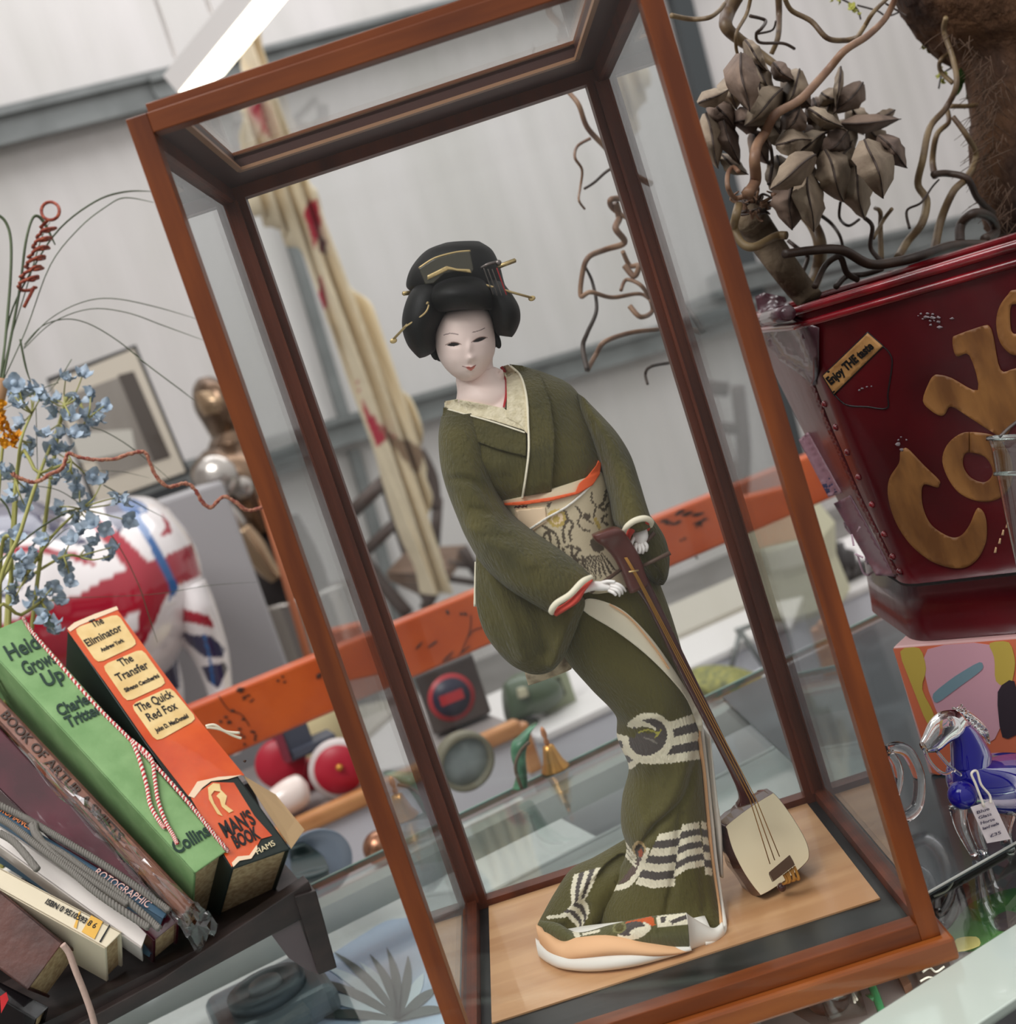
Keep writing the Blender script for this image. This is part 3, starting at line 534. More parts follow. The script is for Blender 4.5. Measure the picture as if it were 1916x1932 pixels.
# head
def face(V):
    P = topx(V); V = V.copy(); fr = V[:, 1] < .150
    def g(x, y, sx, sy, a, r=0.0):
        dx, dy = P[:, 0]-x, P[:, 1]-y; c, s = math.cos(r), math.sin(r); return a*np.exp(-((dx*c+dy*s)/sx)**2-((dy*c-dx*s)/sy)**2)
    d = g(889, 676, 7.5, 7.0, .0032)+g(885, 658, 6.0, 17, .0014, 0.1)+g(882, 642, 7, 9, -.0003)+g(855, 651, 13, 6, -.0014)+g(905, 641, 13, 6, -.0014)+g(856, 650, 9, 2.6, .0007)+g(906, 641, 9, 2.6, .0007)
    d += g(888, 693, 9, 3.0, .0012)+g(888, 698, 7, 2.6, .0010)+g(889, 710, 10, 7, .0010)+g(853, 680, 15, 12, .0009)+g(915, 670, 12, 12, .0009)+g(887, 687, 3, 4, -.0006)+g(880, 610, 30, 16, .0008)
    V[:, 1] -= np.where(fr, d, 0); return V
head = loft('head', [(850, 585, 905, 577, .132, .014), (836, 594, 918, 584, .129, .022), (826, 610, 927, 600, .128, .0265), (821, 632, 931, 620, .127, .028), (822, 655, 934, 644, .126, .0285), (828, 676, 933, 664, .125, .027), (839, 694, 926, 682, .123, .0235), (852, 707, 916, 698, .121, .019), (866, 716, 907, 709, .119, .0125), (880, 720, 897, 717, .118, .005)], skin, doll, seg=28, n=400, disp=face)
FS = lin((238, 214, 206)); EY = lin((24, 16, 14)); HL = lin((60, 50, 48)); LP = lin((206, 116, 104))
def arc(x0, y0, x1, y1, h): return [(x0+(x1-x0)*t, y0+(y1-y0)*t-h*4*t*(1-t)) for t in np.linspace(0, 1, 7)]
paint(head, FS, [('p', arc(842, 651, 869, 649, 3.8)+arc(869, 649, 842, 651, -3.4), EY), ('p', arc(890, 645, 918, 637, 4.0)+arc(918, 637, 890, 645, -3.4), EY),
    ('s', arc(840, 651, 870, 650, 5.0), 0.7, lin((150, 116, 106))), ('s', arc(889, 646, 919, 637, 5.0), 0.7, lin((150, 116, 106))), ('s', [(837, 632), (850, 629), (864, 631)], 0.8, lin((120, 96, 92))), ('s', [(891, 627), (903, 624), (914, 619)], 0.8, lin((120, 96, 92))),
    ('p', [(877, 692), (884, 691), (888, 693), (893, 690), (898, 688), (894, 695), (888, 700), (882, 697)], LP), ('s', [(872, 691), (880, 693), (888, 694), (897, 689)], 0.6, lin((120, 60, 56)))])
for x, y, r, Y in ((818, 664, .0035, .138), (937, 642, .0035, .138)): ball('hair_sideburn', at(x, y, Y), r, hairm, doll, sc=(0.8, 1, 1.8))
hr = thing  # noqa
def hl(name, secs, **k): return loft(name, secs, hairm, doll, seg=8, n=48, **k)
hl('hair_topknot', [(838, 459, 905, 456, .150, .010), (806, 472, 928, 472, .148, .026), (785, 492, 942, 500, .147, .036), (771, 515, 950, 530, .146, .040), (766, 540, 958, 556, .146, .038), (778, 552, 955, 572, .146, .030)])
hl('hair_front_roll', [(836, 524, 900, 518, .128, .016), (818, 540, 918, 534, .120, .028), (810, 560, 928, 554, .116, .034), (812, 578, 932, 574, .115, .030), (824, 588, 928, 584, .113, .020), (838, 588, 918, 582, .112, .010)])
hl('hair_side_wing', [(792, 530, 850, 536, .135, .016), (772, 555, 848, 560, .130, .026), (760, 590, 840, 596, .128, .030), (759, 622, 824, 630, .128, .029), (768, 650, 823, 652, .130, .024), (782, 668, 818, 664, .132, .015), (791, 676, 803, 673, .133, .005)])
hl('hair_side_wing', [(900, 525, 950, 535, .135, .016), (908, 550, 966, 556, .130, .026), (918, 575, 979, 580, .128, .029), (926, 600, 981, 604, .128, .027), (932, 622, 974, 624, .130, .020), (938, 632, 966, 636, .132, .008)])
hl('hair_back', [(835, 545, 925, 540, .155, .02), (822, 600, 940, 590, .155, .026), (826, 650, 942, 640, .152, .022), (842, 672, 936, 655, .150, .012)])
tube('hair_nape', pp([(822, 668, .14), (832, 675, .138), (842, 668, .136)]), .003, hairm, doll)
th_ = bvh([o for o in doll.children if o.name.startswith('hair_topknot') or o.name.startswith('hair_front')])
comb_m = M('dark lacquer comb', (66, 62, 48), rough=0.25, coat=0.6, attr=False)
comb = drape('comb', [(790, 507), (820, 488), (860, 477), (886, 474), (893, 508), (888, 516), (860, 512), (838, 516), (818, 534), (802, 536)], None, comb_m, doll, thick=0.0028, fallback=0.098)
gold = M('pale gold metal', (206, 180, 128), rough=0.3, metal=0.6); silv = M('dark silver metal', (120, 112, 108), rough=0.3, metal=0.9)
def sub(o, p): o.parent = p; return o
tube('comb_edge', pp([(790, 506, .0965), (820, 487, .096), (860, 476, .096), (887, 473.5, .0965)]), 0.0007, gold, comb); ORG
drape('comb_inlay', [(806, 520), (826, 510), (842, 502), (862, 507), (886, 508), (889, 515), (868, 512), (846, 509), (828, 518), (806, 528)], None, gold, comb, thick=0.0005, fallback=0.0945, step=3)
def pin(a, b, ball_): 
    o = tube('hairpin', pp([a, b]), 0.0009, gold, doll)
    V, F = ballm(at(*ball_), .0019, 8, (1.4, .5, 1.0)); mk('hairpin_bead', V, F, gold, o); return o
pin((742, 640, .110), (808, 570, .100), (742, 643, .110)); tube('hairpin', pp([(762, 618, .103), (800, 592, .097), (809, 575, .097)]), .0006, gold, doll)
pin((900, 534, .105), (1004, 562, .118), (1003, 563, .118))
tube('hairpin', pp([(760, 554, .135), (776, 552, .140)]), 0.0016, gold, doll, n=4); tube('hairpin', pp([(940, 503, .12), (972, 491, .125)]), 0.0016, gold, doll, n=4)
orn = tube('hair_ornament', pp([(908, 506, .102), (922, 498, .100), (942, 494, .104)]), .0011, silv, doll)
V, F = ballm(at(940, 496, .102), .0022, 8); mk('ornament_bead', V, F, silv, orn)
for i, (x, y) in enumerate(((912, 506), (920, 508), (928, 508), (937, 506))):
    tube('ornament_strip', pp([(x, y, .0985), (x+9, y+25, .0975), (x+18, y+50, .0985)]), .0011, silv if i < 3 else dred, orn, flat=0.35)

# ------------------------------------------------------------------ shamisen
sham = thing('shamisen', atz(1425, 1690, ZB), 'small long necked lute with a cream skin drum leaning against the kimono doll', 'lute')
maroon = M('dark maroon lacquer', (66, 22, 20), rough=0.22, coat=0.6); maroon2 = M('worn maroon lacquer', (92, 46, 40), rough=0.35, coat=0.3, bump=(120, 0.3, 0.001))
dp = crom(np.array([(1372, 1556), (1412, 1525), (1452, 1500), (1462, 1499), (1490, 1535), (1518, 1582), (1526, 1612), (1518, 1630), (1480, 1662), (1440, 1687), (1430, 1684), (1404, 1648), (1382, 1604), (1371, 1566)], float), 5, closed=True)
Yd = .112; fr_ = np.array([at(x, y, Yd+0.00018*(1690-y)) for x, y in dp]); bk = np.array([at(x-26+2*math.sin(x), y-6, Yd+0.032+0.00018*(1690-y)) for x, y in dp]); cc_ = bk.mean(0); 
V, F = prismm(fr_, (0, 0, 0)); n = len(fr_); V = np.vstack([fr_, (fr_+bk)/2+((fr_+bk)/2-(fr_+bk).mean(0)/2)*0.05, bk])
F = gridfaces(3, n)+[list(range(n))[::-1], list(range(2*n, 3*n))]
mk('drum_body', V, F, maroon, sham, smooth=False)
dd = (CP-fr_.mean(0)); dd /= np.linalg.norm(dd); fc = fr_.mean(0)
V = np.vstack([fc+(fr_-fc)*0.995, fc+(fr_-fc)*0.985+dd*0.0022]); n = len(fr_)
mk('drum_skin', V, gridfaces(2, n)+[list(range(n, 2*n))[::-1]], M('cream drum skin', (226, 210, 176), rough=0.45), sham, smooth=False)
loft('neck', [(1388, 1520, 1425, 1508, .112, .006), (1386, 1480, 1404, 1470, .106, .004), (1290, 1290, 1312, 1280, .092, .004), (1213, 1133, 1236, 1122, .082, .004), (1180, 1110, 1216, 1078, .080, .0055)], maroon, sham, seg=6, n=24, ex=0.5)
loft('peg_box', [(1186, 1118, 1222, 1102, .079, .007), (1162, 1062, 1206, 1050, .074, .008), (1143, 1036, 1186, 1016, .070, .008), (1122, 1020, 1172, 998, .066, .009), (1116, 1010, 1160, 994, .064, .007)], maroon2, sham, seg=6, n=28, ex=0.55)
rodm = M('brown peg wood', (88, 66, 54), rough=0.5)
tube('tuning_peg', pp([(1114, 1116, .058), (1170, 1075, .070)]), [.0017, .0013], rodm, sham, n=6)
tube('tuning_peg', pp([(1203, 1072, .074), (1264, 1043, .074)]), [.0012, .0017], rodm, sham, n=6)
tube('tuning_peg', pp([(1190, 1052, .080), (1234, 1005, .086)]), [.0012, .0017], rodm, sham, n=6)
brass = M('string gold', (176, 128, 62), rough=0.35, metal=0.6)
for i in range(3):
    tube('string', pp([(1178+i*2, 1052, .0635), (1200+i*2.4, 1090, .069), (1414+i*6, 1508, .0995), (1452+i*9, 1630-i*7, .0985)]), .00042, brass, sham, n=6, smoothpath=False)
tube('nut', pp([(1186, 1079, .066), (1204, 1076, .068)]), .0006, gold, sham)
V, F = hexm([at(1450, 1650, .096), at(1490, 1614, .096), at(1496, 1624, .103), at(1456, 1664, .103), at(1450, 1646, .0935), at(1489, 1613, .0935), at(1499, 1632, .0935), at(1459, 1663, .0935)])
mk('bridge', V, F, M('mottled brown bridge', (92, 70, 56), rough=0.4), sham, smooth=False)
tp = [tubem(pp([(1478+i*4, 1650-i*3, .098), (1484+i*4+3*math.sin(i*9), 1660+3*math.cos(i*7), .097), (1476+i*5, 1668-i*2, .099)]), .0011, n=6) for i in range(6)]
V, F = join(tp); mk('tailpiece_cord', V, F, M('gold cord', (190, 134, 58), rough=0.5), sham)
V, F = ballm(at(1474, 1674, .108), .0035, 8); mk('tail_pin', V, F, maroon, sham)
# ------------------------------------------------------------------ book rack and books
TB = 0.43
rackm = M('dark worn rack wood', (52, 42, 40), rough=0.45, var=((34, 28, 27), 60, (0.2, 1, 1)), bump=(80, 0.3, 0.001, (0.2, 1, 1)))
rk = thing('book_rack', atT(618, 1834, TB)*np.array([1, 1, 0])+UP*ZC, 'dark wooden table rack with a curved leg, holding the leaning books', 'rack')
def quadbox(px, T, dv, name, m, parent, bev=0.0):
    V, F = prismm([atT(x, y, T) for x, y in px], dv); o = mk(name, V, F, m, parent, smooth=False); return bevel(o, bev) if bev else o
quadbox([(582, 1662), (596, 1700), (592, 1722), (180, 1945), (60, 2010), (40, 1990), (300, 1850)], TB, E2*0.02, 'front_rail', rackm, rk, 0.001)
quadbox([(556, 1692), (596, 1680), (636, 1826), (602, 1840), (580, 1770)], TB-0.004, E2*0.03, 'leg', rackm, rk, 0.001)
quadbox([(512, 1764), (560, 1726), (602, 1838), (575, 1828), (545, 1808)], TB+0.002, E2*0.006, 'leg_brace', M('silver brown brace', (92, 82, 84), rough=0.35, metal=0.3), rk)
V, F = obm(atT(590, 1690, TB)-UP*0.012+E2*0.01, -E1*0.62, E2*0.17+UP*0.0, UP*0.01); mk('tray_board', V, F, rackm, rk, smooth=False)
V, F = obm(atT(590, 1690, TB)-UP*0.012+E2*0.15, -E1*0.62, E2*0.012, UP*0.09); mk('back_board', V, F, rackm, rk, smooth=False)
V, F = obm(atT(590, 1690, TB)-UP*0.012+E2*0.14, -E1*0.02, E2*0.02, UP*(ZC-(atT(590, 1690, TB)[2]-0.012))); mk('leg', V, F, rackm, rk, smooth=False)
V, F = obm(atT(590, 1690, TB)-UP*0.012+E2*0.01-E1*0.6, -E1*0.02, E2*0.16, UP*(ZC-(atT(590, 1690, TB)[2]-0.012))); mk('leg', V, F, rackm, rk, smooth=False)
paper = M('yellowed page block', (196, 172, 134), rough=0.85, var=((160, 132, 96), 200, (1, 1, 1)))
class Book:
    grp = 'books leaning in the table rack'
    def __init__(s, name, label, q, m, depth=0.13, T0=TB, T1=TB+0.17, bt=0.0022, pm=paper, yaw=0.008, skew=0.0):
        TL, TR_, BR_, BL = [atT(x, y, T) for (x, y), T in zip(q, (T1-yaw, T1, T0, T0-yaw))]
        s.TL, s.TR, s.BR, s.BL = TL, TR_, BR_, BL; w = BR_-BL; s.w = w/np.linalg.norm(w); a = (TL+TR_)/2-(BL+BR_)/2; a /= np.linalg.norm(a)
        a = (TL+TR_)/2-(BL+BR_)/2; n = np.cross(w, a); n /= np.linalg.norm(n); n = n if n@(CP-BL) > 0 else -n; s.n = n; s.a = a; pl_ = lambda x, y: CP+ray(x, y)*(((BL-CP)@n)/(ray(x, y)@n)); TL, TR_ = pl_(*q[0]), pl_(*q[1]); BR_ = pl_(*q[2]); s.TL, s.TR, s.BR = TL, TR_, BR_; a = (TL+TR_)/2-(BL+BR_)/2; a /= np.linalg.norm(a); s.a = a; d = -n*depth+s.w*skew
        s.root = thing(name, (BL+BR_)/2, label, 'book', s.grp if hasattr(s, 'grp') else None)
        k = s.w*bt; e = a*0.003
        V, F = join([hexm([BL, BR_, TR_, TL, BL+d*0.02, BR_+d*0.02, TR_+d*0.02, TL+d*0.02]), hexm([BL, BL+k, TL+k, TL, BL+d, BL+k+d, TL+k+d, TL+d]), hexm([BR_-k, BR_, TR_, TR_-k, BR_-k+d, BR_+d, TR_+d, TR_-k+d])])
        s.cover = bevel(mk('cover', V, F, m, s.root, smooth=False), 0.0008)
        i = d*0.025; V, F = hexm([BL+k+e+i, BR_-k+e+i, TR_-k-e+i, TL+k-e+i, BL+k+e+d*.97, BR_-k+e+d*.97, TR_-k-e+d*.97, TL+k-e+d*.97]); s.pages = mk('page_block', V, F, pm, s.root, smooth=False)
    def on(s, x, y, off=0.0004):
        r = ray(x, y); t = ((s.BL+s.n*off-CP)@s.n)/(r@s.n); return CP+r*t
    def patch(s, name, poly, m, off=0.0005, parent=None, th=0.0003):
        V, F = prismm([s.on(x, y, off) for x, y in poly], s.n*th); F = [f[::-1] for f in F]; return mk(name, V, F, m, parent or s.root, smooth=False)
    def txt(s, st, x0, y0, x1, y1, m, h=None, off=0.0009, name='lettering', bold=0.0, hx=1.0, flip=1):
        """baseline from pixel (x0,y0) to (x1,y1)"""
        A, B = s.on(x0, y0, off), s.on(x1, y1, off); xd = B-A; yd = np.cross(s.n, xd)*flip; L = np.linalg.norm(xd)
        return text(name, st, A, xd, yd, h or L/len(st)*1.6, m, s.root, fit=L, bold=bold)
def px2m(p, T=TB): return p*(np.linalg.norm(atT(900, 1500, T)-atT(901, 1500, T)))
ink = M('black ink', (22, 22, 24), rough=0.6); dkgreen_ink = M('dark green ink', (14, 46, 34), rough=0.6)
# orange book
bo = Book('orange_book', 'thick torn orange and black hardback with cream title panels, rightmost in the rack', [(127, 1190), (219, 1147), (548, 1601), (437, 1640)], M('black green book cloth', (24, 34, 30), rough=0.45), depth=0.12)
orj = M('glossy orange jacket', (214, 88, 36), rough=0.28, coat=0.4, var=((196, 70, 26), 30)); crm = M('cream title panel', (232, 204, 146), rough=0.5, var=((220, 186, 124), 60)); torn = M('torn paper', (236, 210, 180), rough=0.9)
bo.patch('jacket', [(127, 1190), (135, 1178), (180, 1160), (218, 1146), (300, 1258), (380, 1365), (461, 1463), (420, 1465), (380, 1480), (356, 1503), (280, 1405), (200, 1290)], orj)
bo.patch('jacket', [(360, 1506), (400, 1476), (441, 1477), (480, 1540), (513, 1577), (492, 1583), (483, 1600), (470, 1618), (445, 1620), (437, 1636), (400, 1575)], orj)
bo.patch('torn_edge', [(355, 1502), (372, 1475), (412, 1466), (440, 1464), (456, 1462), (430, 1470), (398, 1474), (382, 1486), (366, 1506)], torn, off=0.001)
bo.patch('torn_edge', [(437, 1628), (448, 1616), (470, 1614), (484, 1594), (486, 1602), (474, 1620), (452, 1624), (440, 1636)], torn, off=0.001)
bo.patch('torn_edge', [(127, 1186), (140, 1175), (180, 1158), (220, 1144), (223, 1150), (184, 1166), (150, 1180), (132, 1192)], torn, off=0.001)
def rpoly(q, r=0.14):
    out = []; n = len(q)
    for i in range(n):
        p, c, nx = np.array(q[i-1], float), np.array(q[i], float), np.array(q[(i+1) % n], float)
        for t in (0, .5, 1):
            a = c+(p-c)*r*(1-t); b = c+(nx-c)*r*t; out.append(tuple(c+((p-c)*r*(1-t)**2+(nx-c)*r*t**2)))
    return out
for q in ([(139, 1186), (222, 1158), (260, 1216), (184, 1252)], [(192, 1256), (268, 1224), (315, 1290), (239, 1325)], [(246, 1330), (321, 1296), (372, 1357), (295, 1400)]): bo.patch('title_panel', rpoly(q), crm, off=0.0012)
for st, a, b, h in (('The', (176, 1184), (197, 1175), 22), ('Eliminator', (166, 1220), (232, 1188), 21), ('Andrew York', (192, 1230), (235, 1210), 11), ('The', (229, 1258), (253, 1246), 22), ('Transfer', (224, 1286), (282, 1259), 22), ('Silvano Ceccherini', (237, 1306), (301, 1277), 11),
                    ('The Quick', (262, 1344), (328, 1314), 23), ('Red Fox', (282, 1361), (336, 1336), 22), ('John D. MacDonald', (295, 1382), (356, 1353), 11)):
    bo.txt(st, *a, *b, ink, h=px2m(h*1.08), off=0.0018, bold=0.0002)
bo.txt("MAN'S", 426, 1580, 484, 1553, ink, h=px2m(40), off=0.0015, bold=0.0006); bo.txt('BOOK', 446, 1600, 492, 1580, ink, h=px2m(32), off=0.0015, bold=0.0006)
bo.txt('HAMS', 486, 1612, 520, 1594, M('cream ink', (226, 210, 170)), h=px2m(14), off=0.0015)
bo.patch('figure_emblem', [(392, 1486), (402, 1478), (414, 1479), (416, 1490), (428, 1502), (424, 1518), (440, 1530), (432, 1534), (418, 1522), (414, 1508), (408, 1502), (416, 1494), (404, 1492), (398, 1500), (404, 1516), (420, 1540), (410, 1536), (394, 1508)], crm, off=0.0014)
for L in ([(440, 1466), (468, 1500)], [(447, 1463), (474, 1494)]): pass
V, F = prismm([bo.on(459, 1464, -0.003), bo.on(520, 1500, -0.02), bo.on(574, 1566, -0.02), bo.on(549, 1602, -0.003)], bo.n*0.0008); mk('paper_flap', V, F, M('tan wrapping paper', (196, 164, 122), rough=0.8), bo.root, smooth=False)
tube('white_tie', [atT(x, y, TB+0.03) for x, y in ((388, 1370), (405, 1368), (425, 1380), (452, 1383))], 0.0012, cream, bo.root); tube('white_tie', [atT(x, y, TB+0.03) for x, y in ((390, 1372), (415, 1376), (440, 1388), (455, 1393))], 0.0012, cream, bo.root)
# green book
bgn = Book('green_book', 'light green cloth hardback with black gothic lettering, left of the orange book', [(-43, 1203), (43, 1167), (429, 1604), (366, 1648)], M('light green cloth', (130, 166, 112), rough=0.75, var=((112, 150, 96), 40), bump=(500, 0.3, 0.0006)), depth=0.12)
for st, a, b, h in (('Heidi', (20, 1246), (84, 1218), 44), ('Grows', (50, 1275), (108, 1249), 40), ('Up', (87, 1296), (124, 1280), 40), ('Charles', (113, 1351), (176, 1323), 30), ('Tritten', (129, 1373), (194, 1344), 30), ('Collins', (334, 1612), (398, 1574), 32)):
    bgn.txt(st, *a, *b, dkgreen_ink, h=px2m(h*1.05), off=0.0009, bold=0.0005)
# brown record book in clear wrap
bbr = Book('brown_book', 'brown leather book in shiny clear wrapping, between the green book and the roped blue book', [(-70, 1292), (-44, 1270), (366, 1702), (340, 1732)], M('brown leather spine', (146, 88, 58), rough=0.35, coat=0.5, var=((112, 62, 42), 30), bump=(60, 0.35, 0.002)), depth=0.05, bt=0.003, yaw=0.004)
bbr.txt('BOOK OF ARTUR A.SMIETS', 0, 1350, 222, 1588, M('dark brown ink', (52, 34, 24)), h=px2m(21), off=0.001, hx=1, bold=.0002)
bmr = Book('maroon_book', 'dark maroon glossy book lying between the brown book and the grey rope', [(-150, 1345), (-72, 1296), (338, 1736), (290, 1775)], M('maroon book cover', (84, 22, 38), rough=0.2, coat=0.7, var=((60, 14, 26), 20)), depth=0.05)
wrap = pane_mat('clear wrapping', (0.93, 0.93, 0.94), gain=3.5, rough=0.08)
def crink(q, T, seed, n=14, amp=0.007):
    r = np.random.default_rng(seed); P = []
    for i in range(n+1):
        for j in range(n+1):
            u, v = i/n, j/n; p = (1-u)*(1-v)*np.array(q[0])+u*(1-v)*np.array(q[1])+u*v*np.array(q[2])+(1-u)*v*np.array(q[3]); P.append(atT(p[0], p[1], T(u, v))+UP*r.normal(0, amp)*0.4-E2*abs(r.normal(0, amp))*0.5)
    F = [[i*(n+1)+j, (i+1)*(n+1)+j, (i+1)*(n+1)+j+1, i*(n+1)+j+1] for i in range(n) for j in range(n)]; return P, F
P, F = crink([(20, 1395), (120, 1470), (372, 1706), (330, 1745)], lambda u, v: TB+0.065-0.066*v-0.004, 3); mk('plastic_wrap', P, F, wrap, bbr.root, smooth=False)
P, F = crink([(330, 1735), (372, 1700), (412, 1742), (370, 1796)], lambda u, v: TB-0.008, 5, n=7, amp=0.006); mk('plastic_wrap', P, F, wrap, bbr.root, smooth=False)
# roped group
bbl = Book('blue_book', 'thin blue paperback bound with grey rope, orange lettered at its upper end', [(-60, 1508), (-50, 1496), (317, 1718), (306, 1736)], M('blue book cover', (72, 98, 118), rough=0.4), depth=0.05, T1=TB+0.09)
bbl.txt('ROTOGRAPHIC', 176, 1648, 278, 1713, M('pink white ink', (232, 190, 180)), h=px2m(20), off=0.0012); bbl.txt('ROMANCE', 0, 1531, 56, 1566, M('orange ink', (236, 140, 80)), h=px2m(17), off=0.0012)
bwh = Book('white_book', 'plain white hardback under the grey rope, between the blue and the cream book', [(-70, 1548), (-40, 1528), (280, 1752), (266, 1790)], M('white book cover', (222, 214, 208), rough=0.35, coat=0.3), depth=0.04, T1=TB+0.085)
bis = Book('cream_book', 'cream paperback with a printed number and yellow band on the spine', [(-60, 1646), (-50, 1610), (230, 1758), (198, 1790)], M('cream book cover', (222, 210, 184), rough=0.4), depth=0.06, T1=TB+0.07)
bis.txt('ISBN 0 9510593 8 6', 84, 1704, 178, 1752, ink, h=px2m(13), off=0.001, bold=0.0001)
yb_ = M('yellow printed band', (226, 176, 78), rough=0.5)
bis.patch('printed_band', [(148, 1722), (152, 1719), (144, 1752), (139, 1749)], yb_, off=0.0006); bis.patch('printed_band', [(172, 1727), (194, 1739), (178, 1772), (154, 1758)], yb_, off=0.0006); bis.patch('printed_line', [(206, 1745), (208, 1746), (190, 1778), (187, 1777)], ink, off=0.0006)
ble = Book('old_leather_book', 'worn dark brown leather book with curved pages, lowest in the frame at the left', [(-120, 1740), (-30, 1655), (118, 1778), (52, 1868)], M('scuffed brown leather', (84, 44, 34), rough=0.5, var=((44, 22, 18), 25), bump=(70, 0.5, 0.002)), depth=0.06, T1=TB+0.05, T0=TB+0.002)
bbk = Book('black_book', 'black glossy book with a red mark, in the bottom left corner below the leather book', [(-90, 1830), (-80, 1812), (92, 1900), (66, 1925)], M('black glossy cover', (16, 14, 16), rough=0.15, coat=0.6), depth=0.04, T1=TB+0.03, T0=TB-0.002)
bbk.patch('red_mark', [(0, 1880), (12, 1872), (16, 1886), (2, 1912)], M('red print', (180, 24, 30)))
def twistm(path, r, turns, ph=0.0, n=7, m=240):
    P = crom(np.array(path), max(2, m//max(1, len(path)-1))); T = np.gradient(P, axis=0); T /= np.linalg.norm(T, axis=1)[:, None]; u = np.cross(T, UP+0.3*E1); u /= np.linalg.norm(u, axis=1)[:, None]; w = np.cross(T, u); a = np.linspace(0, 2*math.pi*turns, len(P))+ph
    return tubem(P+r*0.55*(np.cos(a)[:, None]*u+np.sin(a)[:, None]*w), r*0.62, n=n, smooth=False)
def rope(name, px, r, turns, ms, label=None, cat=None, toff=0.012, parent=None, span=(1640, 1180, 0.17), group=None, book=None, off=.002):
    path = [(book.on(x, y, off) if book else atT(x, y, TB+span[2]*(span[0]-y)/(span[0]-span[1])-toff)) for x, y in px]; V, F = [], []; mi = []; o = 0
    for i, m in enumerate(ms):
        v, f = twistm(path, r, turns, ph=2*math.pi*i/len(ms)); V.append(v); F += [[k+o for k in q] for q in f]; mi += [i]*len(f); o += len(v)
    return mk(name, np.vstack(V), F, ms, parent, mi=mi, label=label, cat=cat, group=group)
rs, ws = M('red string', (186, 44, 52), rough=0.8), M('white string', (230, 220, 208), rough=0.8)
st = rope('red_and_white_string', [(44, 1166), (60, 1192), (110, 1250), (180, 1330), (245, 1395), (300, 1452), (360, 1520), (400, 1570), (430, 1606)], 0.0017, 90, [rs, ws, ws, rs], 'twisted red and white string tied round the green book', 'string', book=bgn, off=.001)
rope('loose_end', [(248, 1396), (262, 1430), (276, 1480), (284, 1520), (302, 1552), (310, 1562)], 0.0016, 30, [rs, ws, ws, rs], parent=st, book=bgn, off=.0024); rope('loose_end', [(250, 1398), (284, 1430), (292, 1470), (298, 1510), (312, 1550), (326, 1575), (334, 1592)], 0.0016, 36, [rs, ws, ws, rs], parent=st, book=bgn, off=.0024)
gr_ = [M('grey rope', (118, 114, 108), rough=0.85), MC['grey rope'], MC['grey rope']]
gp = rope('grey_rope', [(-30, 1505), (40, 1540), (62, 1552), (110, 1580), (180, 1622), (250, 1668), (318, 1718)], 0.0028, 34, gr_, 'thick twisted grey rope wound round the blue and white books', 'rope', book=bbl, off=.003)
for i, pth in enumerate(([(60, 1556), (75, 1585), (120, 1612), (160, 1640), (230, 1690), (300, 1752)], [(-30, 1528), (20, 1556), (70, 1596), (130, 1640), (190, 1690), (280, 1750)], [(0, 1572), (30, 1592), (70, 1640)], [(66, 1556), (70, 1574), (100, 1610), (170, 1660), (240, 1706)])):
    rope('rope_turn', pth, 0.0027, 28, gr_, parent=gp, book=bbl, off=.0045)
tube('cord', [atT(x, y, TB-0.012) for x, y in ((118, 1782), (130, 1798), (142, 1830), (158, 1870), (172, 1910), (182, 1950))], 0.0026, M('pinkish cord', (188, 160, 148), rough=0.9, bump=(300, 0.8, 0.001)), label='pale pinkish cord hanging from the leather book over the rack rail', cat='cord')

# ------------------------------------------------------------------ flowers and grasses on the left
TG = 0.665
vs = lathe('flower_vase', [(0.026, 0), (0.034, 0.02), (0.036, 0.10), (0.028, 0.16), (0.026, 0.165), (0.022, 0.16)], atT(-60, 1500, .615)*np.array([1, 1, 0])+UP*(ZC+0.0005), M('white vase', (225, 222, 215), rough=0.3), label='white vase behind the books holding the blue flower sprays and grasses', cat='vase')
VT = ORG[vs.name]+UP*0.15
bf = thing('blue_flower_spray', VT, 'spray of small dusty blue artificial blossoms on yellow green stems behind the green book', 'flowers')
stem_m = M('yellow green stem', (152, 150, 84), rough=0.6); petal = M('dusty blue petal', (178, 192, 206), rough=0.7, var=((148, 166, 184), 120))
BL_ = [(27,723),(19,740),(37,734),(34,748),(53,735),(67,734),(35,765),(79,745),(89,752),(104,754),(124,712),(157,705),(143,752),(171,746),(196,766),(183,784),(130,785),(161,784),(174,799),(102,777),(38,799),(116,818),(138,818),(163,812),(152,818),(80,818),(61,835),(55,854),(97,848),(120,846),(9,887),(20,895),(100,878),(108,885),(125,892),(136,895),(106,904),(146,904),(175,900),(194,906),(25,923),(48,920),(61,931),(22,942),(47,954),(150,925),(166,950),(111,956),(219,939),(235,945),(113,968),(144,977),(242,982),(173,986),(197,998),(154,998),(134,1018),(7,1020),(14,1032),(31,1008),(82,1018),(180,1020),(60,1042),(36,1051),(170,1044),(214,1032),(209,1049),(115,1054),(48,1061),(38,1078),(121,1073),(132,1097),(98,1109),(53,1090),(26,1109),(29,1126),(58,1126),(79,1121),(62,1142),(82,1142),(115,1133),(84,1162),(96,1176),(101,1190)]
HUB = [(40,830),(122,765),(112,800),(30,905),(75,893),(135,870),(152,960),(120,1050),(78,1135),(100,1010),(20,1010),(60,780),(165,790),(150,1050),(50,1085)]
rg = random.Random(4); par = [(-45, 1230), (-10, 1170), (15, 1120), (60, 1085), (118, 1045)]; stems = []
def T_(x, y): return TG+0.03*math.sin(x*0.13)+0.03*math.cos(y*0.11)
def sp3(L, dT=0.0): return [atT(x, y, T_(x, y)+dT) for x, y in L]
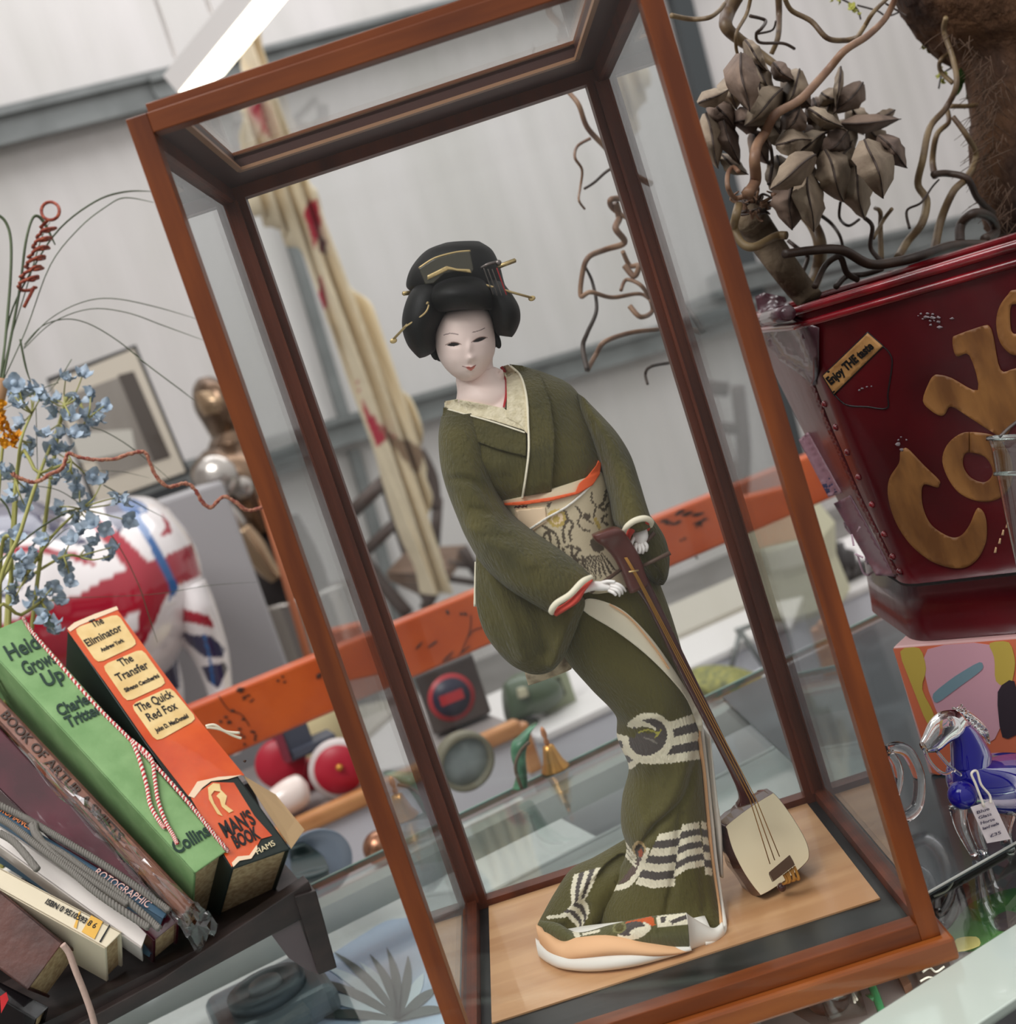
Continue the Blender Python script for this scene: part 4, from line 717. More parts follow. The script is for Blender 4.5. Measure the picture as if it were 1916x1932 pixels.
main = [[(-10, 1170), (20, 1060), (30, 960), (32, 905), (40, 830), (60, 780)], [(-10, 1170), (40, 1000), (75, 893), (112, 800), (122, 765)], [(15, 1120), (60, 1085), (120, 1050), (150, 1050)], [(20, 1110), (50, 1085), (100, 1010), (152, 960)], [(30, 905), (75, 893), (135, 870)], [(-10, 1180), (40, 1160), (78, 1135)], [(0, 1080), (20, 1010)], [(112, 800), (165, 790)]]
parts = [tubem([VT]+sp3(m), [.0022]+[.0020-.0009*i/len(m) for i in range(len(m))], n=6) for m in main]
for b in BL_:
    h = min(HUB, key=lambda q: (q[0]-b[0])**2+(q[1]-b[1])**2*0.8); mid = ((b[0]+h[0])/2+rg.uniform(-6, 6), (b[1]+h[1])/2+rg.uniform(-2, 8)); parts.append(tubem(sp3([h, mid, b]), [.0010, .0008, .0006], n=5, seg=4))
V, F = join(parts); mk('stems', V, F, stem_m, bf)
def blossom(c, r, rnd):
    P = []; ax = Vector((rnd.uniform(-1, 1), rnd.uniform(-1, .2), rnd.uniform(-.2, 1))).normalized(); q = np.array(Vector((0, 0, 1)).rotation_difference(ax).to_matrix())
    parts = [ballm((0, 0, 0), r*0.42, 5)]
    for i in range(4):
        a = i*math.pi/2+rnd.uniform(-.3, .3); G = []
        for u in np.linspace(0, 1, 4):
            for v in np.linspace(-1, 1, 4): wd = r*0.62*math.sin(math.pi*(0.18+0.7*u)); G.append((u*r*1.05*math.cos(a)-v*wd*math.sin(a), u*r*1.05*math.sin(a)+v*wd*math.cos(a), r*(0.75*u*u-0.2*v*v+0.12*math.sin(7*u+3*v))))
        G = np.array(G); k = len(G); V = np.vstack([G, G-np.array([0, 0, r*0.08])]); F = [[i_*4+j, (i_+1)*4+j, (i_+1)*4+j+1, i_*4+j+1] for i_ in range(3) for j in range(3)]; F2 = [[x+k for x in f[::-1]] for f in F]; parts.append((V, F+F2))
    V, F = join(parts); return V @ q.T+c, F
for b in BL_:
    V, F = blossom(atT(b[0], b[1], T_(*b)), px2m(rg.uniform(11.5, 15), TG), rg); mk('blossom', V, F, petal, bf)
yf = thing('yellow_flower_spray', VT, 'small bunch of golden yellow bead flowers at the left edge among the blue flowers', 'flowers'); ym = M('golden petal', (222, 152, 28), rough=0.6)
V, F = join([tubem([VT]+sp3([(-10, 1100), (0, 900), (8, 820)]), .0015, n=6)]); mk('stems', V, F, stem_m, yf)
for x, y in ((3, 762), (2, 780), (8, 790), (14, 800), (4, 808), (18, 812), (12, 822), (26, 826), (32, 820), (3, 830), (10, 836), (24, 838), (30, 832), (2, 796)): V, F = blossom(atT(x, y, TG-0.01), px2m(7.5, TG), rg); mk('blossom', V, F, ym, yf)
gs = thing('grass_spray', VT, 'spray of long thin dark green grass blades arching from the left edge', 'grass'); gm = M('dark green blade', (66, 76, 52), rough=0.5, var=((92, 104, 76), 20)); gparts = []
GB = [([(0, 720), (18, 600), (60, 510), (112, 432), (180, 380), (235, 362), (286, 361)], .0013), ([(5, 720), (50, 620), (95, 500), (150, 430), (200, 390), (236, 373), (290, 382)], .0011), ([(45, 655), (90, 605), (150, 572), (210, 563), (290, 578), (372, 602)], .0009), ([(45, 658), (100, 608), (170, 583), (240, 590), (310, 615), (384, 642)], .0009),
      ([(46, 650), (80, 615), (125, 602), (170, 612), (225, 645), (280, 690), (340, 735), (368, 757)], .0010), ([(0, 740), (20, 640), (38, 540), (48, 460), (60, 415), (72, 408), (86, 425), (104, 462)], .0026), ([(-15, 400), (8, 415), (20, 450), (20, 520), (12, 620), (0, 740)], .0024), ([(-5, 740), (20, 640), (45, 560), (78, 450), (95, 418)], .0012),
      ([(38, 640), (48, 690), (58, 722)], .0017), ([(135, 678), (112, 715), (90, 742)], .0009), ([(110, 722), (75, 735), (40, 755), (0, 775)], .0009), ([(172, 806), (205, 818), (255, 850), (325, 908)], .0009), ([(195, 915), (240, 940), (310, 977)], .0011), ([(70, 917), (110, 925), (150, 950), (190, 985), (230, 1040), (262, 1105), (280, 1160), (297, 1212)], .0008),
      ([(100, 1128), (200, 1126), (300, 1120), (400, 1104), (492, 1098)], .0006), ([(-20, 1080), (20, 1040), (70, 1000), (110, 975), (150, 958)], .0020), ([(0, 940), (15, 960), (28, 1002)], .0016), ([(-10, 1130), (60, 1060), (110, 1010), (132, 995)], .0010), ([(95, 840), (60, 930), (20, 1090)], .0008), ([(68, 770), (70, 860), (72, 930)], .0006), ([(150, 888), (200, 888), (240, 892), (282, 902)], .0005)]
for L, r in GB: gparts.append(tubem([atT(x, y, TG+0.02+0.00008*(x-100)) for x, y in L], [r]*(len(L)-1)+[r*0.4], n=6, flat=0.55))
gparts.append(tubem([VT]+[atT(x, y, TG+0.02) for x, y in ((-30, 1000), (-12, 850), (0, 730))], .004, n=8))
V, F = join(gparts); mk('blades', V, F, gm, gs)
tube('tape_binding', [atT(x, y, TG+0.015) for x, y in ((-8, 780), (0, 745), (6, 715))], .006, M('tan binding', (168, 130, 96), rough=0.8), gs)
cop = M('glittery copper', (172, 92, 66), rough=0.35, metal=0.6, bump=(900, 1.0, 0.002), var=((120, 44, 40), 300))
hx = []
for i in range(150):
    t = i/149; c = np.array([48+44*t, 545-120*t]); a = t*2*math.pi*6.5; r = 17-3*t; hx.append(atT(c[0]+(r+2.5*math.sin(i*1.9))*math.cos(a)+1.5*math.sin(i*.7), c[1]+(6+2*math.sin(i*.31))*math.sin(a)-4*math.cos(a), TG+0.012*math.sin(a)))
for i in range(28): a = -0.6+i/27*2*math.pi*1.05; hx.append(atT(97+17*math.cos(a+2.4)-2, 398+17*math.sin(a+2.4), TG+0.01*math.sin(a)))
hx = [atT(45, 580, TG)]+hx
V, F = tubem(hx, .0017, n=7, smooth=False); mk('copper_spiral', V, F, cop, label='glittery copper spiral twig coiled above the grass bunch', cat='ornamental twig')
cr = M('glittery dark red cord', (150, 66, 56), rough=0.5, bump=(700, 1.0, 0.003), var=((206, 150, 120), 260), metal=0.2)
pts = crom(np.array([(22, 893), (32, 900), (48, 906), (62, 910), (80, 905), (92, 896), (118, 882), (128, 856), (150, 863), (180, 867), (215, 866), (245, 856), (272, 853), (282, 872), (296, 900), (318, 918), (350, 912), (368, 924), (382, 948), (398, 957), (412, 944), (425, 937), (445, 948), (468, 963), (500, 955)], float), 8)
V, F = tubem([atT(x+rg.uniform(-.8, .8), y+rg.uniform(-.8, .8), 0.585) for x, y in pts], [.0018+rg.uniform(-.0003, .0004) for _ in pts], n=7, smooth=False); mk('curly_twig', V, F, cr, label='dark red glittery curly twig reaching from the blue flowers to the case post', cat='ornamental twig')
# ------------------------------------------------------------------ right side: printed tin, red bucket and what grows in it
TX = 0.226
mat_ = thing('dark_glass_mat', sh(0.35, 0.3, ZC), 'dark scratched glass panel lying on the counter under the horse and the printed tin', 'glass panel')
slate = M('dark scratched glass', (44, 54, 58), rough=0.22, coat=0.3, var=((66, 76, 80), 14, (1, 1, 1), (0.5, 0.72)))
q = [atz(1686, 1742, ZC), atz(1960, 1580, ZC)]
V, F = prismm([np.array([0.338, 0.078, ZC+.0003]), sh(0.62, 0.055, ZC+.0003), sh(0.62, 0.62, ZC+.0003), sh(0.25, 0.62, ZC+.0003), np.array([0.338, 0.30, ZC+.0003])], UP*0.0035); V2 = V.copy()
mk('panel', V, F, slate, mat_, smooth=False)
tube('panel_edge', [np.array([0.338, 0.077, ZC+.0035]), sh(0.62, 0.055, ZC+.0035)], 0.001, M('bright glass edge', (190, 190, 184), rough=0.2), mat_)
ZM = ZC+0.0038
bl = atz(1752, 1464, ZM); TX = (bl-sh(0, 0, 0))@E2; sB = (bl-sh(0, 0, 0))@E1
_g = (atz(1916, 1190, .1)-atz(1724, 1206, .1)); EF = _g/np.linalg.norm(_g); EN = np.array([-EF[1], EF[0], 0])
def atF(x, y, Q):
    """point of the photo's ray on the vertical plane Q behind the tin's front face"""
    d = ray(x, y); return CP+d*((Q-(CP-bl)@EN)/(d@EN))
tl = atF(1676, 1222, 0); hb = tl[2]-ZM
tin = thing('printed_tin', bl+EF*.12, 'tall square tin printed with flat pink, yellow and orange shapes, holding up the red bucket', 'tin')
vd = (bl-CP)*np.array([1, 1, 0]); vd = vd/np.linalg.norm(vd); V, F = obm(bl, EF*0.20, EN*0.16, UP*hb); bevel(mk('tin_body', V, F, M('pale tin', (214, 170, 168), rough=0.4), tin, smooth=False), 0.003)
def flat(name, poly, T, m, parent, off): 
    V, F = prismm([atF(x, y, T) for x, y in poly], EN*0.0004); return mk(name, V, F, m, parent, smooth=False)
pk, yl, orr, gyb, dk_ = M('print pink', (222, 168, 182), rough=0.45), M('print yellow', (206, 178, 84), rough=0.45), M('print orange', (222, 118, 86), rough=0.45), M('print blue grey', (128, 156, 168), rough=0.45), M('print dark', (58, 48, 56), rough=0.45)
# a plain generic pattern of soft shapes in the same colours
f_ = -0.0008
flat('print_field', [(1684, 1224), (1916, 1206), (2020, 1200), (2060, 1440), (1768, 1462), (1758, 1458)], f_, orr, tin, 0)
flat('print_shape', rpoly([(1738, 1220), (1880, 1210), (1905, 1300), (1880, 1400), (1800, 1420), (1748, 1300)], .3), f_-0.0006, pk, tin, 0)
flat('print_shape', rpoly([(1692, 1224), (1736, 1220), (1748, 1262), (1736, 1300), (1764, 1350), (1750, 1372), (1722, 1300)], .3), f_-0.0009, yl, tin, 0)
flat('print_shape', rpoly([(1862, 1212), (1905, 1209), (1916, 1250), (1906, 1300), (1876, 1288), (1876, 1240)], .3), f_-0.0009, yl, tin, 0)
flat('print_shape', rpoly([(1756, 1310), (1800, 1276), (1850, 1246), (1856, 1262), (1806, 1298), (1764, 1330)], .3), f_-0.0012, gyb, tin, 0)
flat('print_shape', rpoly([(1878, 1300), (1914, 1276), (1930, 1380), (1888, 1400)], .3), f_-0.0010, dk_, tin, 0)
# bucket
TBK = TX+0.004; ZT = ZM+hb+0.0006
red = M('dark red painted tin', (84, 8, 18), rough=0.3, coat=0.15, spec=.35, var=((58, 5, 12), 9), bump=(14, 0.15, 0.01)); redr = M('brighter red rim', (128, 14, 26), rough=0.25, coat=0.5, var=((84, 8, 16), 40))
bk_ = thing('red_bucket', bl*np.array([1, 1, 0])+EF*.12+EN*.1+UP*ZT, 'big tapered dark red metal bucket with riveted seam and large gold letters', 'bucket')
def ring(Bpx, TBf, Apx, TAf, w, z=None, r=0.02, n=6):
    B = atF(*Bpx, TBf-TX); A = atF(*Apx, TAf-TX)
    if z is not None: B[2] = z; A[2] = z
    zz = B[2]; A = np.array([A[0], A[1], zz]); dv = A-B; C = B+EF*w; Dp = A+EF*w-(dv@EF)*EF*2
    c = [A, B, C, Dp]; out = []
    for i in range(4):
        p, q_, nx = c[i-1], c[i], c[(i+1) % 4]; a = q_+(p-q_)/np.linalg.norm(p-q_)*r; b = q_+(nx-q_)/np.linalg.norm(nx-q_)*r
        for t in np.linspace(0, 1, n): out.append(a*(1-t)**2+2*q_*t*(1-t)+b*t*t)
    return np.array(out)
Rt = ring((1500, 588), TBK-0.02, (1392, 556), TBK+0.16, 0.34, r=0.012); Rm = ring((1706, 1104), TBK+0.004, (1640, 1090), TBK+0.11, 0.22, r=0.016)
Rb0 = ring((1709, 1110), TBK+0.002, (1634, 1094), TBK+0.115, 0.225, r=0.018); Rb1 = ring((1724, 1206), TBK+0.004, (1650, 1192), TBK+0.11, 0.22, z=ZT, r=0.018)
k = len(Rt); rows = [Rt*(1-t)+Rm*t for t in np.linspace(0, 1, 14)]
Vb = np.vstack(rows); Fb = gridfaces(14, k); body = mk('bucket_body', Vb, [f[::-1] for f in Fb]+[list(range(k*13, k*14))], red, bk_)
V = np.vstack([Rb0, Rb0*.5+Rb1*.5, Rb1]); mk('bottom_band', V, [f[::-1] for f in gridfaces(3, k)]+[list(range(2*k, 3*k)), list(range(k))[::-1]], red, bk_)
for dz, r_ in ((0.0, .0042), (-0.012, .0034)): 
    ctr = Rt.mean(0); P = Rt+UP*dz+(Rt-ctr)*0.004; V, F = tubem(np.vstack([P, P[:1]]), r_, n=8, smooth=False); mk('rim', V, F, redr, bk_)
soil = M('dark soil and fibre', (74, 58, 48), rough=0.95, bump=(120, 1.0, 0.01)); V = np.vstack([Rt-UP*0.01, Rt.mean(0)[None]-UP*0.002]); mk('soil', V, [[i, (i+1) % k, k] for i in range(k)], soil, bk_)
tbk = bvh([body])
seam = [(1531, 725), (1560, 800), (1590, 870), (1620, 940), (1650, 1000), (1690, 1085)]
V, F = drapem(strip(seam, 9), tbk, 0.0002, 0.0015, 4); mk('seam_strip', V, F, red, bk_)
for i, (x, y) in enumerate(((1556, 762), (1577, 806), (1599, 853), (1620, 900), (1645, 952), (1668, 1008), (1684, 1050), (1697, 1078))):
    h = tbk.ray_cast(Vector(CP), Vector(ray(x, y)).normalized()); ball('rivet', np.array(h[0]), 0.0032, redr, bk_, n=6)
mauve = M('worn mauve bracket', (84, 48, 58), rough=0.3, coat=0.4, var=((44, 18, 26), 40))
drape('bracket', [(1424, 560), (1440, 552), (1480, 560), (1500, 600), (1545, 618), (1544, 700), (1536, 728), (1500, 700), (1470, 680), (1446, 650), (1434, 610)], tbk, mauve, bk_, lift=0.001, thick=0.004, step=8)
V, F = tubem([atF(1446, 600, .06), atF(1486, 591, -.03)], .0065, n=12, smooth=False); mk('handle_stub', V, F, mauve, bk_)
for x, y in ((1514, 634), (1516, 702), (1462, 656)):
    h = tbk.ray_cast(Vector(CP), Vector(ray(x, y)).normalized()); 
    if h[0]: ball('rivet', np.array(h[0])-E2*0.004, 0.004, mauve, bk_, n=6)
goldp = M('brushed gold paint', (142, 96, 50), rough=0.5, var=((104, 64, 30), 60, (1, 1, 0.3)))
def cv(L, x0, y0, s): return [(x0+x/s, y0+y/s) for x, y in L]
c1 = cv([(1280, 618), (1310, 622), (1400, 715), (1482, 795), (1483, 822), (1470, 838), (1395, 822), (1384, 900), (1405, 990), (1450, 1060), (1540, 1115), (1600, 1112), (1650, 1055), (1690, 965), (1712, 955), (1740, 990), (1752, 1060), (1745, 1150), (1700, 1240), (1630, 1290), (1540, 1290), (1430, 1250), (1320, 1160), (1240, 1040), (1195, 900), (1200, 790), (1255, 700), (1262, 640)], 1276, 640, 2.994)
drape('gold_letter_C', c1, tbk, goldp, bk_, lift=0.0003, thick=0.0006, step=6, smoothpoly=True)
o1 = [tuple(p) for p in crom(np.array(cv([(1655, 524), (1780, 540), (1850, 600), (1895, 700), (1890, 820), (1820, 900), (1720, 918), (1610, 880), (1540, 800), (1500, 690), (1525, 600), (1590, 540)], 1276, 640, 2.994)), 4, closed=True)]
o2 = [tuple(p) for p in crom(np.array(cv([(1655, 640), (1622, 660), (1620, 720), (1660, 780), (1730, 808), (1775, 780), (1782, 730), (1740, 665)], 1276, 640, 2.994)), 4, closed=True)]
drape('gold_letter_o', o1+[(o1[0][0]-.6, o1[0][1]+.1)]+[(o2[0][0]-.6, o2[0][1])]+o2[1:]+[(o2[0][0]+.2, o2[0][1]+.1)], tbk, goldp, bk_, lift=0.0003, thick=0.0006, step=5)
kk = cv([(1300, 350), (1350, 310), (1560, 238), (1610, 250), (1640, 330), (1700, 605), (1830, 590), (2100, 560), (2120, 760), (1830, 1040), (1730, 1165), (1640, 1128), (1440, 1000), (1290, 910), (1240, 970), (1200, 985), (1130, 950), (1055, 860), (1110, 700), (1150, 650), (1190, 645), (1290, 670), (1510, 772), (1440, 485), (1330, 492)], 1500, 560, 4.39)
drape('gold_letter_k', kk, tbk, goldp, bk_, lift=0.0003, thick=0.0006, step=6, smoothpoly=True)
ee = cv([(1830, -60), (1760, -20), (1690, 80), (1662, 200), (1680, 340), (1740, 440), (1850, 490), (2200, 480), (2250, 300), (1900, 300), (1800, 300), (1778, 200), (1785, 80), (1840, 60), (2100, 60), (2200, -60)], 1500, 560, 4.39)
drape('gold_letter_e', ee, tbk, goldp, bk_, lift=0.0003, thick=0.0006, step=6, smoothpoly=True)
blk = M('black paint line', (16, 12, 14), rough=0.4)
lp = cv([(228, 655), (598, 300), (722, 408), (318, 805)], 1500, 560, 4.39); drape('tag_outline', cv([(216, 655), (598, 286), (736, 408), (318, 822)], 1500, 560, 4.39), tbk, blk, bk_, lift=0.0002, thick=0.0004, step=6); drape('gold_tag', lp, tbk, M('gold tag paint', (188, 138, 84), rough=0.5, var=((150, 104, 58), 60)), bk_, lift=0.0005, thick=0.0004, step=6)
drape('shield_outline', cv(strip([(318, 805), (420, 895), (600, 912), (758, 922), (765, 800), (800, 560), (780, 470), (722, 408)], 12), 1500, 560, 4.39), tbk, blk, bk_, lift=0.0002, thick=0.0004, step=3)
hb_ = [tbk.ray_cast(Vector(CP), Vector(ray(x, y)).normalized())[0] for x, y in cv([(295, 762), (712, 402), (250, 668)], 1500, 560, 4.39)]
A, B_, C_ = [np.array(v) for v in hb_]; xd = B_-A; nrm = np.cross(xd, C_-A); nrm /= np.linalg.norm(nrm); 
if nrm@(CP-A) < 0: nrm = -nrm
text('painted_words', 'Enjoy THE taste', A+nrm*0.0026+(C_-A)*0.22+xd*.05, xd, C_-A, np.linalg.norm(C_-A)*0.95, blk, bk_, fit=np.linalg.norm(xd)*0.86, bold=0.0004)
chip = M('bare metal chips', (130, 118, 122), rough=0.5); rgc = random.Random(9)
def chips(c, n, sx, sy):
    parts = []
    for i in range(n):
        x, y = c[0]+rgc.gauss(0, sx), c[1]+rgc.gauss(0, sy); r = rgc.uniform(1.5, 5); pl = [(x+r*rgc.uniform(.6, 1.5)*math.cos(a), y+r*.7*rgc.uniform(.5, 1.4)*math.sin(a)) for a in np.linspace(0, 2*math.pi, 7)[:-1]]
        parts.append(drapem(pl, tbk, 0.0006, 0.0003, 3))
    return join(parts)
V, F = chips((1755, 600), 16, 16, 8); mk('paint_chips', V, F, chip, bk_); V, F = chips((1625, 735), 4, 8, 5); mk('paint_chips', V, F, chip, bk_); V, F = chips((1697, 838), 6, 9, 9); mk('paint_chips', V, F, chip, bk_)
for x, y in ((1898, 991), (1890, 1005), (1884, 1021), (1876, 1038)): drape('gold_dash', [(x-2, y+5), (x+1, y-6), (x+4, y-5), (x+3, y+5)], tbk, M('pale gold dash', (206, 170, 130)), bk_, lift=.0004, thick=.0004, step=3)
wht = M('faded poster', (150, 112, 124), rough=0.4); wp = M('pale handwriting', (206, 176, 190), rough=0.5)
drape('faded_poster', [(1506, 830), (1524, 815), (1588, 930), (1562, 938)], tbk, wht, bk_, lift=.0003, thick=.0004, step=5)
drape('poster_label', [(1545, 905), (1564, 898), (1580, 928), (1560, 934)], tbk, M('navy label', (44, 48, 84)), bk_, lift=.0008, thick=.0003, step=5)
drape('lower_poster', [(1572, 950), (1604, 934), (1690, 1088), (1652, 1086)], tbk, M('mauve poster', (112, 76, 88), rough=0.4), bk_, lift=.0003, thick=.0004, step=6)
for L in ([(1592, 985), (1598, 1000), (1612, 1010), (1622, 994)], [(1606, 1008), (1610, 1030)], [(1612, 1045), (1628, 1052)], [(1618, 1048), (1628, 1080), (1640, 1082), (1632, 1050)]): drape('handwriting', strip(L, 4), tbk, wp, bk_, lift=.0008, thick=.0003, step=2)
# contorted willow
def c3(L): return cv(L, 1276, 0, 2.994)
wil = thing('twisted_willow', Rt.mean(0)-UP*0.012, 'bare contorted golden brown willow branches growing out of the red bucket', 'branches')
wl = M('golden brown bark', (128, 108, 76), rough=0.5, coat=0.05, var=((76, 56, 40), 30), bump=(60, 0.4, 0.003)); wd = M('dark brown bark', (66, 50, 40), rough=0.5, var=((40, 30, 26), 40)); wpk = M('pinkish bark', (140, 108, 84), rough=0.5, var=((104, 74, 58), 40))
TW = TBK+0.10
rf0 = random.Random(21)
def brn(L, r0, r1, m, dT=0.0, dT1=None, conv=c3, name='branch'):
    px = conv(L); n_ = len(px); dT1 = dT if dT1 is None else dT1
    P = [atT(x, y, TW+dT+(dT1-dT)*i/(n_-1)+0.008*math.sin(i*2.1)) for i, (x, y) in enumerate(px)]; return tube(name, P, list(np.linspace(px2m(r0, TW), px2m(r1, TW), n_)), m, wil, n=10, seg=7)
brn([(760, 1700), (690, 1620), (600, 1500), (530, 1400), (450, 1280), (400, 1215)], 27, 33, M('grey brown stump bark', (112, 96, 76), rough=.85, var=((74, 60, 48), 30, (1, 1, .3)), bump=(40, 1.0, .008)), 0.0, name='stump')
for i in range(26):
    a_ = i*2.4; x_, y_ = 430+150*math.cos(a_)*(.4+.6*rf0.random()), 1150+110*math.sin(a_)*(.4+.6*rf0.random()); brn([(430+40*math.cos(a_), 1170+30*math.sin(a_)), (x_, y_), (x_+rf0.uniform(-40, 60), y_+rf0.uniform(-50, 30))], 4, 1.5, wpk if i % 2 else wd, -.03, name='root_tuft')
brn([(400, 1100), (445, 1020), (440, 900), (455, 820), (500, 750), (560, 645), (700, 560), (850, 400), (950, 285), (1080, 200), (1180, 100), (1240, -20)], 11, 6, wpk, -0.06)
brn([(1010, 225), (1060, 150), (1110, 70), (1190, -10)], 5, 4, wl, -0.05); brn([(1030, 210), (950, 228), (850, 215), (760, 120), (650, 60), (610, -10)], 5.5, 4.5, wl, -0.05)
brn([(340, -30), (290, 70), (280, 150), (350, 220), (450, 290), (560, 370), (650, 450)], 16, 6, wl, 0.0); brn([(575, -20), (578, 90), (572, 210), (535, 305)], 7, 5, wl, 0.02)
brn([(-30, 88), (80, 108), (180, 100), (240, 60), (270, 20)], 5, 4, wl, -0.02); brn([(420, -20), (395, 80), (340, 180), (335, 260), (345, 310)], 4, 3, wl, -0.02)
brn([(415, 90), (500, 115), (480, 160), (450, 190), (470, 240), (600, 245), (665, 275)], 3.5, 3, wd, 0.0); brn([(460, 190), (540, 170), (560, 120)], 2.5, 2, wd, 0.01)
brn([(620, 1330), (560, 1335), (440, 1395), (370, 1375), (325, 1290), (335, 1220), (350, 1160)], 8, 8, wl, -0.05); brn([(400, 1100), (330, 1120), (290, 1060), (290, 980), (320, 945), (350, 970)], 5, 4, wpk, -0.05)
brn([(610, 1435), (760, 1415), (930, 1412), (1090, 1492), (1250, 1478), (1400, 1440), (1560, 1390), (1740, 1385)], 8, 11, wd, -0.07)
brn([(1250, 1455), (1300, 1370), (1385, 1260), (1410, 1130), (1362, 1040), (1390, 900), (1430, 720), (1520, 610), (1580, 480), (1560, 330), (1510, 180), (1520, 100)], 9, 5, wl, -0.02)
brn([(1460, 1000), (1445, 900), (1470, 760), (1535, 690), (1525, 610)], 7, 5, wl, 0.02); brn([(1545, 600), (1700, 590), (1760, 500), (1750, 420)], 5, 4, wl, 0.0); brn([(1560, 470), (1490, 400), (1490, 340), (1540, 300), (1600, 240)], 5, 4, wl, 0.02)
brn([(1455, 1425), (1490, 1250), (1560, 1085), (1640, 1000), (1690, 880), (1640, 770), (1560, 660)], 9, 5, wl, -0.03); brn([(1450, 985), (1530, 980), (1640, 1010), (1700, 1120), (1790, 1210)], 7, 7, wd, -0.03)
brn([(1600, 1370), (1605, 1270), (1680, 1205), (1770, 1230), (1800, 1310), (1740, 1350)], 10, 10, wd, -0.04)
brn([(760, 1620), (800, 1520), (810, 1380), (770, 1270), (700, 1190)], 15, 12, wl, 0.03); brn([(780, 1620), (840, 1500), (920, 1450), (960, 1540), (1020, 1580)], 6, 6, wd, -0.06)
brn([(1155, 1470), (1150, 1300), (1150, 1200), (1120, 1175)], 6, 4, wl, 0.0); brn([(1110, 1345), (1170, 1240), (1215, 1180)], 4, 4, wl, -0.02); brn([(1160, 1480), (1095, 1400), (1105, 1280), (1060, 1230)], 5, 4, wd, -0.03)
brn([(790, 1200), (870, 1260), (920, 1330), (940, 1400)], 4, 3, wd, 0.02); brn([(925, 1140), (920, 1230), (970, 1275), (1030, 1240)], 3, 3, wd, 0.0); brn([(1315, 1290), (1300, 1190), (1380, 1145), (1440, 1060), (1480, 1015)], 3, 2, wd, -0.02)
brn([(700, 1560), (740, 1450), (680, 1400), (630, 1360)], 5, 4, wd, 0.03); brn([(900, 1620), (960, 1560), (1060, 1550), (1160, 1520)], 6, 5, wd, -0.05); brn([(540, 1100), (640, 1105), (700, 1080), (770, 1095)], 4, 3.5, wpk, -0.06); brn([(520, 1040), (540, 930), (530, 830), (500, 780)], 3.5, 3, wd, -0.05)
brn([(1300, 90), (1230, 50), (1180, 20)], 2, 2, wd, 0.0); brn([(1640, 300), (1630, 400), (1700, 440), (1760, 460)], 2.5, 2, wd, 0.02)
# branches seen through the case
TWc = 0.16
def c2(L): return cv(L, 640, 0, 2.994)
for L, r0, r1 in (([(1180, 340), (1280, 500), (1350, 590), (1400, 720), (1500, 830), (1620, 960), (1760, 1040)], 4.5, 7), ([(1420, 780), (1345, 825), (1330, 890), (1370, 960), (1360, 1060), (1352, 1130), (1385, 1180)], 3.5, 2.5), ([(1385, 1065), (1440, 1030), (1530, 955), (1640, 930)], 3, 3.5), ([(1640, 1240), (1545, 1180), (1530, 1130), (1580, 1120)], 5, 7),
    ([(1560, 1150), (1580, 1230), (1560, 1290), (1610, 1370), (1500, 1410), (1410, 1450), (1375, 1530), (1363, 1670), (1420, 1650), (1540, 1680), (1700, 1660), (1780, 1720)], 8, 4), ([(1390, 1510), (1430, 1600), (1452, 1750), (1400, 1880), (1375, 1960), (1400, 2090)], 3, 6), ([(1400, 2090), (1450, 2000), (1500, 1930), (1640, 1880), (1800, 1860)], 6, 5),
    ([(1740, 2170), (1728, 2110), (1760, 2070), (1860, 2050)], 3, 4), ([(1600, 1420), (1640, 1500), (1690, 1500), (1665, 1560), (1610, 1500)], 5, 7), ([(1590, 1640), (1620, 1580), (1700, 1610), (1755, 1690), (1765, 1760), (1700, 1790), (1640, 1730)], 4, 6)):
    brn(L, r0, r1, wpk if r0 > 3.2 else wd, TWc, TWc, conv=c2)
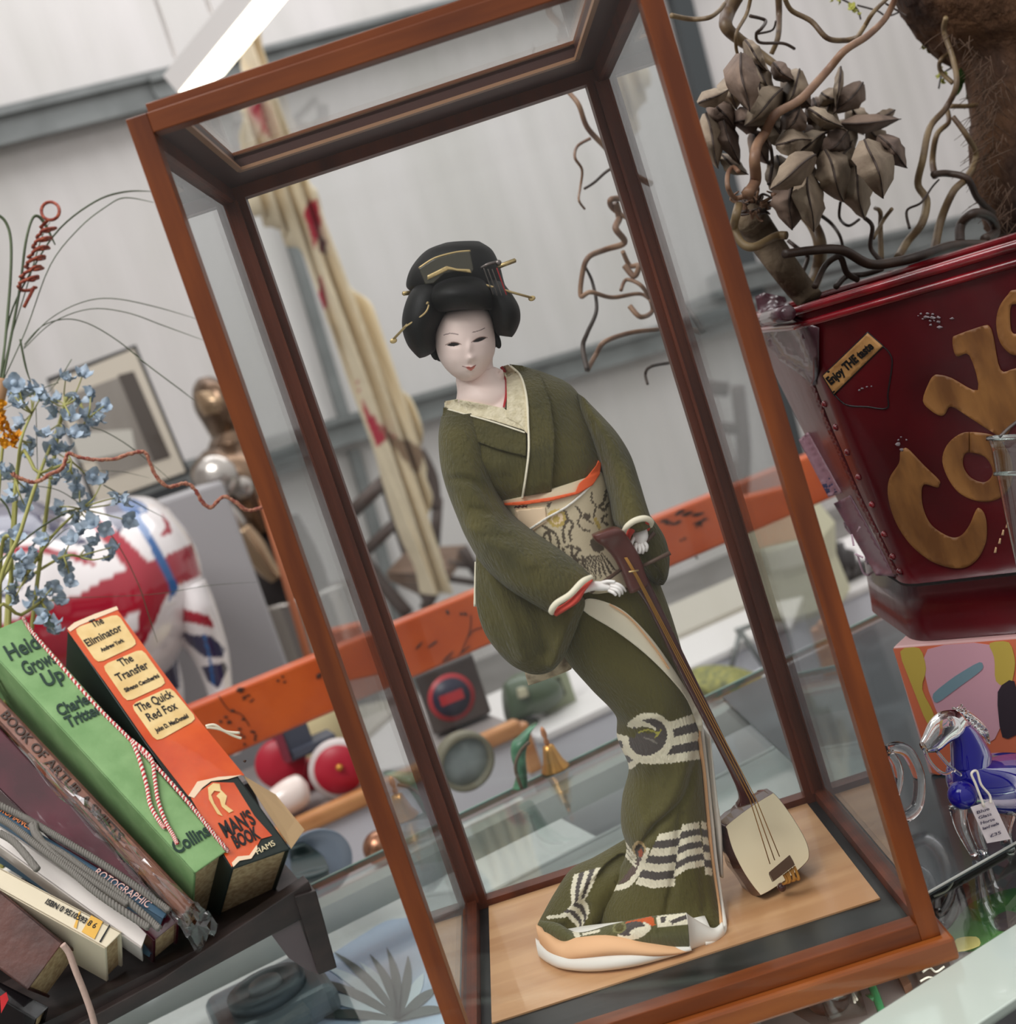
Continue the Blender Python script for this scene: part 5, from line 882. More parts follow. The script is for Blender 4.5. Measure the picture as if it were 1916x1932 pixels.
# dried leaves
dl = thing('dried_leaf_bunch', atT(1450, 400, TW), 'bunch of large greyish brown dried leaves caught among the willow branches', 'dried leaves')
lf1, lf2 = M('grey brown dried leaf', (156, 140, 120), rough=0.75, var=((116, 100, 84), 25), bump=(50, 0.6, 0.004)), M('dark dried leaf', (128, 108, 94), rough=0.8, var=((88, 72, 64), 25), bump=(50, 0.6, 0.004)); vn = M('leaf midrib', (62, 50, 44), rough=0.8)
LVS = [(360, 300, 400, 630, 165, -.03), (600, 510, 380, 710, 150, 0), (700, 395, 600, 640, 140, .02), (1050, 468, 890, 650, 120, .02), (922, 378, 905, 620, 45, .01), (740, 620, 940, 720, 80, -.02), (930, 700, 1265, 680, 90, 0), (785, 880, 525, 1065, 140, -.05), (1070, 785, 1170, 1120, 185, -.06), (1140, 765, 1305, 945, 110, -.03), (830, 850, 950, 1140, 170, -.02), (1000, 940, 1060, 1240, 150, 0), (650, 1010, 640, 1300, 170, -.01), (740, 970, 765, 1310, 150, -.03), (560, 810, 760, 790, 130, -.02), (700, 610, 600, 770, 130, .01),
       (160, 640, 240, 950, 120, .02), (125, 590, 300, 500, 90, .01), (250, 640, 350, 930, 100, .03), (640, 880, 850, 750, 130, .01), (870, 600, 790, 760, 160, .03), (970, 750, 820, 880, 140, .0), (450, 430, 480, 640, 110, .02), (380, 230, 510, 400, 80, .0), (540, 360, 660, 460, 90, .01), (980, 830, 850, 1010, 150, .01), (820, 520, 930, 600, 120, .03), (640, 520, 760, 600, 120, .03), (1230, 625, 1090, 690, 60, .03), (420, 330, 560, 560, 90, .02), (330, 700, 480, 640, 140, .04), (900, 960, 1000, 800, 150, .03), (520, 640, 640, 860, 150, .05), (700, 700, 820, 940, 150, .05), (880, 690, 1010, 860, 150, .05), (560, 880, 600, 1120, 140, .05), (760, 560, 850, 720, 140, .05), (300, 420, 330, 620, 130, .05), (440, 560, 560, 760, 150, .05), (200, 560, 330, 740, 120, .04), (980, 600, 1060, 760, 110, .05), (680, 900, 720, 1130, 160, .05), (420, 740, 520, 930, 100, .05), (250, 880, 400, 990, 80, .04), (1080, 720, 1200, 840, 100, .04), (900, 1000, 990, 1150, 120, .04)]
for i, (x0, y0, x1, y1, w, dT) in enumerate(LVS):
    (a0, b0), (a1, b1) = c3([(x0, y0), (x1, y1)]); w = w*1.18/2.994/2; L = math.hypot(a1-a0, b1-b0); ux, uy = (a1-a0)/L, (b1-b0)/L; nx_, ny_ = -uy, ux; G = []; rgl = random.Random(i); tw = rgl.uniform(-.02, .02); m_ = 9; nn_ = 7
    for u in np.linspace(0, 1, m_):
        for v in np.linspace(-1, 1, nn_):
            ww = w*math.sin(math.pi*min(1, (0.03+0.97*u)**0.8))**0.85*v*(1+.10*math.sin(u*21+i*1.7+v*2))+w*.12*math.sin(u*5+i); x = a0+ux*u*L+nx_*ww; y = b0+uy*u*L+ny_*ww
            G.append(atT(x, y, TW+dT-0.05+0.012*abs(v)*1.9+.004*math.sin(u*14+i)*v-0.02*math.sin(math.pi*u)+tw*v+0.003*math.sin(u*19+v*3)))
    G = np.array(G); kk_ = len(G); F = [[p*nn_+q_, (p+1)*nn_+q_, (p+1)*nn_+q_+1, p*nn_+q_+1] for p in range(m_-1) for q_ in range(nn_-1)]; V = np.vstack([G, G+E2*0.0006])
    lf = mk('leaf', V, F+[[z+kk_ for z in f[::-1]] for f in F], lf1 if i % 3 else lf2, dl)
    tube('midrib', [G[p*nn_+nn_//2]-E2*0.0006 for p in range(m_)], [.0010]*5+[.0005]*4, vn, lf, n=5, seg=2)
# palm trunk
tk = thing('fibrous_trunk', atT(1900, 420, TW), 'thick leaning trunk wrapped in dark brown palm fibre, in the top right corner', 'tree trunk')
tfm = M('palm fibre', (92, 62, 38), rough=0.9, var=((42, 26, 20), 18, (1, 1, 0.4)), bump=(90, 1.0, 0.012, (1, 1, 0.3)))
V, F = [], []
def loftT(name, secs, m, parent, n=40, seg=6, disp=None, **k_):
    """secs: (Lx,Ly,Rx,Ry,T,d)"""
    S = crom(np.array([np.concatenate([atT(s[0], s[1], s[4]), atT(s[2], s[3], s[4]), [s[5]]]) for s in secs]), seg); th = np.linspace(0, 2*math.pi, n, endpoint=False)
    V = (S[:, None, 0:3]+S[:, None, 3:6])/2+np.cos(th)[None, :, None]*(S[:, None, 3:6]-S[:, None, 0:3])/2-np.sin(th)[None, :, None]*S[:, None, 6:7]*E2; r = len(S); V = V.reshape(-1, 3); F = gridfaces(r, n)+[list(range(n))[::-1], list(range((r-1)*n, r*n))]
    if disp is not None: V = disp(V)
    return mk(name, V, F, m, parent, **k_)
loftT('trunk', [(1700, -60, 2050, -60, TW, .07), (1720, 0, 2040, 20, TW, .07), (1780, 62, 2060, 100, TW, .07), (1836, 110, 2060, 160, TW, .06), (1850, 200, 2050, 240, TW, .05), (1846, 300, 2030, 320, TW, .045), (1868, 390, 2010, 400, TW, .04), (1885, 440, 2010, 440, TW, .04)], tfm, tk, disp=lambda V: V+RNG.normal(0, .0012, V.shape))
fb = []; rf = random.Random(12)
for i in range(260):
    y = rf.uniform(60, 420); xl = np.interp(y, [0, 62, 110, 200, 300, 390, 440], [1720, 1780, 1838, 1850, 1846, 1868, 1885]); x = xl+abs(rf.gauss(0, 26))-4; T = TW-0.05*min(1, (x-xl+8)/60)-.006; L = rf.uniform(15, 55); a = rf.uniform(0.3, 2.6); cx = rf.uniform(-16, 10)
    fb.append(tubem([atT(x, y, T), atT(x+L*.5*math.cos(a)+cx*.6-5, y+L*.5*math.sin(a), T-.004), atT(x+L*math.cos(a)+cx-6, y+L*math.sin(a), T)], [.00045, .0004, .0002], n=4, seg=3))
V, F = join(fb); mk('loose_fibres', V, F, M('grey brown fibre', (84, 64, 50), rough=0.9), tk, kind='stuff')
drapeT = None
yg = thing('small_leaved_sprig', atT(1770, 60, TW+.05), 'sprigs of small yellow green leaves behind the willow, left of the fibrous trunk', 'leaves'); ygm = M('yellow green leaf', (186, 184, 96), rough=0.6, var=((148, 150, 70), 30)); gnm = M('deep green leaf', (52, 78, 36), rough=0.5)
tw_ = [tubem([atT(x, y, TW+.06) for x, y in c3(L)], .001, n=5) for L in ([(900, -20), (1010, 40), (1040, 110)], [(1020, 30), (1130, 60), (1200, 90), (1330, 30)], [(1330, 0), (1400, 60), (1450, 130), (1470, 220), (1480, 300)], [(1480, 500), (1500, 420), (1560, 380)])]; V, F = join(tw_); mk('twigs', V, F, wd, yg)
for i, (x, y, r) in enumerate([(880, 0, 20), (920, 5, 24), (990, 40, 34), (1000, 60, 26), (1030, 80, 18), (1290, 20, 26), (1330, 10, 30), (1350, 40, 22), (1380, 70, 24), (1380, 130, 34), (1410, 140, 36), (1440, 110, 30), (1460, 180, 30), (1480, 210, 30), (1440, 280, 44), (1390, 270, 22), (1500, 230, 22), (1480, 430, 22), (1500, 460, 26), (1490, 380, 18), (1520, 420, 22), (1900, 30, 30), (1880, 10, 30)]):
    (px_, py_), = c3([(x, y)]); V, F = blossom(atT(px_, py_, TW+.05), px2m(r/2.994*0.8, TW), rg); mk('leaf', V, F, ygm, yg)
for i, (x, y, a, L) in enumerate([(1640, 560, -1.1, 200), (1600, 500, -1.4, 150), (1690, 420, -1.9, 130), (1540, 560, -0.8, 110)]):
    (px_, py_), = c3([(x, y)]); L /= 2.994; G = []
    for u in np.linspace(0, 1, 7):
        for v in np.linspace(-1, 1, 4): wv = L*.16*math.sin(math.pi*(.05+.9*u))*v; G.append(atT(px_+L*u*math.cos(a)-wv*math.sin(a), py_+L*u*math.sin(a)+wv*math.cos(a), TW+.03-.01*math.sin(3*u)))
    F = [[p*4+q_, (p+1)*4+q_, (p+1)*4+q_+1, p*4+q_+1] for p in range(6) for q_ in range(3)]; G = np.array(G); mk('long_leaf', np.vstack([G, G+E2*.0006]), F+[[z+28 for z in f[::-1]] for f in F], gnm, yg)

# ------------------------------------------------------------------ glassware on the right
clear = M('clear solid glass', (255, 255, 255), rough=0.02, trans=1.0, ior=1.45); blueg = M('cobalt blue glass', (26, 22, 150), rough=0.05, trans=0.35, ior=1.4, coat=0.2, spec=0.5)
TH_ = 0.085
hs = thing('glass_horse', atT(1880, 1660, TH_)*np.array([1, 1, 0])+UP*ZM, 'blue and clear glass horse with a price tag, standing on the dark glass panel', 'glass figurine')
def LT(name, secs, m, parent, **k_): return loftT(name, secs, m, parent, **k_)
LT('horse_body', [(1796, 1455, 1800, 1500, TH_, .006), (1808, 1432, 1820, 1520, TH_, .016), (1850, 1425, 1856, 1532, TH_, .020), (1900, 1420, 1900, 1535, TH_, .020), (1950, 1425, 1950, 1525, TH_, .018), (1985, 1440, 1985, 1500, TH_, .010)], blueg, hs)
LT('horse_neck', [(1800, 1455, 1862, 1440, TH_-.002, .012), (1798, 1410, 1862, 1418, TH_-.002, .012), (1794, 1385, 1840, 1380, TH_-.002, .010), (1795, 1370, 1826, 1366, TH_-.002, .008)], blueg, hs)
LT('horse_head', [(1738, 1400, 1746, 1420, TH_-.003, .004), (1745, 1388, 1765, 1418, TH_-.003, .007), (1760, 1358, 1785, 1402, TH_-.003, .009), (1778, 1342, 1806, 1390, TH_-.003, .009), (1800, 1338, 1822, 1375, TH_-.003, .006)], clear, hs)
LT('mane', [(1798, 1334, 1812, 1350, TH_, .004), (1822, 1340, 1838, 1366, TH_, .005), (1846, 1362, 1858, 1384, TH_, .005), (1852, 1396, 1866, 1404, TH_, .003)], clear, hs)
for i in range(9): V, F = tubem([atT(1806+i*5.4, 1338+i*5.4, TH_-.004), atT(1814+i*6, 1330+i*6.4, TH_-.004)], .0012, n=5, smooth=False); mk('mane_lock', V, F, clear, hs)
ball('rosette', atT(1815, 1500, TH_-.018), .0105, blueg, hs, n=14); 
for L in ([(1806, 1520), (1812, 1560), (1830, 1600), (1850, 1655)], [(1836, 1525), (1842, 1570), (1856, 1610), (1862, 1652)], [(1900, 1530), (1896, 1570), (1908, 1610), (1912, 1655)], [(1934, 1530), (1940, 1580), (1950, 1620), (1955, 1650)]):
    P = [atT(x, y, TH_-.004) for x, y in L]; P[-1][2] = ZM+.003; tube('leg', P, [.007, .0045, .003, .003], clear, hs, n=12)
tube('rein', [atT(x, y, TH_-.012) for x, y in ((1742, 1412), (1756, 1440), (1780, 1460), (1800, 1450))], .0013, clear, hs)
tube('rein', [atT(x, y, TH_-.014) for x, y in ((1766, 1416), (1790, 1445), (1812, 1462))], .0013, clear, hs)
tg = thing('price_tag', atT(1868, 1600, TH_-.03), 'white handwritten paper price tag tied to the blue glass horse', 'price tag'); tgm = M('tag paper', (214, 202, 206), rough=0.8)
tq = [(1832, 1520), (1868, 1505), (1905, 1584), (1862, 1590)]; tq = [(1831, 1523), (1872, 1510), (1906, 1583), (1862, 1591)]
V, F = prismm([atT(x, y, TH_-.030) for x, y in tq], E2*.0006); mk('tag_card', V, F, tgm, tg, smooth=False)
for st_, a_, b_ in (('Blue', (1843, 1536), (1866, 1528)), ('Glass', (1846, 1546), (1870, 1538)), ('Horse', (1850, 1556), (1876, 1548)), ('hand made', (1854, 1566), (1884, 1556)), ('£35', (1868, 1580), (1888, 1573))):
    A, B_ = atT(*a_, TH_-.0312), atT(*b_, TH_-.0312); text('handwriting', st_, A, B_-A, np.cross(B_-A, E2), px2m(9, TH_), M('pen ink', (70, 62, 84)), tg, fit=np.linalg.norm(B_-A))
tube('tag_string', [atT(x, y, TH_-.031) for x, y in ((1856, 1522), (1840, 1480), (1832, 1460), (1842, 1455), (1850, 1480), (1866, 1500), (1868, 1515))], .0009, ws, tg)
jug = thing('glass_handle_jug', atT(1690, 1545, .16)*np.array([1, 1, 0])+UP*ZM, 'clear glass jug with a looped handle, half hidden behind the right case post', 'glass jug')
jc = jug.location; jb = atT(1660, 1530, .17); jb = np.array([jb[0]+.0, jb[1], ZM])
tube('handle', [atT(x, y, .16) for x, y in ((1672, 1416), (1690, 1410), (1712, 1420), (1730, 1455), (1734, 1490), (1728, 1522), (1712, 1538), (1700, 1540))], [.004, .005, .0052, .005, .005, .005, .005, .004], clear, jug, n=12)
tube('handle_root', [atT(x, y, .16) for x, y in ((1676, 1420), (1690, 1440), (1696, 1470), (1690, 1500))], [.004, .004, .0035, .003], clear, jug, n=10)
gt = thing('clear_tumbler', sh(.285, .075, ZM), 'clear glass vase with a spoon, at the right edge before the red bucket', 'glass vase')
gp_ = atT(1925, 1250, .03)
TV = .03; tinv = M('pale inner tint', (180, 220, 205), rough=0.3, trans=0.5)
LT('glass_body', [(1874, 828, 1990, 828, TV, .020), (1882, 850, 1988, 850, TV, .019), (1888, 892, 1984, 892, TV, .017), (1890, 900, 1984, 900, TV, .016), (1900, 950, 1980, 950, TV, .015), (1925, 1080, 1975, 1080, TV, .010)], pane_mat('vase_glass', (0.86, 0.9, 0.88), gain=3.0, rough=.03), gt)
LT('glass_ring', [(1872, 822, 1992, 822, TV, .021), (1872, 830, 1992, 830, TV, .021)], clear, gt, seg=3); LT('glass_ring', [(1884, 890, 1988, 890, TV, .018), (1884, 897, 1988, 897, TV, .018)], clear, gt, seg=3)
tube('glass_foot_stem', [atT(1950, 1080, TV), sh(*[(atT(1985, 1180, TV)-sh(0, 0, 0))@e for e in (E1, E2)], ZM+.002)], [.008, .012], clear, gt)
tube('spoon', [atT(x, y, TV-.005) for x, y in ((1886, 824), (1902, 808), (1925, 790))], .0012, silv, gt)
# ------------------------------------------------------------------ things behind the counter
beam_m = M('chipped orange paint', (196, 88, 34), rough=0.32, coat=0.35, var=((176, 72, 26), 12), bump=(20, 0.2, 0.003)); chipm = M('dark chips in paint', (62, 38, 28), rough=0.8)
bnch = None
def atP(x, y, T): return atT(x, y, T)
TBm = 1.05
def bl_(x, y): return atT(x, y, TBm)
p0, p1 = bl_(354, 1337), bl_(1336, 936); q0, q1 = bl_(354, 1460), bl_(1336, 1042)
zt = (p0[2]+p1[2])/2; s0, s1 = (p0-sh(0, 0, 0))@E1, (p1-sh(0, 0, 0))@E1; print('beam z', p0, p1, q0, q1)
bnc = thing('orange_bench_back', sh((s0+s1)/2, TBm, ZF), 'chipped orange painted wooden rail running behind the case and the books', 'bench')
dirb = (p1-p0)/np.linalg.norm(p1-p0); hgt = ((q0-p0)+(q1-p1))/2; a0_ = p0-dirb*0.28; Lb = np.linalg.norm(p1-p0)+0.75
V, F = hexm([a0_+hgt, a0_+dirb*Lb+hgt, a0_+dirb*Lb+hgt+E2*.035, a0_+hgt+E2*.035, a0_, a0_+dirb*Lb, a0_+dirb*Lb+E2*.035, a0_+E2*.035]); rail = bevel(mk('top_rail', V, F, beam_m, bnc, smooth=False), 0.005, 3)
for e_ in (a0_+dirb*0.02, a0_+dirb*(Lb-.06)):
    V, F = obm(np.array([e_[0], e_[1], ZF])+E2*.036, E1*.05, E2*.04, UP*(e_[2]-ZF-.01)); mk('post', V, F, beam_m, bnc, smooth=False)
tr_ = bvh([rail]); rr = random.Random(5); cp_ = []
def bspot(x, y, rx, ry, n=1, sx=0, sy=0):
    for _ in range(n):
        X, Y = x+rr.gauss(0, sx), y+rr.gauss(0, sy); a = rr.uniform(-.8, -.1); pl = []
        for t in np.linspace(0, 2*math.pi, 8)[:-1]: u, v = rx*rr.uniform(.5, 1.3)*math.cos(t), ry*rr.uniform(.5, 1.3)*math.sin(t); pl.append((X+u*math.cos(a)-v*math.sin(a), Y+u*math.sin(a)+v*math.cos(a)))
        cp_.append(drapem(pl, tr_, 0.0006, 0.0004, 4))
bspot(452, 1300, 9, 4); bspot(466, 1308, 5, 2, 5, 8, 6); bspot(440, 1360, 4, 3, 9, 14, 10); bspot(470, 1400, 3, 3, 8, 12, 14); bspot(530, 1275, 3, 2.5, 3, 5, 8); bspot(602, 1273, 8, 4, 2, 4, 4); bspot(815, 1215, 14, 2, 2, 10, 2); bspot(870, 1157, 3, 6, 3, 12, 3); bspot(850, 1230, 16, 1.5, 3, 20, 8)
bspot(1265, 985, 10, 3, 4, 12, 4); bspot(1300, 968, 12, 4, 3, 10, 3); bspot(1315, 985, 16, 3, 2, 12, 4); bspot(1300, 1010, 3, 3, 6, 26, 16)
for L in ([(412, 1312), (430, 1338), (455, 1348), (470, 1370)], [(885, 1200), (892, 1190), (920, 1180)], [(888, 1160), (886, 1190), (870, 1230)]): cp_.append(drapem(strip(L, 1.6), tr_, .0006, .0004, 3))
V, F = join(cp_); mk('paint_chips', V, F, chipm, bnc)
# pale stall counter with wooden edge and the goods on it
TS = 1.5
ea, eb = atT(553, 1560, TS), atT(975, 1372, TS); ze = (ea[2]+eb[2])/2; print('stall z', ea, eb)
se0, se1 = (ea-sh(0, 0, 0))@E1-0.5, (eb-sh(0, 0, 0))@E1
stl = thing('white_stall', sh((se0+se1)/2, TS+.25, ZF), 'white stall unit with a rounded wooden front edge behind the glass counter', 'shop unit')
wp_ = M('white painted panel', (206, 206, 212), rough=0.5); pine = M('pine edging', (196, 142, 92), rough=0.4, coat=0.3, var=((168, 110, 64), 30, (.2, 1, 1)))
V, F = obm(sh(se0, TS+.01, ZF), E1*(se1-se0), E2*.5, UP*(ze-ZF-.005)); mk('panel_body', V, F, wp_, stl, smooth=False)
V, F = obm(sh(se0, TS-.005, ze-.022), E1*(se1-se0+.01), E2*.03, UP*.034); bevel(mk('wooden_edge', V, F, pine, stl, smooth=False), .01, 3)
V, F = obm(sh(se0, TS+.02, ze-.006), E1*(se1-se0), E2*.5, UP*.008); mk('top', V, F, M('grey stall top', (140, 132, 130), rough=0.5), stl, smooth=False)
V, F = obm(sh(se1-.006, TS-.004, ze-.10), E1*.03, E2*.03, UP*.1); bevel(mk('corner_strip', V, F, pine, stl, smooth=False), .006)
ZS = ze+.0125
TS2 = 2.0; e2 = atT(1110, 1360, TS2); 
st2 = thing('white_shelf_unit', sh((e2-sh(0,0,0))@E1+.4, TS2+.2, ZF), 'lower white shelf unit further back, under the framed picture', 'shop unit'); sf = (e2-sh(0, 0, 0))@E1
V, F = obm(sh(sf-.13, TS2, ZF), E1*1.9, E2*.5, UP*(e2[2]-ZF)); mk('panel_body', V, F, wp_, st2, smooth=False)
V, F = obm(sh(sf-.14, TS2-.01, e2[2]), E1*1.92, E2*.52, UP*.02); bevel(mk('top', V, F, M('white laminate', (216, 212, 210), rough=0.35), st2, smooth=False), .004)
Z2 = e2[2]+.0205
def gnd(x, y, T, z): p = atT(x, y, T); return np.array([p[0], p[1], z])
def m2(p, T): return p*np.linalg.norm(atT(900, 1400, T)-atT(901, 1400, T))
# toy traction engine
T1_ = TS+.08
toy = thing('toy_traction_engine', gnd(620, 1480, T1_, ZS), 'toy engine with dark red disc wheels on the white stall', 'toy vehicle'); redw = M('toy wheel red', (168, 30, 50), rough=0.4); tyre = M('pale tyre', (196, 186, 184), rough=0.5); dgy = M('toy dark grey', (66, 70, 82), rough=0.5); brs = M('brass', (206, 150, 72), rough=0.3, metal=.7)
def disc(name, x, y, T, rp, th, m, parent, ax=None): return lathe(name, [(m2(rp, T)*.15, -th), (m2(rp, T)*.96, -th), (m2(rp, T), -th*.6), (m2(rp, T), th*.6), (m2(rp, T)*.96, th), (m2(rp, T)*.15, th)], atT(x, y, T), m, parent, n=36, axis=ax if ax is not None else E2)
axw = E2+0.35*E1
disc('tyre', 640, 1450, T1_-.03, 51, .012, tyre, toy, axw); disc('wheel', 640, 1450, T1_-.036, 42, .012, redw, toy, axw); ball('hub', atT(640, 1448, T1_-.055), m2(6, T1_), brs, toy); disc('wheel', 530, 1440, T1_+.06, 42, .012, redw, toy, axw); disc('wheel', 572, 1470, T1_+.1, 34, .012, redw, toy, axw)
V, F = obm(gnd(560, 1440, T1_, 0)*np.array([1, 1, 0])+UP*(atT(560, 1430, T1_)[2]), E1*m2(75, T1_), E2*.06, UP*m2(12, T1_)); mk('chassis', V, F, dgy, toy, smooth=False)
V, F = obm(atT(548, 1440, T1_+.02), E1*m2(48, T1_), E2*.06, UP*m2(66, T1_)); bevel(mk('cab', V, F, dgy, toy, smooth=False), .004); V, F = obm(atT(540, 1440, T1_+.015), E1*m2(10, T1_), E2*.07, UP*m2(70, T1_)); mk('cab_side', V, F, M('toy maroon', (120, 44, 58)), toy, smooth=False)
sho = loftT('ceramic_shoe', [(500, 1500, 506, 1530, TS-.0+.05, .02), (530, 1475, 540, 1538, TS+.05, .03), (560, 1462, 566, 1528, TS+.05, .03), (578, 1475, 582, 1515, TS+.05, .02)], M('white ceramic', (226, 212, 204), rough=0.25, coat=.5), None, label='white ceramic ornament in front of the red wheeled toy engine', cat='ornament')
ball('glass_ornament', atT(590, 1362, T1_+.2), m2(16, T1_+.2), M('silver glass', (200, 205, 215), rough=.1, metal=.7), sc=(.8, .8, 1.4), label='silvery glass ornament behind the toy engine under the orange rail', cat='ornament')
crmj = lathe('cream_jar', [(.05, 0), (.07, .03), (.07, .12), (.05, .15), (.03, .155)], gnd(615, 1440, T1_+.24, ZS), M('cream jar', (216, 204, 160), rough=.4), label='cream jar behind the toy engine, just below the orange rail', cat='jar')
# loudspeaker-like box with red ring
T3_ = TS+.12
tb_ = thing('dark_tin_box', gnd(880, 1400, T3_, ZS), 'dark square box with a red ringed navy disc on its front, on the white stall', 'box'); dkb = M('dark brown tin', (72, 62, 58), rough=.45, var=((50, 42, 42), 8))
bx0 = gnd(826, 1410, T3_, ZS); rx_ = E1*.97-E2*.12; sidev = E2*.9+E1*.25
bw, bh = m2(112, T3_), m2(112, T3_); V, F = obm(bx0, rx_*bw, sidev*.16, UP*bh); bevel(mk('box_body', V, F, dkb, tb_, smooth=False), .006)
cc0 = atT(853, 1356, T3_-.015); nrmf = np.cross(rx_, UP); nrmf /= np.linalg.norm(nrmf); nrmf = nrmf if nrmf@(CP-cc0) > 0 else -nrmf; ctr = bx0+rx_*bw*.46+UP*bh*.48
for r_, th_2, mm in ((42, .001, M('red ring', (168, 44, 50), rough=.4)), (34, .002, M('navy disc', (34, 34, 56), rough=.4))): lathe('ring_mark', [(m2(r_, T3_)*.1, 0), (m2(r_, T3_), 0), (m2(r_, T3_), th_2), (m2(r_, T3_)*.1, th_2)], ctr, mm, tb_, n=40, axis=nrmf)
V, F = obm(ctr-rx_*m2(22, T3_)-UP*m2(9, T3_)+nrmf*.0025, rx_*m2(44, T3_), nrmf*.001, UP*m2(18, T3_)); mk('label_bar', V, F, MC['red ring'], tb_, smooth=False)
crp = loftT('draped_cloth', [(795, 1300, 800, 1320, T3_+.1, .02), (830, 1262, 850, 1300, T3_+.1, .05), (868, 1245, 885, 1290, T3_+.12, .04)], M('black and cream cloth', (206, 200, 176), rough=.8, var=((40, 44, 42), 14, (1, 1, 1), (.5, .56))), None, label='black and cream cloth bundle lying behind the dark box', cat='cloth')
# green lamp, picture, bell, bottles
T4 = TS2+.12
gl_ = thing('green_desk_lamp', gnd(1000, 1370, T4, Z2), 'dark green domed lamp behind the hanging kimono sleeve', 'lamp'); gnl = M('dark green enamel', (66, 80, 58), rough=.35, coat=.4)
loftT('shade', [(952, 1290, 960, 1370, T4, .03), (975, 1272, 990, 1352, T4, .06), (1015, 1265, 1020, 1345, T4, .06), (1045, 1278, 1050, 1325, T4, .04), (1056, 1295, 1058, 1312, T4, .01)], gnl, gl_)
loftT('base', [(958, 1360, 1010, 1352, T4, .04), (965, 1385, 1030, 1375, T4, .05), (975, 1405, 1040, 1392, T4, .05)], M('dark lamp base', (44, 48, 40), rough=.5), gl_)
loftT('bulb', [(975, 1300, 992, 1296, T4-.06, .01), (978, 1318, 996, 1310, T4-.06, .015)], M('frosted bulb', (170, 164, 138), rough=.4), gl_)
pfr = thing('small_green_picture_frame', gnd(1075, 1390, T4, Z2), 'small pale green square picture frame with a dark picture, right of the green lamp', 'picture frame')
A_ = atT(1050, 1406, T4); ux_ = E1*m2(64, T4); uz_ = UP*m2(72, T4); A_[2] = Z2
V, F = join([obm(A_, ux_, E2*.02, uz_*.26), obm(A_+uz_*.76, ux_, E2*.02, uz_*.24), obm(A_+uz_*.26, ux_*.26, E2*.02, uz_*.5), obm(A_+uz_*.26+ux_*.74, ux_*.26, E2*.02, uz_*.5)]); mk('frame', V, F, M('pale sage frame', (140, 146, 120), rough=.5), pfr, smooth=False)
V, F = obm(A_+uz_*.22+ux_*.2+E2*.008, ux_*.6, E2*.004, uz_*.58); mk('picture', V, F, M('dark picture', (52, 48, 46), rough=.4), pfr, smooth=False)
loftT('dark_ornament', [(1092, 1310, 1120, 1300, T4+.05, .03), (1094, 1340, 1160, 1325, T4+.05, .04), (1100, 1378, 1165, 1360, T4+.05, .04)], M('dark patterned ceramic', (58, 52, 58), rough=.4, var=((150, 86, 104), 14, (1, 1, 1), (.55, .66))), None, label='dark ornament with pink patches behind the knee of the kimono', cat='ornament')
TBt = .75
bel = thing('brass_bell', gnd(1032, 1460, .60, ZC), 'small brass hand bell standing near the far edge of the glass counter', 'bell'); brb = M('warm brass', (190, 140, 76), rough=.28, metal=.75)
bz = atz(1048, 1452, ZC); lathe('bell_body', [(.0175, 0), (.0165, .002), (.012, .010), (.0085, .022), (.0065, .029), (.002, .031)], np.array([bz[0], bz[1], ZC+.0008]), brb, bel); lathe('bell_handle', [(.002, .030), (.0035, .034), (.002, .038), (.0035, .044), (.0025, .050), (.0005, .053)], np.array([bz[0], bz[1], ZC+.0008]), M('copper handle', (196, 132, 92), rough=.35, metal=.5), bel, n=14)
gb = atz(985, 1488, ZC); gbt = thing('green_glass_dragon', np.array([gb[0], gb[1], ZC]), 'slender mottled green ornament beside the brass bell', 'ornament')
loftT('ornament_body', [(968, 1490, 994, 1482, .62, .010), (975, 1462, 992, 1456, .62, .009), (966, 1432, 990, 1420, .62, .010), (966, 1405, 996, 1395, .62, .011), (980, 1390, 1000, 1380, .62, .008), (1000, 1372, 1014, 1362, .62, .006)], M('mottled green glaze', (84, 136, 104), rough=.35, var=((36, 70, 48), 40)), gbt)
tube('ornament_stem', [atT(x, y, .60) for x, y in ((984, 1488), (972, 1450), (980, 1420), (998, 1400))], .002, M('brown stem', (84, 66, 50)), gbt)
# lower ledge seen over the counter's far edge
TL_ = 1.12
def zt_(x, y, T): return atT(x, y, T)
lg = thing('low_white_ledge', sh(.0, .85, ZF), 'low white ledge between the glass counter and the stall', 'shop unit'); zl = atT(907, 1512, .95)[2]-m2(60, .95)-.0005
V, F = obm(sh(-1.4, .69, ZF), E1*1.5, E2*.34, UP*(zl-ZF)); mk('ledge_body', V, F, M('ledge white', (208, 208, 208), rough=.4), lg, smooth=False)
zl += .0005
ck = thing('round_brass_dial', gnd(908, 1530, .95, zl), 'round dial with a grey green rim and brass sector, seen low behind the case', 'dial'); cr_ = m2(60, .95); cz = gnd(908, 1530, 1.15, zl+cr_*.98)
disc_ax = E2+.15*UP
lathe('dial_rim', [(cr_*.82, 0), (cr_*.84, -.012), (cr_*.98, -.012), (cr_, 0), (cr_*.98, .012), (cr_*.82, .012), (cr_*.82, 0)], cz, M('grey green rim', (128, 124, 104), rough=.45), ck, n=48, axis=disc_ax); lathe('dial_face', [(cr_*.02, -.002), (cr_*.84, -.002), (cr_*.84, .006), (cr_*.02, .006)], cz, M('pale dial face', (186, 196, 196), rough=.3, var=((120, 130, 128), 9)), ck, n=48, axis=disc_ax)
V, F = prismm([cz-E2*.004+cr_*.8*(math.cos(a)*E1+math.sin(a)*UP) for a in np.linspace(.45, 1.5, 8)]+[cz-E2*.004+cr_*.6*(math.cos(a)*E1+math.sin(a)*UP) for a in np.linspace(1.5, .45, 8)], E2*.001); mk('brass_sector', V, F, M('tan sector', (202, 160, 104), rough=.4), ck, smooth=False)
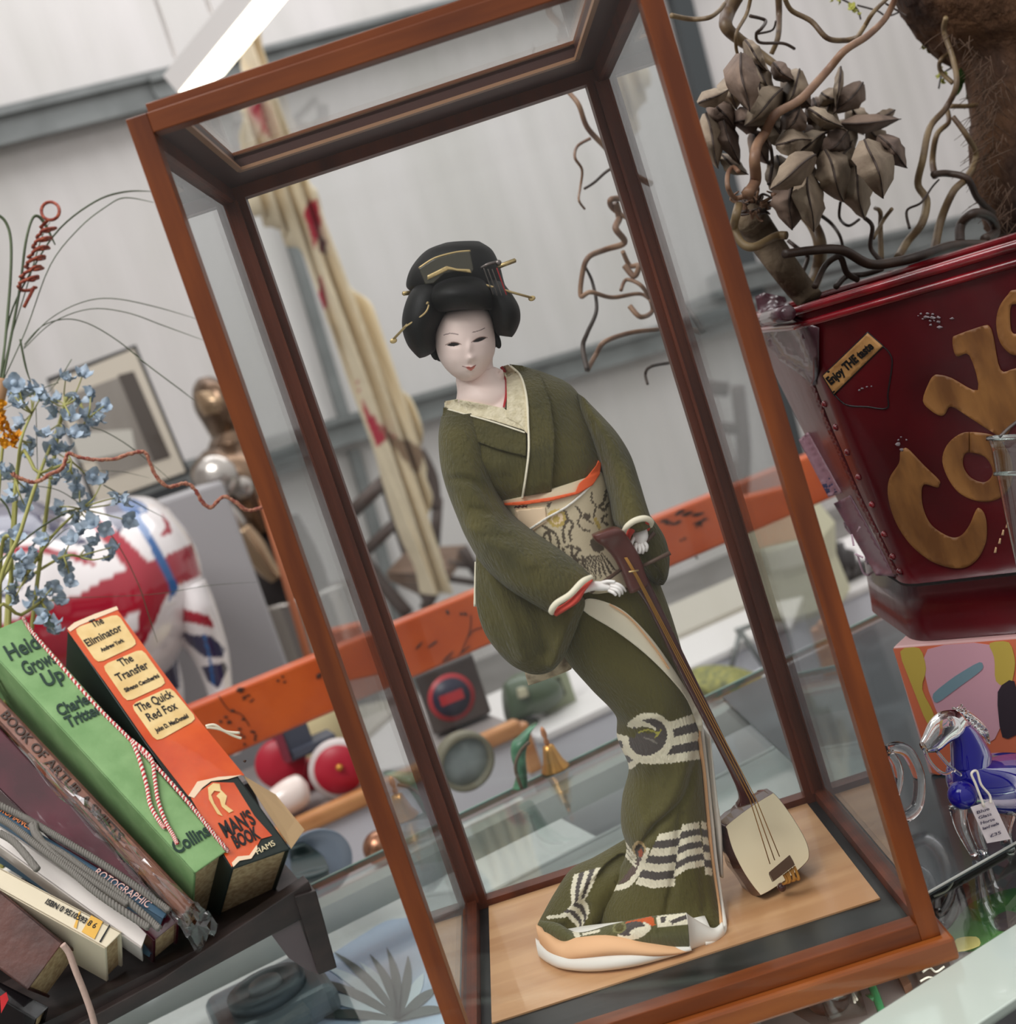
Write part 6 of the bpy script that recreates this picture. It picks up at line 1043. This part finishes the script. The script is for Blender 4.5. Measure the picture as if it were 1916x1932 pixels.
def fitT(x, y, rp, Ts=np.arange(.71, 1.02, .01)): return min(Ts, key=lambda T: abs(atT(x, y, T)[2]-m2(rp, T)-zl))
TPl = fitT(592, 1625, 62); TPo = fitT(712, 1585, 30)
pl_ = thing('blue_grey_plate', gnd(600, 1690, .85, zl), 'blue grey plate leaning behind the book rack with a dark green figure on it', 'plate'); pr = m2(62, TPl); pz = atT(592, 1625, TPl); pz[2] = zl+pr
lathe('plate_body', [(pr*.03, 0), (pr*.6, 0), (pr, -.012), (pr, -.008), (pr*.6, .006), (pr*.03, .006)], pz, M('blue grey glaze', (128, 142, 158), rough=.3, coat=.4), pl_, n=44, axis=E2+.2*UP)
loftT('plate_figure', [(545, 1600, 575, 1590, TPl-.02, .008), (548, 1625, 605, 1610, TPl-.02, .010), (552, 1650, 618, 1632, .828, .010), (575, 1672, 622, 1655, .828, .010)], M('dark green figure', (52, 66, 66), rough=.5), pl_)
ball('copper_pot', atT(712, 1585, TPo)*np.array([1, 1, 0])+UP*(zl+m2(30, TPo)), m2(30, TPo), M('copper', (150, 108, 84), rough=.25, metal=.8), label='round copper pot just left of the rear case post, low behind the counter', cat='pot')
# dark green crate, basket, pale lantern (right)
T5 = TS2+.1
gc = thing('dark_green_crate', gnd(1370, 1330, T5, Z2), 'dark green box with a pale rim, behind the right rear post of the case', 'box'); dg_ = M('dark green panel', (38, 62, 56), rough=.5)
T5 += .15; g0 = atT(1316, 1332, T5); g0[2] = Z2
V, F = obm(g0, E1*.55, E2*.3, UP*(atT(1300, 1196, T5)[2]-Z2)); mk('crate_body', V, F, dg_, gc, smooth=False); V, F = obm(g0+UP*(atT(1300, 1196, T5)[2]-Z2)-E2*.01, E1*.56, E2*.32, UP*.014); mk('crate_rim', V, F, M('pale rim', (176, 170, 158), rough=.5), gc, smooth=False)
T5 -= .15; fm = thing('metal_easel', gnd(1400, 1320, T5-.15, Z2), 'thin grey metal easel legs leaning before the dark green box', 'easel'); gm_ = M('grey metal rod', (128, 130, 128), rough=.4, metal=.4)
for L in ([(1397, 1188), (1378, 1262)], [(1396, 1190), (1440, 1256)], [(1388, 1190), (1424, 1178)]): V, F = tubem([atT(x, y, T5-.12) for x, y in L], .007, n=8); mk('rod', V, F, gm_, fm)
bs_ = loftT('yellow_green_basket', [(1300, 1290, 1326, 1318, TS2-.25, .06), (1330, 1262, 1350, 1320, TS2-.25, .1), (1365, 1256, 1380, 1320, TS2-.25, .12), (1400, 1262, 1410, 1310, TS2-.25, .1), (1430, 1276, 1432, 1300, TS2-.25, .05)], M('yellow green wicker', (150, 146, 72), rough=.6, var=((88, 92, 58), 22, (4, 4, .6))), None, label='rounded yellow green basket just above the far edge of the glass counter', cat='basket')
stand = thing('basket_stand', sh((atT(1365, 1320, TS2-.25)-sh(0,0,0))@E1, TS2-.25, ZF), 'pale plinth under the yellow green basket', 'plinth'); bz_ = min((wverts(bs_)[:, 2]))
V, F = obm(sh((atT(1310, 1320, TS2-.25)-sh(0,0,0))@E1, TS2-.37, ZF), E1*.42, E2*.24, UP*(bz_-ZF)); mk('plinth_body', V, F, wp_, stand, smooth=False)
ln_ = lathe('cream_lantern', [(.10, 0), (.12, .02), (.11, .12), (.13, .2), (.09, .30), (.02, .34)], gnd(1545, 1215, T5-.1, Z2), M('cream lampshade', (206, 202, 172), rough=.6), n=6, label='cream faceted lampshade seen through the right side pane', cat='lampshade', smooth=False)
for i, (x, y, wh) in enumerate(((1568, 1040, 'leftmost'), (1592, 1060, 'second from the left'), (1616, 1090, 'third from the left'), (1640, 1100, 'rightmost'))):
    p = gnd(x, y, T5, Z2); h_ = atT(x, y-40, T5)[2]-Z2; lathe('dark_bottle', [(.03, 0), (.036, .02), (.036, h_*.7), (.014, h_*.82), (.014, h_)], p, M('dark bottle glass', (34, 24, 22), rough=.2, coat=.5), n=16, label='dark brown bottle in the gap between case and bucket, '+wh+' of four', cat='bottle', group='dark bottles behind the red bucket')
# armour
TA = 3.2
arm = thing('suit_of_armour', gnd(520, 1240, TA, ZF), 'life size bronze coloured suit of armour standing behind the left case post', 'suit of armour'); arm_m = M('bronze armour', (140, 116, 96), rough=.26, metal=.85, var=((84, 64, 50), 7)); arms = M('silver armour', (190, 184, 178), rough=.2, metal=.9); dkc = M('dark padding', (40, 34, 34), rough=.7)
loftT('helmet', [(372, 716, 400, 712, TA, .05), (364, 735, 432, 728, TA, .11), (368, 770, 448, 752, TA, .13), (385, 800, 452, 790, TA, .12), (400, 826, 448, 818, TA, .09)], arm_m, arm); loftT('visor', [(366, 742, 425, 740, TA-.06, .05), (372, 765, 440, 752, TA-.06, .07), (384, 786, 446, 776, TA-.06, .06)], M('light bronze', (176, 150, 122), rough=.25, metal=.8), arm)
loftT('neck_guard', [(402, 820, 446, 812, TA, .10), (392, 848, 460, 838, TA, .12)], arm_m, arm)
loftT('breastplate', [(385, 850, 470, 835, TA, .12), (362, 885, 500, 862, TA, .2), (372, 930, 520, 900, TA, .22), (410, 985, 530, 950, TA, .18), (436, 1020, 540, 985, TA, .15)], arm_m, arm); ball('pauldron', atT(408, 902, TA-.22), m2(34, TA), arms, arm, sc=(1, .6, 1.05)); ball('roundel', atT(455, 918, TA-.2), m2(20, TA), arms, arm, sc=(1, .6, 1))
loftT('upper_arm', [(392, 945, 425, 925, TA-.15, .06), (410, 990, 455, 960, TA-.15, .07), (430, 1020, 470, 990, TA-.15, .06)], arms, arm); loftT('forearm', [(436, 1010, 470, 985, TA-.2, .05), (460, 1050, 498, 1020, TA-.2, .055), (490, 1085, 520, 1060, TA-.2, .05), (510, 1100, 535, 1075, TA-.2, .04)], M('light bronze'), arm)
loftT('skirt', [(430, 1010, 560, 970, TA+.05, .16), (440, 1100, 600, 1050, TA+.05, .2), (480, 1190, 630, 1140, TA+.05, .18), (520, 1260, 660, 1220, TA+.05, .15)], dkc, arm)
for dx in (0, 60):
    P = [atT(545+dx, 1130-dx*.3, TA-.1), atT(575+dx, 1220-dx*.3, TA-.1), gnd(610+dx, 1330, TA-.1, ZF+.1), gnd(615+dx, 1340, TA-.1, ZF+.02)]; tube('leg_plate', P, [.09, .08, .06, .07], arms, arm, n=16)
V, F = tubem([atT(495, 940, TA-.3), gnd(545, 1250, TA-.3, ZF+.01)], .012, n=8); mk('spear_shaft', V, F, M('orange brown shaft', (164, 92, 54), rough=.5), arm)
# locker behind bull
lk = thing('grey_locker', gnd(450, 1200, 2.35, ZF), 'tall plain grey cabinet behind the painted bull', 'cabinet'); l0 = atT(335, 930, 2.35); l1 = l0; 
V, F = obm(gnd(60, 1000, 2.35, ZF), E1*((atT(420, 905, 2.35)-atT(60, 1000, 2.35))@E1), E2*.3, UP*(atT(400, 912, 2.35)[2]-ZF)); bevel(mk('cabinet_body', V, F, M('mid grey panel', (158, 156, 158), rough=.5), lk, smooth=False), .01)
# union flag bull
TU = 2.0
bul = thing('painted_bull', gnd(150, 1300, TU, ZF), 'large glossy fibreglass animal painted as a union flag, left behind the books', 'sculpture'); ub = M('gloss flag paint', attr=True, rough=.12, coat=.8)
b1 = loftT('body', [(-160, 1000, -150, 1290, TU, .10), (-90, 950, -80, 1330, TU, .24), (0, 945, 0, 1345, TU, .30), (60, 938, 70, 1350, TU, .31), (120, 955, 130, 1340, TU, .30), (180, 945, 195, 1330, TU, .29), (240, 935, 255, 1310, TU, .28), (290, 942, 310, 1265, TU, .24), (330, 975, 335, 1230, TU, .20), (362, 1020, 362, 1200, TU, .14), (378, 1070, 374, 1160, TU, .06)], ub, bul, n=180, seg=22)
NV, RD, WH, BLU = lin((40, 38, 74)), lin((158, 22, 44)), lin((228, 222, 222)), lin((24, 88, 150))
b1f = b1; paint(b1, WH, front=False, shapes=[('p', [(-200, 960), (0, 935), (80, 945), (130, 985), (170, 1030), (120, 1022), (60, 1012), (0, 1005), (-200, 1000)], NV), ('p', [(-200, 1025), (30, 1030), (100, 1035), (150, 1045), (185, 1066), (170, 1066), (110, 1048), (30, 1045), (-200, 1050)], RD),
    ('p', [(195, 955), (230, 938), (262, 948), (275, 965), (240, 990), (225, 1005), (205, 985)], NV), ('p', [(158, 960), (200, 985), (240, 1020), (280, 1060), (300, 1055), (362, 1025), (380, 1085), (335, 1105), (310, 1130), (295, 1170), (260, 1240), (200, 1290), (-200, 1290), (-200, 1230), (0, 1180), (80, 1145), (150, 1122), (200, 1090), (242, 1077), (215, 1045), (170, 990)], RD),
    ('p', [(-200, 1080), (0, 1080), (45, 1105), (10, 1130), (-200, 1150)], NV), ('p', [(305, 970), (318, 985), (325, 1005), (300, 1015), (312, 995)], RD), ('p', [(210, 1180), (262, 1150), (262, 1190), (240, 1200)], WH), ('s', [(235, 940), (262, 985), (290, 1030), (312, 1075), (328, 1110), (325, 1140)], 8, BLU), ('e', (250, 955), (30, 14), BLU, .3), ('p', [(312, 1140), (340, 1110), (400, 1100), (400, 1300), (300, 1300)], WH)])
def legb(secs, pats): o = loftT('leg', secs, ub, bul, n=90, seg=16); paint(o, WH, pats, front=False); return o
legb([(305, 1120, 385, 1090, TU-.12, .10), (318, 1165, 402, 1130, TU-.12, .11), (340, 1210, 418, 1180, TU-.12, .09), (365, 1250, 430, 1225, TU-.12, .07), (385, 1290, 436, 1275, TU-.12, .055), (400, 1340, 440, 1330, TU-.12, .05), (418, 1420, 455, 1412, TU-.12, .05)],
     [('p', [(305, 1165), (320, 1142), (395, 1162), (405, 1185), (360, 1175), (312, 1170)], RD), ('p', [(325, 1180), (360, 1198), (400, 1200), (425, 1225), (420, 1240), (385, 1240), (355, 1215)], NV), ('p', [(380, 1258), (425, 1250), (430, 1262), (412, 1300), (392, 1285)], NV), ('s', [(385, 1200), (395, 1240), (402, 1290)], 2.5, BLU)])
legb([(250, 1180, 320, 1170, TU+.1, .1), (270, 1230, 330, 1220, TU+.1, .09), (290, 1290, 345, 1285, TU+.1, .07), (310, 1360, 350, 1355, TU+.1, .05), (325, 1430, 365, 1425, TU+.1, .05)], [('p', [(270, 1200), (330, 1190), (340, 1300), (280, 1300)], NV)])
legb([(-60, 1200, 60, 1200, TU, .12), (-20, 1330, 70, 1330, TU, .1), (10, 1480, 80, 1480, TU, .07)], [('p', [(-60, 1250), (80, 1250), (80, 1350), (-60, 1350)], NV)])
# framed photograph on the wall side
TFp = 3.6
pf = thing('framed_photograph', atT(260, 900, TFp), 'framed black and white photograph in a cream mount hanging askew at the left', 'picture'); fq = [(92, 716), (254, 654), (354, 892), (180, 955)]
def pq(q, T, d, name, m): V, F = prismm([atT(x, y, T) for x, y in q], E2*d); return mk(name, V, F, m, pf, smooth=False)
pq([(88, 714), (256, 650), (358, 894), (178, 960)], TFp, .03, 'frame', M('black frame', (40, 40, 42), rough=.4)); pq([(94, 722), (252, 658), (350, 890), (184, 950)], TFp-.002, .003, 'mount', M('cream mount', (214, 204, 188), rough=.4, coat=.5))
ph_m = M('grey photograph', (128, 120, 112), rough=.3, var=((170, 164, 156), 3, (1, 1, .3)), coat=.5); pq([(124, 748), (252, 700), (322, 862), (196, 905)], TFp-.004, .003, 'photograph', ph_m); pq([(222, 708), (252, 700), (322, 862), (290, 872)], TFp-.005, .002, 'photograph_dark_part', M('dark photo part', (84, 76, 70), rough=.3, coat=.5)); pq([(132, 818), (248, 810), (256, 850), (150, 872)], TFp-.006, .002, 'photograph_vehicle', M('light photo part', (206, 202, 192), rough=.3, coat=.5))  # picture areas are flat printed tones, one of them darker
stn = thing('black_picture_ledge', atT(290, 930, TFp-.02), 'short black ledge directly under the framed photograph', 'ledge'); V, F = prismm([atT(x, y, TFp-.03) for x, y in ((255, 942), (352, 905), (360, 926), (262, 962))], E2*.12); mk('ledge_board', V, F, M('black ledge', (52, 54, 56), rough=.5), stn, smooth=False)
# wooden chair
TC = 4.9
ch = thing('wooden_chair', gnd(800, 1110, TC, ZF), 'brown wooden chair with rail back hung high behind the kimono doll', 'chair'); wch = M('dark chair wood', (74, 58, 52), rough=.5); wse = M('chair seat wood', (118, 94, 78), rough=.5)
def CT_(L, r, name, m=wch): V, F = tubem([atT(x, y, T) for x, y, T in L], r, n=10, smooth=len(L) > 2); return mk(name, V, F, m, ch)
CT_([(725, 897, TC), (752, 985, TC), (788, 1090, TC), (810, 1130, TC)], .035, 'back_post'); CT_([(640, 975, TC+.2), (700, 1075, TC+.1), (770, 1160, TC)], .035, 'back_post')
CT_([(662, 968, TC), (728, 905, TC)], .035, 'back_rail'); CT_([(690, 1040, TC), (758, 975, TC)], .028, 'back_rail')
V, F = prismm([atT(x, y, T) for x, y, T in ((728, 1080, TC), (770, 1035, TC-.1), (878, 1028, TC-.5), (862, 1050, TC-.5), (838, 1082, TC-.55), (790, 1110, TC-.2))], UP*-.04); mk('seat', V, F, wse, ch, smooth=False)
for L in ([(872, 1034, TC-.5), (902, 1085, TC-.5)], [(838, 1080, TC-.5), (800, 1150, TC-.5)], [(820, 1030, TC), (826, 940, TC)]): CT_(L, .026, 'leg')
for L in ([(846, 1062, TC-.5), (890, 1068, TC-.5)], [(836, 1090, TC-.5), (900, 1100, TC-.5)]): CT_(L, .016, 'stretcher')
CT_([(790, 850, TC), (815, 900, TC), (822, 960, TC)], .03, 'back_arch')
# furled flag
TFl = 3.8
fl = thing('furled_flag', atT(820, 1110, TFl), 'long furled cream flag with red patches hanging slantwise behind the doll', 'flag'); fm_ = M('aged flag cloth', attr=True, rough=.85, bump=(9, .5, .02))
def fd(V): P = topx(V); V = V.copy(); V -= E2*(0.05*np.sin(P[:, 0]*.22-P[:, 1]*.075)+.03*np.sin(P[:, 0]*.41-P[:, 1]*.15))[:, None]; return V
f1 = loftT('flag_cloth', [(452, -10, 478, -14, TFl, .03), (452, 60, 485, 70, TFl, .05), (458, 130, 505, 140, TFl, .08), (455, 200, 528, 210, TFl, .10), (458, 290, 556, 290, TFl, .12), (464, 365, 580, 350, TFl, .12), (480, 400, 596, 372, TFl, .12), (530, 435, 606, 410, TFl, .10), (570, 480, 625, 460, TFl, .09), (592, 540, 660, 530, TFl, .09), (612, 610, 692, 590, TFl, .09), (640, 670, 716, 650, TFl, .09), (662, 720, 738, 700, TFl, .09), (690, 790, 776, 770, TFl, .09), (712, 850, 798, 850, TFl, .08), (735, 920, 800, 900, TFl, .07), (762, 1000, 815, 985, TFl, .06), (790, 1070, 832, 1055, TFl, .05), (806, 1122, 842, 1118, TFl, .04)], fm_, fl, n=120, seg=14, disp=fd)
CRM, RD2 = lin((232, 216, 186)), lin((184, 30, 58))
paint(f1, CRM, front=False, wob=1, shapes=[('p', [(466, 196), (494, 190), (514, 262), (500, 250), (470, 222)], RD2), ('p', [(572, 405), (582, 380), (598, 376), (606, 420), (600, 445), (592, 470), (582, 430)], RD2), ('p', [(600, 520), (612, 545), (618, 575), (608, 590), (602, 560)], RD2), ('p', [(598, 445), (612, 450), (618, 480), (604, 478)], lin((120, 60, 66))),
    ('p', [(672, 720), (690, 770), (715, 800), (760, 835), (735, 820), (712, 845), (705, 830), (690, 790)], RD2), ('p', [(716, 805), (730, 830), (790, 900), (800, 850), (770, 830), (750, 828)], lin((150, 124, 100)))])
# LED batten, wires
TLp = 3.1
lp_ = thing('strip_light', atT(440, 80, TLp), 'bright white LED batten hanging from wires at the top left', 'strip light'); A_, B_ = atT(352, 178, TLp), atT(552, -66, TLp-.3); dl_ = B_-A_; hz = np.cross(dl_, UP); hz /= np.linalg.norm(hz); hz = hz if hz[0] > 0 else -hz; upv = np.cross(hz, dl_); upv /= np.linalg.norm(upv); upv = upv if upv[2] > 0 else -upv
tubem_ = M('lit tube', (255, 246, 226), emit=3.5); hou = M('white housing', (220, 216, 214), rough=.4); wv_ = .042
V, F = obm(A_-hz*wv_, dl_, hz*wv_*2, upv*-.03); mk('diffuser', V, F, tubem_, lp_, smooth=False)
V, F = obm(A_-hz*(wv_*1.05)+upv*.001, dl_, hz*wv_*2.1, upv*.07); mk('housing', V, F, hou, lp_, smooth=False); V, F = obm(A_-hz*wv_*1.08-dl_*.004-upv*.03, dl_*.006, hz*wv_*2.16, upv*.10); mk('end_cap', V, F, hou, lp_, smooth=False)
V, F = tubem([A_+dl_*.45+upv*.1, A_+dl_*.45+upv*.1+UP*1.6], .008, n=6); mk('hanging_wire', V, F, M('white wire', (236, 232, 228)), lp_)
V, F = tubem([A_+dl_*.1+upv*.1, A_+dl_*.1+upv*.1+UP*1.9], .006, n=6); mk('hanging_wire', V, F, MC['white wire'], lp_)
# ------------------------------------------------------------------ things inside the counter
ZI = ZC-.11+.0125
ph_ = thing('rotary_phone', np.array([*atz(505, 1880, ZI)[:2], ZI]), 'grey rotary dial telephone inside the glass counter below the book rack', 'telephone'); g1 = M('phone grey', (140, 150, 160), rough=.35, coat=.3); g2 = M('phone dark grey', (100, 112, 122), rough=.35)
c_ = atz(500, 1858, ZI+.045); cb = np.array([c_[0], c_[1], ZI])
V, F = obm(cb-E1*.06-E2*.05, E1*.12, E2*.12, UP*.035); bevel(mk('phone_body', V, F, g1, ph_, smooth=False), .012, 3); lathe('dial', [(.005, .035), (.040, .035), (.040, .045), (.028, .047), (.026, .043), (.005, .043)], cb, g2, ph_, n=30); lathe('dial_centre', [(.003, .043), (.018, .043), (.016, .049), (.003, .051)], cb, M('pale phone grey', (170, 178, 186), rough=.3), ph_, n=20)
lf_ = thing('painted_plant_reflection', np.array([*atz(720, 1850, ZI)[:2], ZI]), 'painted reflection of a spiky plant in the counter glass, as flat pale blue and dark shapes left of the case foot', 'plate')  # plant and sky reflected in the counter glass, put into flat coloured shapes
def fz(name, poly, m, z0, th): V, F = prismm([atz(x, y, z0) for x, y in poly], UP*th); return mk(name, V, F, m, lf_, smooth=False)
fz('plate_body', rpoly([(520, 1960), (600, 1830), (650, 1795), (730, 1745), (790, 1738), (860, 1850), (900, 1980), (740, 2040)], .2), M('reflected pale blue', (190, 208, 236), rough=.2, coat=.5), ZI, .006)  # pale ground of the painted reflection, a flat body on the shelf
dkl = M('reflected dark leaf', (52, 66, 62), rough=.3); wtl = M('reflected white leaf', (224, 236, 246), rough=.25)
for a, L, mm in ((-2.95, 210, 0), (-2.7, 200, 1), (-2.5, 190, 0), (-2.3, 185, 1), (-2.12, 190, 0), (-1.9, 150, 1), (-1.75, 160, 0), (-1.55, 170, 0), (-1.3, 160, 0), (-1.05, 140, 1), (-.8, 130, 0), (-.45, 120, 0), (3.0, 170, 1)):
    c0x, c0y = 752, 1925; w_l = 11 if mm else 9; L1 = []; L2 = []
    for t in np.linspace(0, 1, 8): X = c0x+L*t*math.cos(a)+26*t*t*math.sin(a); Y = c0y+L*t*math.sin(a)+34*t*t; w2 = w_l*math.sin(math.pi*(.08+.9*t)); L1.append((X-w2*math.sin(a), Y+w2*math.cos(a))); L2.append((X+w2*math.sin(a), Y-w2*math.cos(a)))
    fz('reflected_leaf', L1+L2[::-1], wtl if mm else dkl, ZI+.0062+(.0006 if mm else .0012), .0008)
bx_ = thing('orange_toy', np.array([*atz(370, 1850, ZI)[:2], ZI]), 'small orange and grey toy inside the counter left of the telephone', 'toy'); o_ = np.array([*atz(372, 1858, ZI)[:2], ZI]); V, F = obm(o_, E1*.03, E2*.02, UP*.05); bevel(mk('toy_body', V, F, M('soft orange', (226, 146, 118), rough=.4), bx_, smooth=False), .006); V, F = obm(o_-E1*.09-E2*.03, E1*.08, E2*.03, UP*.03); bevel(mk('toy_base', V, F, g1, bx_, smooth=False), .006)
# under the glass, bottom right
ZG = ZC-.05
tray = thing('inner_tray', np.array([.36, -.0, ZI]), 'grey display step inside the counter beneath the case corner', 'display step'); V, F = obm(sh(-.05, .012, ZI), E1*.5, E2*.16, UP*(ZG-ZI)); mk('step_body', V, F, M('taupe felt', (120, 108, 106), rough=.9), tray, smooth=False)
def gz(x, y, z=ZG): return atz(x, y, z)
def flatz(name, poly, m, parent, th, z=ZG, **k_): V, F = prismm([gz(x, y, z) for x, y in poly], UP*th); return mk(name, V, F, m, parent, smooth=False, **k_)
gd = thing('green_painted_dish', gz(1880, 1720), 'green painted dish with brown spots under the counter glass by the case corner', 'dish'); g5 = M('leaf green glaze', (74, 112, 58), rough=.35, var=((54, 88, 44), 30)); 
flatz('dish_body', rpoly([(1800, 1750), (1830, 1712), (1916, 1680), (1990, 1700), (1960, 1780), (1800, 1800), (1780, 1775)], .3), g5, gd, .004); flatz('brown_spot', rpoly([(1872, 1735), (1900, 1718), (1930, 1730), (1915, 1756), (1880, 1758)], .4), M('brown spot', (62, 50, 46)), gd, .0012, z=ZG+.0042); flatz('yellow_patch', rpoly([(1800, 1772), (1845, 1768), (1852, 1785), (1800, 1800)], .35), M('dull yellow', (176, 160, 96)), gd, .0012, z=ZG+.0042)
dg2 = thing('dark_wooden_twigs', gz(1800, 1710), 'two dark wooden pieces tied with white string under the glass beside the case', 'wooden pieces')
V, F = tubem([gz(1778, 1745)+UP*.006, gz(1802, 1710)+UP*.006, gz(1822, 1680)+UP*.006], [.004, .0055, .004], n=10); mk('wooden_piece', V, F, M('dark wood piece', (48, 40, 42), rough=.6), dg2); V, F = tubem([gz(1790, 1752)+UP*.006, gz(1815, 1715)+UP*.006, gz(1828, 1688)+UP*.006], [.004, .0055, .004], n=10); mk('wooden_piece', V, F, MC['dark wood piece'], dg2)
tube('white_string', [gz(x, y)+UP*.014 for x, y in ((1770, 1722), (1795, 1710), (1806, 1690), (1798, 1668), (1793, 1656), (1800, 1650), (1808, 1662), (1806, 1684), (1796, 1700))], .0009, ws, dg2)
pf_ = thing('purple_glass_flower', gz(1660, 1900), 'deep purple glass flower on a green stem inside the counter under the case front', 'glass flower'); pm = M('purple glass', (62, 36, 140), rough=.12, coat=.6)
for i in range(6): a = -2.6+i*.55; P = [gz(1650, 1885)+UP*.02, gz(1650+22*math.cos(a), 1880+16*math.sin(a))+UP*.024, gz(1650+40*math.cos(a), 1872+26*math.sin(a))+UP*.02]; V, F = tubem(P, [.004, .006, .001], n=8, flat=.5); mk('petal', V, F, pm, pf_)
tube('stem', [gz(1650, 1885)+UP*.018, gz(1660, 1905)+UP*.01, gz(1668, 1925)+UP*.004], .003, M('green glass', (40, 110, 70), rough=.2), pf_); V, F = tubem([gz(1660, 1905)+UP*.01, gz(1640, 1900)+UP*.01], [.005, .001], n=8, flat=.4); mk('green_leaf', V, F, MC['green glass'], pf_)
tube('looped_tag_string', [gz(x, y)+UP*.016 for x, y in ((1628, 1925), (1618, 1905), (1624, 1888), (1628, 1895), (1620, 1912), (1624, 1930))], .0009, ws, label='white looped string standing in front of the purple glass flower', cat='string')
tm = thing('ribbed_glass_tumbler', gz(1590, 1915), 'clear ribbed tumbler under the glass left of the purple flower', 'glass'); V, F = tubem([gz(1600, 1925)+UP*.001, gz(1586, 1880)+UP*.03], [.014, .016], n=20, smooth=False); mk('tumbler_wall', V, F, pane_mat('tumbler_glass', (.8, .84, .82), gain=2.5, rough=.05), tm)
rb = lathe('brown_speckled_cup', [(.014, 0), (.017, .006), (.016, .03), (.013, .033)], gz(1566, 1895), M('brown speckle', (92, 58, 50), rough=.4, var=((60, 36, 32), 90)), label='brown speckled cup under the glass at the left of the clear tumbler', cat='cup')
bo_ = thing('patterned_brown_box', gz(1775, 1850), 'dark brown carved piece with white scrolled lines below the case corner', 'carved ornament'); flatz('carved_body', rpoly([(1730, 1838), (1790, 1812), (1800, 1850), (1738, 1880)], .2), M('carved brown', (74, 64, 60), rough=.5), bo_, .006)
for L in ([(1745, 1850), (1758, 1842), (1770, 1850), (1785, 1840)], [(1740, 1868), (1756, 1860), (1770, 1864)], [(1764, 1832), (1778, 1826)]): tube('white_scroll', [gz(x, y)+UP*.0068 for x, y in L], .0008, ws, bo_)
flatz('brown_wood_slat', [(1688, 1838), (1700, 1832), (1722, 1868), (1708, 1876)], M('slat brown', (104, 72, 56), rough=.6), None, .006, label='short brown wooden slat under the glass between the flower and the carved piece', cat='wooden slat')
